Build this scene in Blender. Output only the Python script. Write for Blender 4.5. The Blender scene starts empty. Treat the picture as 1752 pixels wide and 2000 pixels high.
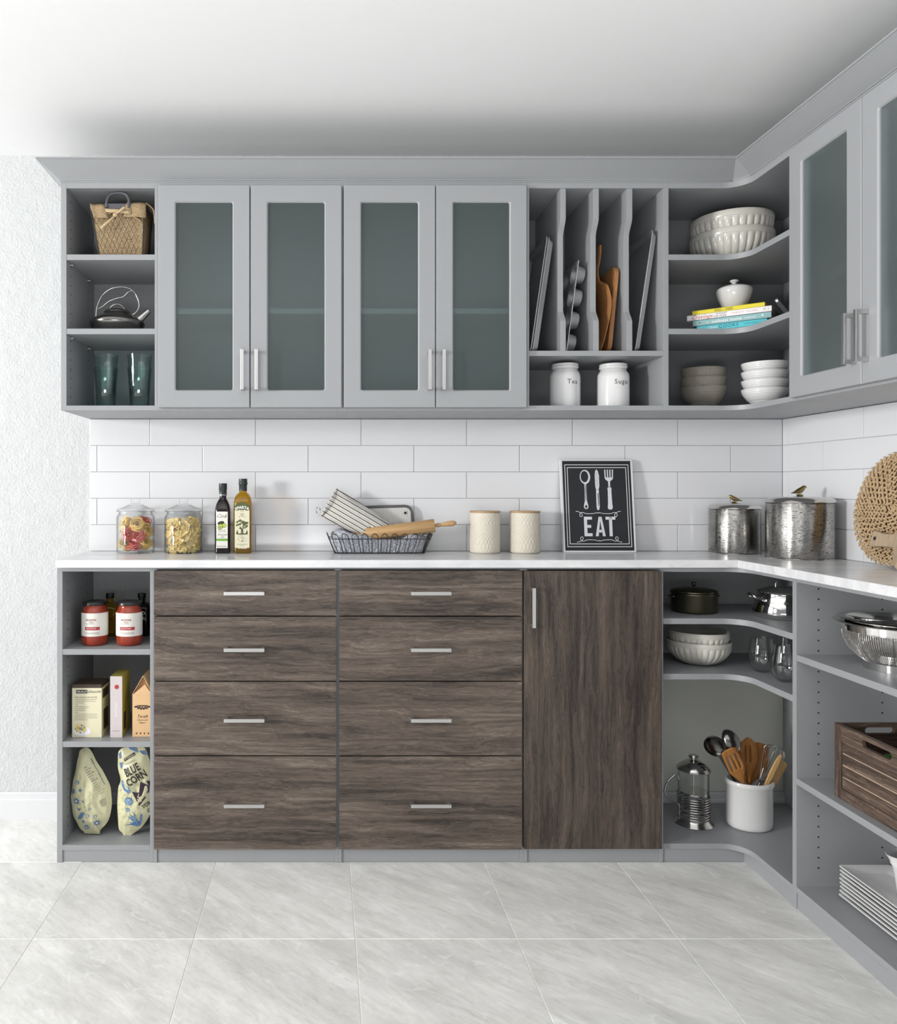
import bpy, bmesh, math, random
from mathutils import Vector, Matrix, Euler, noise

random.seed(7)
PI = math.pi
SC = bpy.context.scene
COL = SC.collection

# ------------------------------------------------------------------ camera, world, lights, exposure
EYE = 1.25                       # camera height
FPX = 1530.0                     # focal length for a 1752 x 2000 frame
PU, PV = 630.0, 956.0            # principal point of the (shifted) lens in that frame
cam = bpy.data.cameras.new('camera')
cam.sensor_fit = 'AUTO'
cam.sensor_width = 36.0
cam.lens = FPX / 2000.0 * 36.0
cam.shift_x = (876.0 - PU) / 2000.0
cam.shift_y = -(1000.0 - PV) / 2000.0
cam.clip_start = 0.02
camo = bpy.data.objects.new('camera', cam)
camo.location = (0, 0, EYE)
camo.rotation_euler = (PI / 2, 0, 0)
COL.objects.link(camo)
SC.camera = camo

world = bpy.data.worlds.new('world')
SC.world = world
world.use_nodes = True
world.node_tree.nodes['Background'].inputs[0].default_value = (0.93, 0.96, 1.0, 1)
world.node_tree.nodes['Background'].inputs[1].default_value = 0.36

def area(name, loc, target, sx, sy, power, color=(1, 1, 1)):
    l = bpy.data.lights.new(name, 'AREA')
    l.shape = 'RECTANGLE'
    l.size, l.size_y, l.energy, l.color = sx, sy, power, color
    o = bpy.data.objects.new(name, l)
    o.location = loc
    d = Vector(target) - Vector(loc)
    o.rotation_euler = d.to_track_quat('-Z', 'Y').to_euler()
    COL.objects.link(o)
    return o

area('key_softbox', (-8.0, -1.9, 1.85), (0.3, 2.8, 1.1), 1.1, 1.2, 545, (1.0, 0.985, 0.96))
area('added_side_fill', (-4.9, 1.7, 1.45), (1.5, 2.2, 1.45), 2.0, 1.7, 42, (0.97, 0.985, 1.0))  # unseen fill added to brighten the side-wall fronts; no window stands there
area('bounce_lamp', (-0.5, -0.56, 0.80), (-0.5, -0.46, 2.6), 1.5, 1.0, 56, (0.98, 0.99, 1.0))

SC.view_settings.view_transform = 'Standard'
SC.view_settings.look = 'None'
SC.view_settings.gamma = 1.0
SC.view_settings.use_curve_mapping = False
SC.view_settings.exposure = 0.0

# ------------------------------------------------------------------ measuring: photo pixels at a real depth -> metres
def X(u, y): return (u - PU) * y / FPX
def Z(v, y): return EYE - (v - PV) * y / FPX

# ------------------------------------------------------------------ mesh helpers
class MB:
    def __init__(self):
        self.v, self.f = [], []
    def add(self, vs, fs):
        n = len(self.v)
        self.v += [tuple(p) for p in vs]
        self.f += [tuple(i + n for i in f) for f in fs]
        return self
    def box(self, x0, x1, y0, y1, z0, z1):
        vs = [(x, y, z) for z in (z0, z1) for y in (y0, y1) for x in (x0, x1)]
        return self.add(vs, [(0, 2, 3, 1), (4, 5, 7, 6), (0, 1, 5, 4), (2, 6, 7, 3), (0, 4, 6, 2), (1, 3, 7, 5)])
    def lathe(self, prof, n=32, c=(0, 0, 0), sx=1, sy=1, mod=None):
        vs, fs, rows = [], [], []
        for i, (r, z) in enumerate(prof):
            if r < 1e-6:
                rows.append([len(vs)]); vs.append((c[0], c[1], c[2] + z))
            else:
                row = []
                for k in range(n):
                    t = 2 * PI * k / n
                    rr = r * (mod(t, i, z) if mod else 1)
                    row.append(len(vs)); vs.append((c[0] + rr * math.cos(t) * sx, c[1] + rr * math.sin(t) * sy, c[2] + z))
                rows.append(row)
        for a, b in zip(rows, rows[1:]):
            for k in range(n):
                k2 = (k + 1) % n
                if len(a) == 1 and len(b) == 1: continue
                if len(a) == 1: fs.append((a[0], b[k2], b[k]))
                elif len(b) == 1: fs.append((a[k], a[k2], b[0]))
                else: fs.append((a[k], a[k2], b[k2], b[k]))
        return self.add(vs, fs)
    def tube(self, pts, r, n=8, closed=False, flat=1.0):
        pts = [Vector(p) for p in pts]
        m = len(pts)
        rs = r if isinstance(r, (list, tuple)) else [r] * m
        vs, fs = [], []
        prev = None
        for i, p in enumerate(pts):
            a = pts[(i - 1) % m] if (closed or i > 0) else p
            b = pts[(i + 1) % m] if (closed or i < m - 1) else p
            t = (b - a)
            t = t.normalized() if t.length > 1e-9 else Vector((0, 0, 1))
            if prev is None:
                ref = Vector((0, 0, 1)) if abs(t.z) < 0.9 else Vector((1, 0, 0))
                nn = t.cross(ref).normalized()
            else:
                nn = (prev - t * prev.dot(t))
                nn = nn.normalized() if nn.length > 1e-9 else t.orthogonal().normalized()
            prev = nn
            bb = t.cross(nn)
            for k in range(n):
                a_ = 2 * PI * k / n
                vs.append(p + (nn * math.cos(a_) + bb * math.sin(a_) * flat) * rs[i])
        segs = m if closed else m - 1
        for i in range(segs):
            j = (i + 1) % m
            for k in range(n):
                k2 = (k + 1) % n
                fs.append((i * n + k, i * n + k2, j * n + k2, j * n + k))
        if not closed:
            fs.append(tuple(range(n - 1, -1, -1)))
            fs.append(tuple((m - 1) * n + k for k in range(n)))
        return self.add(vs, fs)
    def prism(self, poly, d0, d1, plane='xz'):
        def P(a, b, d):
            return {'xz': (a, d, b), 'xy': (a, b, d), 'yz': (d, a, b)}[plane]
        n = len(poly)
        vs = [P(a, b, d0) for a, b in poly] + [P(a, b, d1) for a, b in poly]
        fs = [tuple(range(n)), tuple(range(2 * n - 1, n - 1, -1))]
        fs += [(i, (i + 1) % n, n + (i + 1) % n, n + i) for i in range(n)]
        return self.add(vs, fs)
    def grid(self, fn, nu, nv, cu=False, cv=False):
        vs = [fn(i / (nu if cu else nu - 1), j / (nv if cv else nv - 1)) for i in range(nu) for j in range(nv)]
        fs = []
        for i in range(nu if cu else nu - 1):
            for j in range(nv if cv else nv - 1):
                i2, j2 = (i + 1) % nu, (j + 1) % nv
                fs.append((i * nv + j, i2 * nv + j, i2 * nv + j2, i * nv + j2))
        return self.add(vs, fs)
    def ball(self, c, r, n=12, m=8, mat=None):
        r = r if isinstance(r, (list, tuple)) else (r, r, r)
        vs, fs = [], []
        for i in range(m + 1):
            ph = PI * i / m
            for k in range(n):
                t = 2 * PI * k / n
                p = Vector((r[0] * math.sin(ph) * math.cos(t), r[1] * math.sin(ph) * math.sin(t), r[2] * math.cos(ph)))
                if mat is not None: p = mat @ p
                vs.append(Vector(c) + p)
        for i in range(m):
            for k in range(n):
                fs.append((i * n + k, (i + 1) * n + k, (i + 1) * n + (k + 1) % n, i * n + (k + 1) % n))
        return self.add(vs, fs)
    def map(self, fn):
        self.v = [tuple(fn(*p)) for p in self.v]
        return self
    def text(self, s, size, fn, align='CENTER', shear=0.0, bold=0.0, sx=1.0, spacing=1.0):
        vs, fs = text_shape(s, size, align, shear, bold, spacing)
        return self.add([fn(x * sx, y) for x, y in vs], fs)
    def flat(self, poly, fn):
        return self.add([fn(a, b) for a, b in poly], [tuple(range(len(poly)))])
    def strip(self, pts, w, fn, closed=False):
        """a printed line of width w through 2D points"""
        m = len(pts)
        L, R = [], []
        for i in range(m):
            a = pts[i - 1] if (i > 0 or closed) else pts[i]
            b = pts[(i + 1) % m] if (i < m - 1 or closed) else pts[i]
            dx, dy = b[0] - a[0], b[1] - a[1]
            l = math.hypot(dx, dy) or 1
            ww = (w[i] if isinstance(w, (list, tuple)) else w) / 2
            L.append((pts[i][0] - dy / l * ww, pts[i][1] + dx / l * ww))
            R.append((pts[i][0] + dy / l * ww, pts[i][1] - dx / l * ww))
        vs = [fn(*p) for p in L] + [fn(*p) for p in R]
        fs = [(i, (i + 1) % m, m + (i + 1) % m, m + i) for i in range(m if closed else m - 1)]
        return self.add(vs, fs)
    def mesh(self, name, smooth=35, flip=True):
        me = bpy.data.meshes.new(name)
        me.from_pydata(self.v, [], self.f)
        bm = bmesh.new(); bm.from_mesh(me)
        bmesh.ops.remove_doubles(bm, verts=bm.verts, dist=1e-6)
        if flip: bmesh.ops.recalc_face_normals(bm, faces=bm.faces)
        bm.to_mesh(me); bm.free()
        if smooth:
            me.polygons.foreach_set('use_smooth', [True] * len(me.polygons))
            me.set_sharp_from_angle(angle=math.radians(smooth))
        return me
    def obj(self, name, mat, parent=None, loc=(0, 0, 0), rot=(0, 0, 0), smooth=35, bevel=0, label=None, world=False, flip=True, subsurf=0, solid=0, wire=0):
        if world and parent is not None:
            o_ = wloc(parent)
            self.v = [(a - o_.x, b - o_.y, c - o_.z) for a, b, c in self.v]
        me = self.mesh(name, smooth, flip)
        me.materials.append(mat)
        o = bpy.data.objects.new(name, me)
        COL.objects.link(o)
        o.location, o.rotation_euler = loc, rot
        if parent is not None: o.parent = parent
        if solid:
            m = o.modifiers.new('solid', 'SOLIDIFY'); m.thickness = solid; m.offset = 0
        if wire:
            m = o.modifiers.new('wire', 'WIREFRAME'); m.thickness = wire; m.use_replace = True
        if bevel:
            m = o.modifiers.new('bevel', 'BEVEL'); m.width = bevel; m.segments = 2; m.limit_method = 'ANGLE'; m.angle_limit = math.radians(40)
        if subsurf:
            m = o.modifiers.new('sub', 'SUBSURF'); m.levels = subsurf; m.render_levels = subsurf
        if label: o['label'] = label
        return o

def wloc(o):
    p = Vector((0, 0, 0))
    while o is not None:
        p += o.location; o = o.parent
    return p

_txt = {}
def text_shape(s, size, align, shear, bold, spacing):
    k = (s, size, align, shear, bold, spacing)
    if k in _txt: return _txt[k]
    cu = bpy.data.curves.new('t', 'FONT')
    cu.body, cu.size, cu.align_x, cu.align_y = s, size, align, 'CENTER'
    cu.shear, cu.offset, cu.space_character = shear, bold * size, spacing
    cu.resolution_u = 2
    cu.fill_mode = 'BOTH'
    o = bpy.data.objects.new('t', cu)
    me = bpy.data.meshes.new_from_object(o)
    vs = [(p.co.x, p.co.y) for p in me.vertices]
    fs = [tuple(p.vertices) for p in me.polygons]
    bpy.data.objects.remove(o); bpy.data.curves.remove(cu); bpy.data.meshes.remove(me)
    _txt[k] = (vs, fs)
    return vs, fs

def thing(name, label, cat, loc=(0, 0, 0), rot=(0, 0, 0), group=None):
    o = bpy.data.objects.new(name, None)
    COL.objects.link(o)
    o.empty_display_size = 0.05
    o.location, o.rotation_euler = loc, rot
    o['label'], o['category'] = label, cat
    if group: o['group'] = group
    return o

def tag(o, label, cat, group=None):
    o['label'], o['category'] = label, cat
    if group: o['group'] = group
    return o

def dup(root, loc, rot=None, label=None, group=None):
    r = root.copy(); COL.objects.link(r)
    r.location = loc
    if rot is not None: r.rotation_euler = rot
    if label: r['label'] = label
    if group: r['group'] = group
    for ch in list(root.children):
        c = ch.copy(); COL.objects.link(c); c.parent = r
        for g in list(ch.children):
            d = g.copy(); COL.objects.link(d); d.parent = c
    return r

def structure(o):
    o['kind'] = 'structure'
    return o

def arc(cx, cy, r, a0, a1, n):
    return [(cx + r * math.cos(a0 + (a1 - a0) * i / n), cy + r * math.sin(a0 + (a1 - a0) * i / n)) for i in range(n + 1)]
def ellipse(cx, cy, a, b, n=20, rot=0):
    return [(cx + a * math.cos(t) * math.cos(rot) - b * math.sin(t) * math.sin(rot), cy + a * math.cos(t) * math.sin(rot) + b * math.sin(t) * math.cos(rot)) for t in [2 * PI * i / n for i in range(n)]]
def star(cx, cy, n, r1, r2, rot=0):
    return [(cx + (r1 if i % 2 == 0 else r2) * math.cos(rot + PI * i / n), cy + (r1 if i % 2 == 0 else r2) * math.sin(rot + PI * i / n)) for i in range(2 * n)]
def spline(pts, per=6):
    """Catmull-Rom through points of any dimension"""
    out = []
    n = len(pts)
    for i in range(n - 1):
        p0, p1, p2, p3 = pts[max(i - 1, 0)], pts[i], pts[i + 1], pts[min(i + 2, n - 1)]
        for k in range(per):
            t = k / per
            out.append(tuple(0.5 * (2 * b + (c - a) * t + (2 * a - 5 * b + 4 * c - d) * t * t + (-a + 3 * b - 3 * c + d) * t ** 3) for a, b, c, d in zip(p0, p1, p2, p3)))
    out.append(tuple(pts[-1]))
    return out
def smoothstep(a, b, x):
    t = max(0, min(1, (x - a) / (b - a)))
    return t * t * (3 - 2 * t)

# ------------------------------------------------------------------ materials
def lin(c):
    c = c / 255.0
    return c / 12.92 if c <= 0.04045 else ((c + 0.055) / 1.055) ** 2.4
def rgb(r, g, b): return (lin(r), lin(g), lin(b), 1)

class NT:
    def __init__(self, name):
        self.m = bpy.data.materials.new(name)
        self.m.use_nodes = True
        self.t = self.m.node_tree
        self.t.nodes.clear()
        self.out = self.t.nodes.new('ShaderNodeOutputMaterial')
    def n(self, typ, ins=None, **props):
        nd = self.t.nodes.new('ShaderNode' + typ)
        for k, v in props.items(): setattr(nd, k, v)
        for k, v in (ins or {}).items():
            s = nd.inputs[k]
            if isinstance(v, bpy.types.NodeSocket): self.t.links.new(v, s)
            else: s.default_value = v
        return nd
    def ramp(self, fac, stops, interp='LINEAR'):
        r = self.t.nodes.new('ShaderNodeValToRGB')
        r.color_ramp.interpolation = interp
        el = r.color_ramp.elements
        while len(el) < len(stops): el.new(0.5)
        for e, (p, c) in zip(el, stops): e.position, e.color = p, c
        self.t.links.new(fac, r.inputs[0])
        return r.outputs[0]
    def coords(self, scale=(1, 1, 1), rot=(0, 0, 0), rand=0.0):
        c = self.n('TexCoord').outputs['Object']
        if rand:
            oi = self.n('ObjectInfo').outputs['Random']
            mu = self.n('Math', {0: oi, 1: rand}, operation='MULTIPLY').outputs[0]
            cb = self.n('CombineXYZ', {0: mu, 1: mu, 2: mu}).outputs[0]
            c = self.n('VectorMath', {0: c, 1: cb}, operation='ADD').outputs[0]
        return self.n('Mapping', {'Vector': c, 'Scale': scale, 'Rotation': rot}).outputs[0]
    def noise(self, vec, scale, detail=3, rough=0.5, dist=0.0):
        return self.n('TexNoise', {'Vector': vec, 'Scale': scale, 'Detail': detail, 'Roughness': rough, 'Distortion': dist}).outputs['Fac']
    def mix(self, fac, a, b, mode='MIX'):
        m = self.n('Mix', data_type='RGBA', blend_type=mode)
        for idx, v in ((0, fac), (6, a), (7, b)):
            if isinstance(v, bpy.types.NodeSocket): self.t.links.new(v, m.inputs[idx])
            else: m.inputs[idx].default_value = v
        return m.outputs[2]
    def bump(self, h, strength=0.2, dist=0.001):
        return self.n('Bump', {'Height': h, 'Strength': strength, 'Distance': dist}).outputs[0]
    def bsdf(self, **kw):
        ins = {k.replace('_', ' '): v for k, v in kw.items()}
        b = self.n('BsdfPrincipled', ins)
        return b.outputs[0]
    def done(self, shader):
        self.t.links.new(shader, self.out.inputs[0])
        return self.m

def plain(name, c, rough=0.5, metal=0.0, var=0.06, scale=30, bump=0.0, bscale=200, coat=0.0):
    t = NT(name)
    v = t.coords()
    f = t.noise(v, scale, 3)
    a = tuple(x * (1 - var) for x in c[:3]) + (1,)
    b = tuple(min(1, x * (1 + var)) for x in c[:3]) + (1,)
    kw = dict(Base_Color=t.mix(f, a, b), Roughness=rough, Metallic=metal)
    if coat: kw['Coat_Weight'] = coat; kw['Coat_Roughness'] = 0.05
    if bump: kw['Normal'] = t.bump(t.noise(v, bscale, 2), bump)
    return t.done(t.bsdf(**kw))

def glass(name, tint=(1, 1, 1, 1), rough=0.0, refl=1.0, body=0.0, body_c=(1, 1, 1, 1), edge=0.62):
    """clear glass: tinted transparency with a Fresnel reflection"""
    t = NT(name)
    fc = t.n('LayerWeight', {'Blend': 0.5}).outputs['Facing']
    col = t.ramp(fc, [(0.55, tint), (0.97, tuple(x * edge for x in tint[:3]) + (1,))])
    tr = t.n('BsdfTransparent', {'Color': col}).outputs[0]
    if body:
        d = t.n('BsdfDiffuse', {'Color': body_c}).outputs[0]
        tr = t.n('MixShader', {0: body, 1: tr, 2: d}).outputs[0]
    gl = t.n('BsdfGlossy', {'Color': (1, 1, 1, 1), 'Roughness': rough + 0.01}).outputs[0]
    bf = t.n('NewGeometry').outputs['Backfacing']
    ior = t.n('MapRange', {'Value': bf, 3: 1.5, 4: 1 / 1.5}).outputs[0]
    fr = t.n('Fresnel', {'IOR': ior}).outputs[0]
    fr = t.n('Math', {0: fr, 1: refl}, operation='MULTIPLY').outputs[0]
    return t.done(t.n('MixShader', {0: fr, 1: tr, 2: gl}).outputs[0])

def mat_cabinet():
    t = NT('grey_melamine')
    v = t.coords((1, 1, 1), rand=3)
    f = t.noise(v, 900, 2)
    c = t.mix(f, rgb(147, 149, 152), rgb(158, 160, 163))
    return t.done(t.bsdf(Base_Color=c, Roughness=0.42, Normal=t.bump(t.noise(v, 700, 2), 0.06, 0.0005)))

def mat_frost():
    t = NT('frosted_glass')
    tr = t.n('BsdfTransparent', {'Color': (0.76, 0.82, 0.82, 1)}).outputs[0]
    rf = t.n('BsdfRefraction', {'Color': (0.80, 0.90, 0.90, 1), 'Roughness': 0.28, 'IOR': 1.12}).outputs[0]
    v = t.coords()
    di = t.n('BsdfDiffuse', {'Color': (0.22, 0.255, 0.255, 1), 'Normal': t.bump(t.noise(v, 500, 2), 0.1, 0.0004)}).outputs[0]
    a = t.n('MixShader', {0: 0.28, 1: tr, 2: rf}).outputs[0]
    b = t.n('MixShader', {0: 0.17, 1: a, 2: di}).outputs[0]
    gl = t.n('BsdfGlossy', {'Color': (1, 1, 1, 1), 'Roughness': 0.22}).outputs[0]
    fr = t.n('Fresnel', {'IOR': 1.35}).outputs[0]
    return t.done(t.n('MixShader', {0: fr, 1: b, 2: gl}).outputs[0])

def mat_wood(name, axis, cols, rand=37.0, s_long=0.9, s_across=14, rough=0.5, fibre=0.5, bump=0.12):
    """plank wood, grain along the given axis"""
    t = NT(name)
    def sc(l, a): return {'X': (l, a, a), 'Y': (a, l, a), 'Z': (a, a, l)}[axis]
    v = t.coords((1, 1, 1), rand=rand)
    mp = lambda l, a, src: t.n('Mapping', {'Vector': src, 'Scale': sc(l, a)}).outputs[0]
    w = t.noise(mp(2.2, 7, v), 1.0, 3, 0.55)
    w = t.n('Math', {0: w, 1: 0.5}, operation='SUBTRACT').outputs[0]
    w = t.n('Math', {0: w, 1: 0.085}, operation='MULTIPLY').outputs[0]
    w2 = t.n('VectorMath', {0: v, 1: t.n('CombineXYZ', {0: w, 1: w, 2: w}).outputs[0]}, operation='ADD').outputs[0]
    band = t.noise(mp(s_long, s_across, w2), 1.5, 5, 0.6, 0.2)
    ring = t.noise(mp(s_long * 2.2, s_across * 7, w2), 1.0, 5, 0.65, 0.2)
    fib = t.noise(mp(14, 620, w2), 1.0, 3, 0.65)
    pore = t.noise(mp(9, 300, v), 1.0, 2, 0.5)
    mul = lambda x, k: t.n('Math', {0: x, 1: k}, operation='MULTIPLY').outputs[0]
    add = lambda x, y: t.n('Math', {0: x, 1: y}, operation='ADD').outputs[0]
    tot = 0.8 + 0.8 + fibre
    h = mul(add(add(mul(band, 0.8), mul(ring, 0.8)), mul(fib, fibre)), 1 / tot)
    n = len(cols)
    c = t.ramp(h, [(0.385 + 0.23 * i / (n - 1), cols[i]) for i in range(n)])
    dk = t.ramp(pore, [(0.30, (0.62, 0.60, 0.58, 1)), (0.40, (1, 1, 1, 1))])
    c = t.mix(0.6, c, dk, 'MULTIPLY')
    return t.done(t.bsdf(Base_Color=c, Roughness=rough, Normal=t.bump(h, bump, 0.002)))

def mat_floor():
    t = NT('stone_floor_tile')
    v = t.coords((1, 1, 1), rand=29)
    R = (0, 0, math.radians(44))
    vr = t.n('Mapping', {'Vector': v, 'Rotation': R}).outputs[0]
    mp = lambda sc: t.n('Mapping', {'Vector': vr, 'Scale': sc}).outputs[0]
    a = t.noise(mp((1.6, 5.0, 1)), 1.9, 8, 0.62, 0.5)
    b = t.noise(mp((9, 42, 1)), 1.0, 6, 0.72, 0.7)
    g_ = t.noise(mp((26, 110, 1)), 1.0, 4, 0.7, 0.4)
    bl = t.noise(mp((6, 9, 1)), 1.6, 6, 0.72, 1.5)
    c = t.ramp(a, [(0.30, rgb(212, 211, 208)), (0.45, rgb(226, 225, 222)), (0.58, rgb(238, 237, 234)), (0.72, rgb(251, 250, 248))])
    c = t.mix(0.85, c, t.ramp(b, [(0.28, (0.80, 0.79, 0.77, 1)), (0.45, (0.97, 0.97, 0.97, 1)), (0.58, (1.0, 1.0, 1.0, 1)), (0.74, (1.14, 1.14, 1.14, 1))]), 'MULTIPLY')
    c = t.mix(0.7, c, t.ramp(g_, [(0.30, (0.86, 0.86, 0.85, 1)), (0.5, (1, 1, 1, 1)), (0.75, (1.06, 1.06, 1.06, 1))]), 'MULTIPLY')
    c = t.mix(t.ramp(bl, [(0.57, (0, 0, 0, 1)), (0.66, (0.55, 0.55, 0.55, 1))]), c, rgb(250, 250, 249))
    return t.done(t.bsdf(Base_Color=c, Roughness=0.32, Normal=t.bump(b, 0.04, 0.001)))

def mat_marble():
    t = NT('marble_worktop')
    v = t.coords()
    a = t.noise(t.n('Mapping', {'Vector': v, 'Scale': (2, 7, 5), 'Rotation': (0, 0, 0.5)}).outputs[0], 2.2, 7, 0.62, 0.8)
    b = t.noise(t.n('Mapping', {'Vector': v, 'Scale': (9, 22, 14), 'Rotation': (0, 0.4, 0.7)}).outputs[0], 2.0, 5, 0.7, 2.0)
    c = t.ramp(a, [(0.35, rgb(206, 207, 210)), (0.6, rgb(228, 228, 230))])
    vein = t.ramp(b, [(0.30, (0.66, 0.66, 0.68, 1)), (0.37, (1, 1, 1, 1))])
    c = t.mix(0.6, c, vein, 'MULTIPLY')
    return t.done(t.bsdf(Base_Color=c, Roughness=0.22))

def mat_stucco():
    t = NT('white_stucco')
    v = t.coords()
    n1 = t.noise(v, 105, 3, 0.55)
    n2 = t.noise(v, 28, 2, 0.5)
    h = t.n('Math', {0: n1, 1: n2}, operation='ADD').outputs[0]
    c = t.mix(n2, rgb(196, 198, 199), rgb(206, 208, 209))
    return t.done(t.bsdf(Base_Color=c, Roughness=0.75, Normal=t.bump(h, 0.45, 0.008)))

def mat_hammered():
    t = NT('chased_steel')
    v = t.coords()
    n1 = t.noise(t.n('Mapping', {'Vector': v, 'Scale': (85, 85, 520)}).outputs[0], 1.0, 2, 0.55, 0.3)
    n2 = t.noise(t.n('Mapping', {'Vector': v, 'Scale': (40, 40, 60)}).outputs[0], 1.0, 2)
    k = t.ramp(n1, [(0.34, (0, 0, 0, 1)), (0.43, (1, 1, 1, 1))])
    c = t.mix(k, rgb(48, 46, 44), t.mix(n2, rgb(140, 138, 135), rgb(176, 174, 170)))
    return t.done(t.bsdf(Base_Color=c, Metallic=1.0, Roughness=0.17, Normal=t.bump(n1, 0.30, 0.0016)))

def mat_stripes(name, axis, period, base, dark, duty=0.2, second=None, quilt=True):
    t = NT(name)
    c = t.n('TexCoord').outputs['Object']
    sx = t.n('SeparateXYZ', {0: c}).outputs['XYZ'.index(axis)]
    m = t.n('Math', {0: sx, 1: 1.0 / period}, operation='MULTIPLY').outputs[0]
    fr = t.n('Math', {0: m}, operation='FRACT').outputs[0]
    k = t.ramp(fr, [(0.0, dark), (duty, dark), (duty + 0.03, base), (0.5, base)] + ([(0.53, second), (0.58, second), (0.61, base), (1.0, base)] if second else []))
    w = t.noise(c, 900, 2)
    return t.done(t.bsdf(Base_Color=t.mix(t.n('Math', {0: w, 1: 0.25}, operation='MULTIPLY').outputs[0], k, (0.3, 0.3, 0.3, 1)), Roughness=0.9, Normal=t.bump(w, 0.4, 0.0006)))

def mat_weave(name, a, b, scale=700, rough=0.9, strength=0.6):
    t = NT(name)
    v = t.coords()
    n1 = t.noise(t.n('Mapping', {'Vector': v, 'Scale': (0.35, 1, 1)}).outputs[0], scale, 2, 0.7)
    n2 = t.noise(t.n('Mapping', {'Vector': v, 'Scale': (1, 1, 0.35)}).outputs[0], scale, 2, 0.7)
    h = t.n('Math', {0: n1, 1: n2}, operation='MULTIPLY').outputs[0]
    return t.done(t.bsdf(Base_Color=t.ramp(h, [(0.15, a), (0.36, b)]), Roughness=rough, Normal=t.bump(h, strength, 0.0012)))

def mat_crosshatch():
    t = NT('crosshatched_glaze')
    c = t.n('TexCoord').outputs['Object']
    s = t.n('SeparateXYZ', {0: c})
    ang = t.n('Math', {0: s.outputs[1], 1: s.outputs[0]}, operation='ARCTAN2').outputs[0]
    nz = t.noise(c, 60, 2)
    a = t.n('Math', {0: ang, 1: 22.0}, operation='MULTIPLY').outputs[0]
    z = t.n('Math', {0: s.outputs[2], 1: 270.0}, operation='MULTIPLY').outputs[0]
    a = t.n('Math', {0: t.n('Math', {0: a, 1: t.n('Math', {0: nz, 1: 1.3}, operation='MULTIPLY').outputs[0]}, operation='ADD').outputs[0]}, operation='FRACT').outputs[0]
    z = t.n('Math', {0: t.n('Math', {0: z, 1: nz}, operation='ADD').outputs[0]}, operation='FRACT').outputs[0]
    la = t.ramp(a, [(0.0, (1, 1, 1, 1)), (0.26, (1, 1, 1, 1)), (0.32, (0, 0, 0, 1))])
    lz = t.ramp(z, [(0.0, (1, 1, 1, 1)), (0.30, (1, 1, 1, 1)), (0.36, (0, 0, 0, 1))])
    k = t.mix(1.0, la, lz, 'LIGHTEN')
    col = t.mix(k, rgb(40, 38, 37), rgb(186, 178, 165))
    return t.done(t.bsdf(Base_Color=col, Roughness=0.4))

M = {}
M['cab'] = mat_cabinet()
M['frost'] = mat_frost()
DW = [rgb(38, 32, 29), rgb(63, 54, 48), rgb(88, 77, 69), rgb(106, 94, 85), rgb(130, 118, 107)]
M['woodx'] = mat_wood('dark_oak_across', 'X', DW, fibre=0.7, s_across=11)
M['woodz_dim'] = mat_wood('dark_oak_upright_dimmed', 'Z', [rgb(33, 28, 25), rgb(52, 44, 39), rgb(73, 63, 56), rgb(90, 78, 69), rgb(108, 96, 86)], fibre=0.7, s_across=11)  # same oak darkened; falloff of light along the run is put into colour
M['floor'] = mat_floor()
M['grout'] = plain('floor_grout', rgb(240, 239, 236), 0.8)
M['wgrout'] = plain('wall_grout', rgb(205, 206, 208), 0.8)
M['tile'] = plain('white_gloss_tile', rgb(222, 223, 226), 0.12, var=0.015, scale=3, bump=0.03, bscale=12)
M['marble'] = mat_marble()
M['stucco'] = mat_stucco()
M['ceil'] = plain('ceiling_paint', rgb(247, 247, 247), 0.85, var=0.01)
M['trim'] = plain('white_trim_paint', rgb(218, 219, 221), 0.45, var=0.01)
M['wall_brightener'] = plain('pale_wall_brightening', rgb(226, 228, 220), 0.8, var=0.03, scale=6, bump=0.15, bscale=60)  # pale tone standing in for missing light on the corner wall
M['nickel'] = plain('brushed_nickel', rgb(205, 204, 203), 0.34, 1.0, var=0.04, scale=300)
M['dark'] = plain('dark_recess', rgb(28, 28, 28), 0.8)
M['steel'] = plain('polished_steel', rgb(200, 198, 195), 0.13, 1.0, var=0.03)
M['chrome'] = plain('chrome', rgb(215, 214, 212), 0.06, 1.0, var=0.02)
M['kettle'] = plain('dark_brushed_steel', rgb(128, 126, 124), 0.2, 1.0, var=0.05, scale=80)
M['pan'] = plain('dull_aluminium', rgb(186, 187, 188), 0.38, 0.75, var=0.06, scale=60)
M['pewter'] = plain('antique_bronze_metal', rgb(112, 108, 90), 0.3, 1.0, var=0.1, scale=40)
M['hammer'] = mat_hammered()
M['brass'] = plain('aged_brass', rgb(140, 125, 80), 0.32, 1.0, var=0.1, scale=150)
M['white'] = plain('white_glazed_ceramic', rgb(226, 226, 226), 0.14, var=0.015, scale=8)
M['cream'] = plain('cream_glazed_ceramic', rgb(216, 213, 204), 0.2, var=0.03, scale=20)
M['ivory'] = plain('ivory_stoneware', rgb(210, 203, 188), 0.55, var=0.06, scale=60)
M['cross'] = mat_crosshatch()
M['greyglaze'] = plain('grey_glaze', rgb(150, 150, 148), 0.35, var=0.05)
M['clay'] = plain('bare_clay', rgb(170, 145, 112), 0.7)
M['clear'] = glass('clear_glass', (0.975, 0.98, 0.98, 1), refl=0.75, edge=0.5)
M['thinclear'] = glass('thin_clear_glass', (0.985, 0.99, 0.99, 1))
M['teal'] = glass('teal_glass', (0.85, 0.94, 0.925, 1), refl=1.4)
M['amber'] = glass('olive_oil_glass', (0.80, 0.58, 0.07, 1), body=0.22, body_c=(0.36, 0.22, 0.012, 1))
M['darkglass'] = plain('near_black_glass', rgb(30, 22, 22), 0.08, var=0.02)
M['black'] = plain('black_plastic', rgb(24, 25, 26), 0.3)
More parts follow.
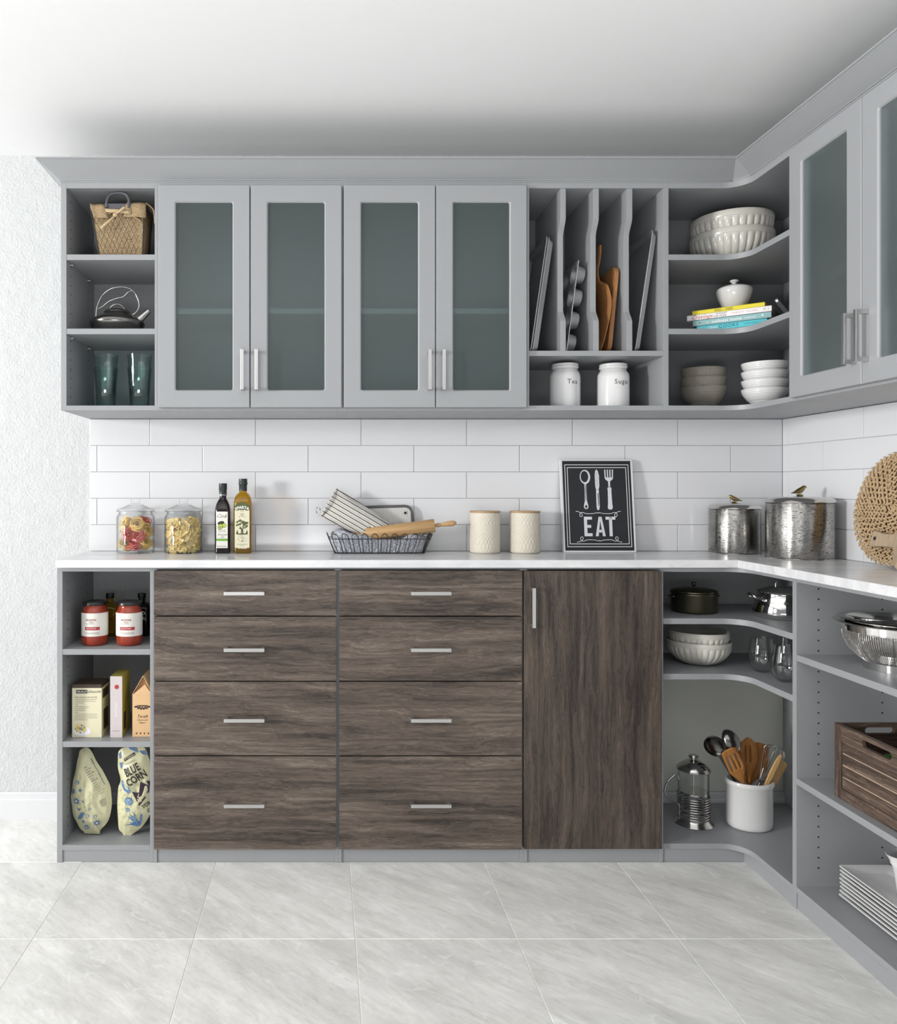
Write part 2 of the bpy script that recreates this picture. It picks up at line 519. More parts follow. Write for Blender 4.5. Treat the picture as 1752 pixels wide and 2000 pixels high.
M['greencap'] = plain('dark_green_foil', rgb(32, 44, 42), 0.3)
M['sauce'] = plain('tomato_sauce', rgb(152, 58, 38), 0.16, var=0.16, scale=90)
M['paper'] = plain('label_paper', rgb(232, 229, 222), 0.6, var=0.02)
M['creampaper'] = plain('cream_label_paper', rgb(224, 218, 190), 0.6, var=0.03)
M['ink'] = plain('dark_print', rgb(38, 36, 36), 0.6)
M['greyink'] = plain('grey_print', rgb(128, 126, 120), 0.6)
M['redink'] = plain('red_print', rgb(176, 60, 62), 0.6)
M['maroon'] = plain('maroon_print', rgb(140, 48, 56), 0.6)
M['pinkink'] = plain('pink_print', rgb(196, 140, 160), 0.6)
M['whiteink'] = plain('white_print', rgb(236, 236, 238), 0.6)
M['chalk'] = plain('chalk_white_print', rgb(214, 216, 222), 0.8, var=0.16, scale=260)
M['greenink'] = plain('green_print', rgb(112, 172, 62), 0.6)
M['leaf'] = plain('olive_green_print', rgb(84, 92, 46), 0.6, var=0.4, scale=200)
M['avoskin'] = plain('avocado_skin_print', rgb(44, 56, 28), 0.6)
M['avoflesh'] = plain('avocado_flesh_print', rgb(186, 200, 92), 0.6)
M['pit'] = plain('avocado_pit_print', rgb(150, 140, 60), 0.6)
M['blueink'] = plain('blue_print', rgb(92, 128, 172), 0.6, var=0.12, scale=200)
M['paleblue'] = plain('pale_blue_print', rgb(176, 200, 220), 0.6)
M['bag'] = plain('pale_yellow_foil', rgb(212, 209, 172), 0.34, var=0.05, scale=15, bump=0.25, bscale=40)
M['chip'] = plain('purple_corn_chip_print', rgb(62, 46, 62), 0.6, var=0.3, scale=300)
M['slate'] = plain('chalkboard_black', rgb(26, 28, 33), 0.55, var=0.08)
M['lightwood'] = mat_wood('beech_wood', 'X', [rgb(168, 132, 88), rgb(188, 152, 106), rgb(202, 168, 122)], rand=3, s_across=30, fibre=0.6, bump=0.05)
M['lidwood'] = mat_wood('acacia_lid_wood', 'X', [rgb(150, 112, 76), rgb(178, 140, 100), rgb(196, 160, 120)], rand=3, s_across=40, fibre=0.5, bump=0.05)
M['boardwood'] = mat_wood('cutting_board_wood', 'Z', [rgb(126, 82, 44), rgb(160, 110, 64), rgb(184, 134, 84)], rand=9, s_across=26, fibre=0.6, bump=0.06)
M['spoonwood'] = mat_wood('utensil_wood', 'Z', [rgb(146, 94, 40), rgb(174, 116, 56), rgb(190, 134, 74)], rand=9, s_across=40, fibre=0.5, bump=0.04)
M['palewood'] = mat_wood('pale_utensil_wood', 'Z', [rgb(170, 132, 76), rgb(198, 160, 104), rgb(212, 176, 124)], rand=9, s_across=40, fibre=0.5, bump=0.04)
M['greywood'] = mat_wood('weathered_board_wood', 'Z', [rgb(150, 132, 110), rgb(176, 156, 130), rgb(196, 178, 150)], rand=5, s_across=16, fibre=0.5, bump=0.06)
CR = [rgb(38, 29, 24), rgb(66, 52, 43), rgb(96, 79, 68), rgb(132, 113, 100)]
M['worn'] = plain('worn_crate_edge', rgb(186, 164, 140), 0.75, var=0.3, scale=60)
M['cratey'] = mat_wood('crate_wood_lengthwise', 'Y', CR, rand=11, s_across=16, fibre=0.8, bump=0.25, rough=0.7)
M['cratez'] = mat_wood('crate_wood_upright', 'Z', CR, rand=11, s_across=16, fibre=0.8, bump=0.25, rough=0.7)
M['cratex'] = mat_wood('crate_wood_crosswise', 'X', CR, rand=11, s_across=16, fibre=0.8, bump=0.25, rough=0.7)
M['burlap'] = mat_weave('burlap', rgb(112, 92, 66), rgb(186, 162, 126), 620)
M['ribbon'] = mat_weave('jute_ribbon', rgb(160, 138, 102), rgb(212, 190, 152), 800)
M['straw'] = plain('braided_straw', rgb(184, 158, 122), 0.8, var=0.22, scale=45, bump=0.3, bscale=300)
M['strawdark'] = plain('straw_backing', rgb(120, 92, 62), 0.9)
M['handle'] = plain('grey_leather', rgb(84, 84, 90), 0.45)
M['wire'] = plain('dark_wire', rgb(58, 56, 56), 0.4, 0.8)
M['towel'] = mat_weave('blue_grey_towelling', rgb(96, 102, 116), rgb(214, 216, 222), 420)
M['mitt'] = mat_stripes('ticking_stripe', 'Z', 0.0158, rgb(220, 216, 208), rgb(58, 56, 60), 0.20, rgb(140, 136, 132))
M['holder'] = mat_stripes('fine_ticking_stripe', 'X', 0.006, rgb(226, 224, 220), rgb(150, 148, 146), 0.25)
M['trimcloth'] = plain('grey_cotton_binding', rgb(98, 96, 98), 0.9, bump=0.3, bscale=900)
M['pastay'] = plain('egg_pasta', rgb(222, 186, 104), 0.55, var=0.1, scale=70)
M['pastar'] = plain('beet_pasta', rgb(196, 92, 80), 0.55, var=0.12, scale=70)
M['pastag'] = plain('pale_pasta', rgb(204, 182, 122), 0.55, var=0.12, scale=70)
M['bow'] = plain('semolina_pasta', rgb(228, 202, 132), 0.55, var=0.08, scale=60)
M['yellow'] = plain('yellow_book_cloth', rgb(222, 206, 30), 0.5)
M['bookwhite'] = plain('white_book_cover', rgb(232, 228, 228), 0.45)
M['bookaqua'] = plain('pale_aqua_book_cover', rgb(136, 176, 178), 0.45)
M['bookteal'] = plain('turquoise_book_cover', rgb(66, 180, 192), 0.45)
M['tealink'] = plain('deep_teal_print', rgb(20, 84, 98), 0.6)
M['pages'] = plain('book_pages', rgb(228, 222, 208), 0.8)
M['boxcream'] = plain('cream_carton', rgb(226, 220, 190), 0.5, var=0.03)
M['boxbrown'] = plain('dark_brown_carton', rgb(70, 56, 46), 0.45, var=0.2)
M['boxlilac'] = plain('pale_lilac_carton', rgb(208, 198, 198), 0.5, var=0.02)
M['boxolive'] = plain('olive_yellow_carton', rgb(176, 164, 74), 0.5, var=0.15)
M['kraft'] = plain('kraft_card', rgb(222, 184, 138), 0.6, var=0.04)
M['kraftdark'] = plain('kraft_card_inside', rgb(170, 126, 86), 0.6, var=0.04)
M['pepper'] = plain('yellow_pepper_skin', rgb(232, 176, 20), 0.18, var=0.06)
M['greenpepper'] = plain('green_pepper_skin', rgb(60, 112, 30), 0.18, var=0.1)
M['stem'] = plain('pepper_stalk', rgb(70, 110, 50), 0.5)
# ------------------------------------------------------------------ the room
WB = 2.98          # back wall
WR = 1.753         # side wall
CEIL = 2.52
XL = -0.887        # free end of the cabinet run
YL, YU, YC = 2.625, 2.655, 2.595     # front planes: base units, wall units, worktop edge
ZC = 1.0163        # worktop height

fl = structure(MB().box(-5.0, WR + 0.1, -4.0, WB + 0.1, -0.06, -0.0012).obj('floor', M['grout'], smooth=0))
TP = 0.4485
tile_mesh = None
def floor_tile(x0, x1, y0, y1):
    global tile_mesh
    g = 0.0013
    full = abs(x1 - x0 - TP) < 1e-3 and abs(y1 - y0 - TP) < 1e-3
    if full and tile_mesh:
        o = bpy.data.objects.new('floor_tile', tile_mesh); COL.objects.link(o); o.parent = fl
        o.location = ((x0 + x1) / 2, (y0 + y1) / 2, 0)
        return
    hx, hy = (x1 - x0) / 2 - g, (y1 - y0) / 2 - g
    b = MB()
    c = 0.0008
    b.add([(-hx, -hy, -0.005), (hx, -hy, -0.005), (hx, hy, -0.005), (-hx, hy, -0.005),
           (-hx, -hy, -c), (hx, -hy, -c), (hx, hy, -c), (-hx, hy, -c),
           (-hx + c, -hy + c, 0), (hx - c, -hy + c, 0), (hx - c, hy - c, 0), (-hx + c, hy - c, 0)],
          [(0, 1, 5, 4), (1, 2, 6, 5), (2, 3, 7, 6), (3, 0, 4, 7), (4, 5, 9, 8), (5, 6, 10, 9), (6, 7, 11, 10), (7, 4, 8, 11), (8, 9, 10, 11)])
    o = b.obj('floor_tile', M['floor'], fl, ((x0 + x1) / 2, (y0 + y1) / 2, 0), smooth=0)
    if full: tile_mesh = o.data
JX, JY = 0.091, 2.627
for i in range(-8, 4):
    for j in range(-6, 1):
        x0, y0 = JX + i * TP, JY + j * TP
        x1, y1 = x0 + TP, y0 + TP
        if y0 < JY - 0.01 or i <= -3:
            if x0 > 1.42: continue
            floor_tile(x0, min(x1, WR), y0, min(y1, WB))

structure(MB().box(-5.0, WR + 0.1, -4.0, WB + 0.1, CEIL, CEIL + 0.1).obj('ceiling', M['ceil'], smooth=0))
wb = structure(MB().box(-5.0, WR + 0.12, WB, WB + 0.1, 0, CEIL).obj('wall_back', M['stucco'], smooth=0))
wr = structure(MB().box(WR, WR + 0.1, -2.0, WB, 0, CEIL).obj('wall_right', M['stucco'], smooth=0))

# splashback tiles, each with its own edges
TW, TH0, TH1 = 0.4005, ZC, 1.517
ROW = (TH1 - TH0) / 5
MB().box(-0.884, WR, WB - 0.004, WB, TH0, TH1).obj('grout', M['wgrout'], wb, smooth=0)
MB().box(WR - 0.004, WR, 1.6, WB - 0.004, TH0, TH1).obj('grout', M['wgrout'], wr, smooth=0)
g = 0.0009
for r in range(5):
    z0, z1 = TH0 + r * ROW + g, TH0 + (r + 1) * ROW - g
    ph = -0.655 if r % 2 == 0 else -0.655 + TW / 2
    k = -2
    while True:
        a, b_ = ph + k * TW, ph + (k + 1) * TW
        k += 1
        if b_ < -0.88: continue
        if a > WR - 0.02: break
        a, b_ = max(a, -0.884), min(b_, WR - 0.008)
        MB().box(a + g, b_ - g, WB - 0.009, WB - 0.002, z0, z1).obj('wall_tile', M['tile'], wb, smooth=0, bevel=0.0012)
    ph = 2.934 if r % 2 == 0 else 2.73
    ph -= 4 * 0.408
    for k in range(0, 6):
        a, b_ = ph + (k - 1) * 0.408, ph + k * 0.408
        if a < 1.6: a = 1.6
        b_ = min(b_, WB - 0.0095)
        if b_ - a < 0.01: continue
        MB().box(WR - 0.009, WR - 0.002, a + g, b_ - g, z0, z1).obj('wall_tile', M['tile'], wr, smooth=0, bevel=0.0012)

# skirting along the back wall
prof = [(WB, 0.0), (WB - 0.014, 0.0), (WB - 0.014, 0.073), (WB - 0.011, 0.078), (WB - 0.011, 0.087), (WB - 0.009, 0.0885), (WB - 0.0095, 0.096), (WB - 0.006, 0.101), (WB, 0.101)]
for xa_, xb_ in ((-5.0, -0.8905), (-0.8712, -0.5784), (1.1420, WR - 0.0005)):
    structure(MB().prism(prof, xa_, xb_, 'yz').obj('baseboard_back', M['trim'], smooth=30))

# ------------------------------------------------------------------ cabinets
PT = 0.019
def panel(T, name, x0, x1, y0, y1, z0, z1, mat='cab', bevel=0.0008, label=None):
    return MB().box(x0, x1, y0, y1, z0, z1).obj(name, M[mat], T, smooth=0, bevel=bevel, world=True, label=label)

def rrect(x0, x1, z0, z1, r, k=5):
    out = []
    for ci, (cx, cz, a) in enumerate(((x1 - r, z1 - r, 0), (x0 + r, z1 - r, PI / 2), (x0 + r, z0 + r, PI), (x1 - r, z0 + r, 1.5 * PI))):
        for i in range(k):
            t = a + PI / 2 * i / (k - 1)
            out.append((cx + r * math.cos(t), cz + r * math.sin(t), ci))
    return out

def glass_door(T, w, h, stile, rail, mapf, hside, hz0):
    """one-piece framed door with a frosted pane and a bow handle; mapf(a, d, z): a across, d into the cabinet, z up"""
    def fan(b, outer, inner):
        n = len(inner)
        base = len(b.v)
        b.v += outer + [p for p in inner]
        for i in range(n):
            j = (i + 1) % n
            a, c = base + ids[i], base + ids[j]
            if a == c: b.f.append((a, base + 4 + i, base + 4 + j))
            else: b.f.append((a, base + 4 + i, base + 4 + j, c))
    e = 0.0018
    inn = rrect(stile, w - stile, rail, h - rail, 0.006)
    big = rrect(stile - 0.004, w - stile + 0.004, rail - 0.004, h - rail + 0.004, 0.008)
    ids = [p[2] for p in inn]
    corners = [(w, h), (0, h), (0, 0), (w, 0)]
    cin = [(w - e, h - e), (e, h - e), (e, e), (w - e, e)]
    b = MB()
    fan(b, [(x, 0, z) for x, z in cin], [(x, 0, z) for x, z, _ in big])
    n = len(inn)
    def band(lo, hi):
        s = len(b.v); m = len(lo)
        b.v += lo + hi
        b.f += [(s + i, s + (i + 1) % m, s + m + (i + 1) % m, s + m + i) for i in range(m)]
    band([(x, 0, z) for x, z, _ in big], [(x, 0.004, z) for x, z, _ in inn])
    band([(x, 0.004, z) for x, z, _ in inn], [(x, 0.019, z) for x, z, _ in inn])
    band([(x, 0, z) for x, z in cin], [(x, e, z) for x, z in corners])
    band([(x, e, z) for x, z in corners], [(x, 0.019, z) for x, z in corners])
    fan(b, [(x, 0.019, z) for x, z in corners], [(x, 0.019, z) for x, z, _ in inn])
    d = b.map(mapf).obj('door', M['cab'], T, smooth=20, world=True)
    MB().box(stile - 0.004, w - stile + 0.004, 0.008, 0.012, rail - 0.004, h - rail + 0.004).map(mapf).obj('glass_pane', M['frost'], d, smooth=0, world=True)
    hx = w - 0.022 if hside > 0 else 0.022
    bow_handle(hx, hz0, 0.134, 'z').map(mapf).obj('handle', M['nickel'], d, smooth=0, bevel=0.0007, world=True)
    return d

def bow_handle(a, z, L, ax):
    b = MB()
    wd = 0.0115
    if ax == 'z':
        b.prism([(-0.034, z), (0.0, z), (0.0, z + wd), (-0.026, z + wd), (-0.026, z + L - wd), (0.0, z + L - wd), (0.0, z + L), (-0.034, z + L)], a - wd / 2, a + wd / 2, 'yz')
    else:
        b.prism([(a, -0.034), (a + L, -0.034), (a + L, 0.0), (a + L - wd, 0.0), (a + L - wd, -0.026), (a + wd, -0.026), (a + wd, 0.0), (a, 0.0)], z - wd / 2, z + wd / 2, 'xy')
    return b

def holes(T, pts, axis, name='peg_holes'):
    """shelf-pin sockets: shallow dark cups set in the panel face"""
    b = MB()
    for p in pts:
        b.lathe([(0, 0.0), (0.0024, 0.0), (0.0027, 0.0006), (0.0, 0.0006)], 8)
        n = len(b.v)
        k = 1 + 8 + 8 + 1
        for i in range(n - k, n):
            x, y, z = b.v[i]
            b.v[i] = {'x': (p[0] + z, p[1] + x, p[2] + y), 'y': (p[0] + x, p[1] - z, p[2] + y)}[axis]
    o = b.obj(name, M['dark'], T, world=True)
    o['kind'] = 'stuff'

ZB, ZT = 1.518, 2.290     # underside and top of the wall units
SH = (2.047, 1.7956)      # shelf tops in the open wall units

# --- open wall unit at the free end
T = thing('open_wall_shelf_unit', 'grey open wall unit holding burlap basket, kettle and tumblers', 'shelf unit', (XL + 0.165, WB - 0.16, ZB))
x0, x1, x2, x3 = XL, XL + PT, -0.569, -0.559
panel(T, 'side_panel', x0, x1, YU, WB, ZB, ZT)
panel(T, 'side_panel', x2, x3, YU, WB, ZB, ZT)
panel(T, 'bottom_board', x1, x2, YU, WB, ZB, ZB + 0.0165)
panel(T, 'top_board', x1, x2, YU, WB, ZT - 0.019, ZT)
for s in SH: panel(T, 'shelf', x1, x2, YU + 0.001, WB - 0.006, s - PT, s)
panel(T, 'back_panel', x1, x2, WB - 0.006, WB - 0.001, ZB + 0.0165, ZT - 0.019)
for s in SH:
    for yy in (2.70, 2.90):
        MB().lathe([(0, 0), (0.004, 0), (0.004, 0.009), (0.0025, 0.011), (0, 0.011)], 10).map(lambda x, y, z: (x1 + z, yy + x, s - PT - 0.005 + y)).obj('shelf_pin', M['nickel'], T, world=True)
holes(T, [(x1, yy, ZB + 0.05 + 0.032 * k) for yy in (2.70, 2.90) for k in range(22)], 'x')

# --- two glazed wall cabinets
DZ0, DZ1 = 1.526, 2.2747
DY = YU - 0.021
def wall_cabinet(xa, xb, doors, label):
    T = thing('glazed_wall_cabinet', label, 'cabinet', ((xa + xb) / 2, WB - 0.16, ZB), group='glazed wall cabinets')
    panel(T, 'side_panel', xa, xa + 0.016, YU, WB, ZB, ZT)
    panel(T, 'side_panel', xb - 0.016, xb, YU, WB, ZB, ZT)
    panel(T, 'bottom_board', xa + 0.016, xb - 0.016, YU, WB, ZB, ZB + 0.0165)
    panel(T, 'top_board', xa + 0.016, xb - 0.016, YU, WB, ZT - 0.019, ZT)
    panel(T, 'back_panel', xa + 0.016, xb - 0.016, WB - 0.006, WB - 0.001, ZB + 0.0165, ZT - 0.019)
    panel(T, 'shelf', xa + 0.016, xb - 0.016, YU + 0.004, WB - 0.006, 1.846, 1.865)
    for (da, db, side) in doors:
        glass_door(T, db - da, DZ1 - DZ0, 0.0577, 0.0586, lambda a, d, z, q=da: (q + a, DY + d, DZ0 + z), side, Z(763, DY) - DZ0)
XA, XB, XD = 0.0685, 0.6935, 1.173
wall_cabinet(-0.559, XA, [(X(309.5, DY), X(487.5, DY), 1), (X(489.5, DY), X(667.3, DY), -1)], 'grey wall cabinet with two frosted glass doors beside the open basket shelves')
wall_cabinet(XA, XB, [(X(672, DY), X(850.3, DY), 1), (X(852, DY), X(1029, DY), -1)], 'grey wall cabinet with two frosted glass doors beside the tray dividers')

# --- tray divider cabinet
T = thing('tray_divider_cabinet', 'grey open wall cabinet with three upright wavy tray dividers', 'cabinet', ((XB + XD) / 2, WB - 0.16, ZB))
panel(T, 'side_panel', XB, XB + 0.007, YU, WB, ZB, ZT)
panel(T, 'side_panel', XD - 0.0175, XD, YU, WB, ZB, ZT)
panel(T, 'bottom_board', XB + 0.007, XD - 0.0175, YU, WB, ZB, ZB + 0.0165)
panel(T, 'top_board', XB + 0.007, XD - 0.0175, YU, WB, ZT - 0.019, ZT)
TRZ = 1.7203
panel(T, 'shelf', XB + 0.007, XD - 0.0175, YU, WB - 0.006, TRZ - 0.0178, TRZ)
panel(T, 'back_panel', XB + 0.007, XD - 0.0175, WB - 0.006, WB - 0.001, ZB + 0.0165, ZT - 0.019)
DIVX = [X(1095.2, YU), X(1159.8, YU), X(1225.3, YU)]
zt, zb = ZT - 0.019, TRZ
za, zb2, zc, zd = Z(425, YU), Z(456, YU), Z(600, YU), Z(629, YU)
front = []
for k in range(49):
    z = zt + (zb - zt) * k / 48
    y = YU + 0.003 + 0.030 * (smoothstep(za, zb2, z) if z > (zb2 + zc) / 2 else smoothstep(zd, zc, z))
    front.append((y, z))
for x in DIVX:
    MB().prism(front + [(WB - 0.006, zb), (WB - 0.006, zt)], x, x + 0.0182, 'yz').obj('tray_divider', M['cab'], T, smooth=20, bevel=0.0006, world=True)

# --- corner wall unit with curved shelves
XF = 1.428          # front plane of the side run's wall cases
def ell(xa, yf, xf, ye, r):
    """L-shaped shelf outline with a concave front corner"""
    return [(xa, WB - 0.006), (xa, yf)] + arc(xf - r, yf - r, r, PI / 2, 0, 10) + [(xf, ye), (WR - 0.002, ye), (WR - 0.002, WB - 0.006)]
T = thing('corner_wall_shelf_unit', 'grey corner wall unit with curved shelves of bowls and cookbooks', 'shelf unit', (1.5, WB - 0.2, ZB))
YE = 2.385
for nm, z0, z1 in (('bottom_board', ZB, ZB + 0.0165), ('shelf', SH[0] - 0.0192, SH[0] - 0.0004), ('shelf', SH[1] - 0.0192, SH[1] - 0.0004), ('top_board', ZT - 0.019, ZT)):
    MB().prism(ell(XD, YU, XF, YE, 0.075), z0, z1, 'xy').obj(nm, M['cab'], T, smooth=25, bevel=0.0007, world=True)
panel(T, 'side_panel', XF, WR - 0.002, YE - PT, YE, ZB, ZT)
panel(T, 'back_panel', XD, WR - 0.007, WB - 0.006, WB - 0.001, ZB, ZT)
panel(T, 'back_panel', WR - 0.007, WR - 0.002, YE, WB - 0.006, ZB, ZT)

# --- glazed wall cabinet on the side wall
YR1, YR0 = YE - PT, 1.728
T = thing('glazed_wall_cabinet', 'grey wall cabinet with frosted glass doors on the side wall past the corner', 'cabinet', (WR - 0.16, (YR0 + YR1) / 2, ZB), group='glazed wall cabinets')
panel(T, 'side_panel', XF, WR - 0.002, YR1 - 0.016, YR1, ZB, ZT)
panel(T, 'side_panel', XF, WR - 0.002, YR0, YR0 + 0.016, ZB, ZT)
panel(T, 'bottom_board', XF, WR - 0.002, YR0 + 0.016, YR1 - 0.016, ZB, ZB + 0.0165)
panel(T, 'top_board', XF, WR - 0.002, YR0 + 0.016, YR1 - 0.016, ZT - 0.019, ZT)
panel(T, 'back_panel', WR - 0.007, WR - 0.002, YR0 + 0.016, YR1 - 0.016, ZB + 0.0165, ZT - 0.019)
panel(T, 'shelf', XF + 0.004, WR - 0.007, YR0 + 0.016, YR1 - 0.016, 1.846, 1.865)
XDR = XF - 0.020
for ya, yb, side in ((YR1 - 0.001, 2.048, 1), (2.0455, YR0 + 0.001, -1)):
    glass_door(T, ya - yb, DZ1 - DZ0, 0.060, 0.0586, lambda a, d, z, q=ya: (XDR + d, q - a, DZ0 + z), side, 0.055)

# --- crown moulding over all wall units: mitred 45 degree fascia
lo = [(XL, WB), (XL, YU), (1.391, YU), (XF, 2.613), (XF, 1.722)]
hi = [(XL - 0.062, WB), (XL - 0.062, YU - 0.066), (1.366, YU - 0.066), (1.366, YU - 0.066), (1.366, 1.722)]
zl, zh = 2.296, 2.3495
b = MB()
rows = []
def off(p, q, f): return tuple(a + (c - a) * f for a, c in zip(p, q))
for f, z in ((0.0, 2.2902), (0.0, zl), (0.05, zl), (0.05, zl + 0.003), (0.94, zh - 0.006), (1.0, zh - 0.005), (1.0, zh)):
    rows.append([off(p, q, f) + (z,) for p, q in zip(lo, hi)])
inn = [(XL + 0.05, WB), (XL + 0.05, YU + 0.05), (1.47, YU + 0.05), (1.47, YU + 0.05), (1.47, 1.722)]
rows.append([p + (zh,) for p in inn])
rows.append([p + (2.2902,) for p in inn])
n = len(lo)
vs = [p for r in rows for p in r]
fs = []
R = len(rows)
for i in range(R):
    for j in range(n - 1):
        i2 = (i + 1) % R
        fs.append((i * n + j, i * n + j + 1, i2 * n + j + 1, i2 * n + j))
fs += [tuple(i * n for i in range(R)), tuple(i * n + n - 1 for i in range(R))]
structure(b.add(vs, fs).obj('trim_1', M['cab'], smooth=0))

# --- open base unit at the free end
LZ = 0.990      # underside of the worktop
WBL = WB - 0.016
T = thing('open_base_shelf_unit', 'grey open base unit holding sauce jars, cartons and chip bags', 'shelf unit', (XL + 0.16, WB - 0.18, 0))
x0, x1, x2, x3 = -0.890, -0.8716, -0.578, -0.5665
panel(T, 'side_panel', x0, x1, YL, WB - 0.0004, 0, LZ)
panel(T, 'side_panel', x2, x3, YL, WB - 0.0004, 0, LZ)
LS = (0.7147, 0.405, 0.0583)
panel(T, 'top_board', x1, x2, YL, WB - 0.0006, LZ - 0.015, LZ)
for s in LS[:2]: panel(T, 'shelf', x1, x2, YL + 0.001, WB - 0.0006, s - PT, s)
panel(T, 'bottom_board', x1, x2, YL, WBL, LS[2] - 0.018, LS[2])
panel(T, 'plinth', x1, x2, YL + 0.004, YL + 0.02, 0, LS[2] - 0.018)
holes(T, [(x1, yy, 0.10 + 0.032 * k) for yy in (2.68, 2.90) for k in range(27)], 'x')

# --- two banks of drawers
DRW = [(1114.5, 1202.5), (1204.7, 1329.8), (1332, 1475.4), (1477.7, 1659.5)]
HV = [(1159.6,), (1270.3,), (1408.2,), (1575.3,)]
YD = YL - PT
def drawer_unit(xa, xb, ua, ub, hu, label):
    T = thing('drawer_unit', label, 'drawers', ((xa + xb) / 2, WB - 0.18, 0), group='dark oak drawer units')
    panel(T, 'side_panel', xa, xa + 0.012, YL, WBL, 0, LZ)
    panel(T, 'side_panel', xb - 0.012, xb, YL, WBL, 0, LZ)
    panel(T, 'back_panel', xa + 0.012, xb - 0.012, WBL - 0.006, WBL, 0.05, LZ)
    panel(T, 'top_board', xa + 0.012, xb - 0.012, YL, WBL - 0.006, LZ - 0.008, LZ)
    panel(T, 'plinth', xa + 0.012, xb - 0.012, YL + 0.004, YL + 0.02, 0, 0.05)
    panel(T, 'bottom_board', xa + 0.012, xb - 0.012, YL + 0.021, WBL - 0.006, 0.034, 0.05)
    for (va, vb), (hv,) in zip(DRW, HV):
        d = panel(T, 'drawer', X(ua, YD), X(ub, YD), YD, YL - 0.0005, Z(vb, YD), Z(va, YD), 'woodx', 0.0012)
        yh = YD - 0.034
        bow_handle(X(hu[0], yh), Z(hv, yh), X(hu[1], yh) - X(hu[0], yh), 'x').map(lambda a, dd, z: (a, YD + dd, z)).obj('handle', M['nickel'], d, smooth=0, bevel=0.0007, world=True)
XE, XG, XH = 0.0525, 0.674, 1.1335
drawer_unit(x3, XE, 300.3, 657.0, (437, 516.3), 'dark oak four-drawer base unit beside the jar and carton shelves')
drawer_unit(XE, XG, 662.5, 1019.8, (803, 882), 'dark oak four-drawer base unit beside the tall oak door')

# --- cupboard with one tall door
T = thing('base_cupboard', 'dark oak base cupboard with one tall door and upright handle', 'cupboard', ((XG + XH) / 2, WB - 0.18, 0))
panel(T, 'side_panel', XG, XG + 0.012, YL, WBL, 0, LZ)
panel(T, 'side_panel', XH - 0.003, XH + 0.008, YL, WB - 0.0004, 0, LZ)
panel(T, 'back_panel', XG + 0.012, XH - 0.003, WBL - 0.006, WBL, 0.05, LZ)
panel(T, 'top_board', XG + 0.012, XH - 0.003, YL, WBL - 0.006, LZ - 0.008, LZ)
panel(T, 'plinth', XG + 0.012, XH - 0.003, YL + 0.004, YL + 0.02, 0, 0.05)
panel(T, 'bottom_board', XG + 0.012, XH - 0.003, YL + 0.021, WBL - 0.006, 0.034, 0.05)
d = panel(T, 'door', X(1023.5, YD), X(1293, YD), YD, YL - 0.0005, Z(1658.5, YD), Z(1115, YD), 'woodz_dim', 0.0012)
yh = YD - 0.034
bow_handle(X(1043.8, yh), Z(1227, yh), Z(1149, yh) - Z(1227, yh), 'z').map(lambda a, dd, z: (a, YD + dd, z)).obj('handle', M['nickel'], d, smooth=0, bevel=0.0007, world=True)

# --- corner base unit
XFB = 1.411
XI = XH + 0.008
YEB = 2.3525
CS = (0.8177, 0.632, 0.063)
T = thing('corner_base_shelf_unit', 'grey corner base unit with curved shelves of pots, bowls and utensils', 'shelf unit', (1.5, WB - 0.2, 0))
def ellb(r): return [(XI, WBL), (XI, YL)] + arc(XFB - r, YL - r, r, PI / 2, 0, 10) + [(XFB, YEB), (WR - 0.002, YEB), (WR - 0.002, WBL)]
for nm, z0, z1 in (('top_board', LZ - 0.016, LZ), ('shelf', CS[0] - PT, CS[0]), ('shelf', CS[1] - PT, CS[1]), ('bottom_board', CS[2] - 0.018, CS[2])):
    MB().prism(ellb(0.075), z0, z1, 'xy').obj(nm, M['cab'], T, smooth=25, bevel=0.0007, world=True)
MB().prism([(XI, YL + 0.004), (XFB + 0.004, YL + 0.004), (XFB + 0.004, YEB), (XFB + 0.02, YEB), (XFB + 0.02, YL + 0.02), (XI, YL + 0.02)], 0, CS[2] - 0.018, 'xy').obj('plinth', M['cab'], T, smooth=0, world=True)

panel(T, 'back_panel', XI + 0.0005, WR - 0.003, WB - 0.004, WB - 0.0005, 0.104, CS[1] - PT - 0.0005, 'wall_brightener', 0, 'added pale grey-green panel brightening the back wall')  # panel added over the bare wall so the dim corner looks lighter

# --- open base unit along the side wall
YS0 = 1.72
T = thing('open_base_shelf_unit', 'grey open base unit along side wall with colander, crate and plates', 'shelf unit', (WR - 0.17, 2.03, 0))
panel(T, 'side_panel', XFB, WR - 0.002, YEB - PT, YEB, 0, LZ)
panel(T, 'side_panel', XFB, WR - 0.002, YS0, YS0 + PT, 0, LZ)
RS = (0.758, 0.390, 0.067)
ya, yb = YS0 + PT, YEB - PT
panel(T, 'top_board', XFB, WR - 0.002, ya, yb, LZ - 0.016, LZ)
for s in RS[:2]: panel(T, 'shelf', XFB + 0.001, WR - 0.002, ya, yb, s - PT, s)
panel(T, 'bottom_board', XFB, WR - 0.002, ya, yb, RS[2] - 0.018, RS[2])
panel(T, 'plinth', XFB + 0.004, XFB + 0.02, ya, yb, 0, RS[2] - 0.018)
holes(T, [(xx, yb, 0.954 - 0.0308 * k) for xx in (1.477, 1.667) for k in range(28)], 'y')

# --- worktops
tag(MB().box(X(108.2, YC), WR - 0.0095, YC, WB - 0.0095, LZ, ZC).obj('worktop', M['marble'], smooth=0, bevel=0.0018), 'white marble worktop along the back wall carrying the jars and canisters', 'worktop')
tag(MB().box(1.374, WR - 0.0095, 1.68, YC - 0.0006, LZ, ZC).obj('worktop', M['marble'], smooth=0, bevel=0.0018), 'white marble worktop along the side wall under the straw mat', 'worktop')
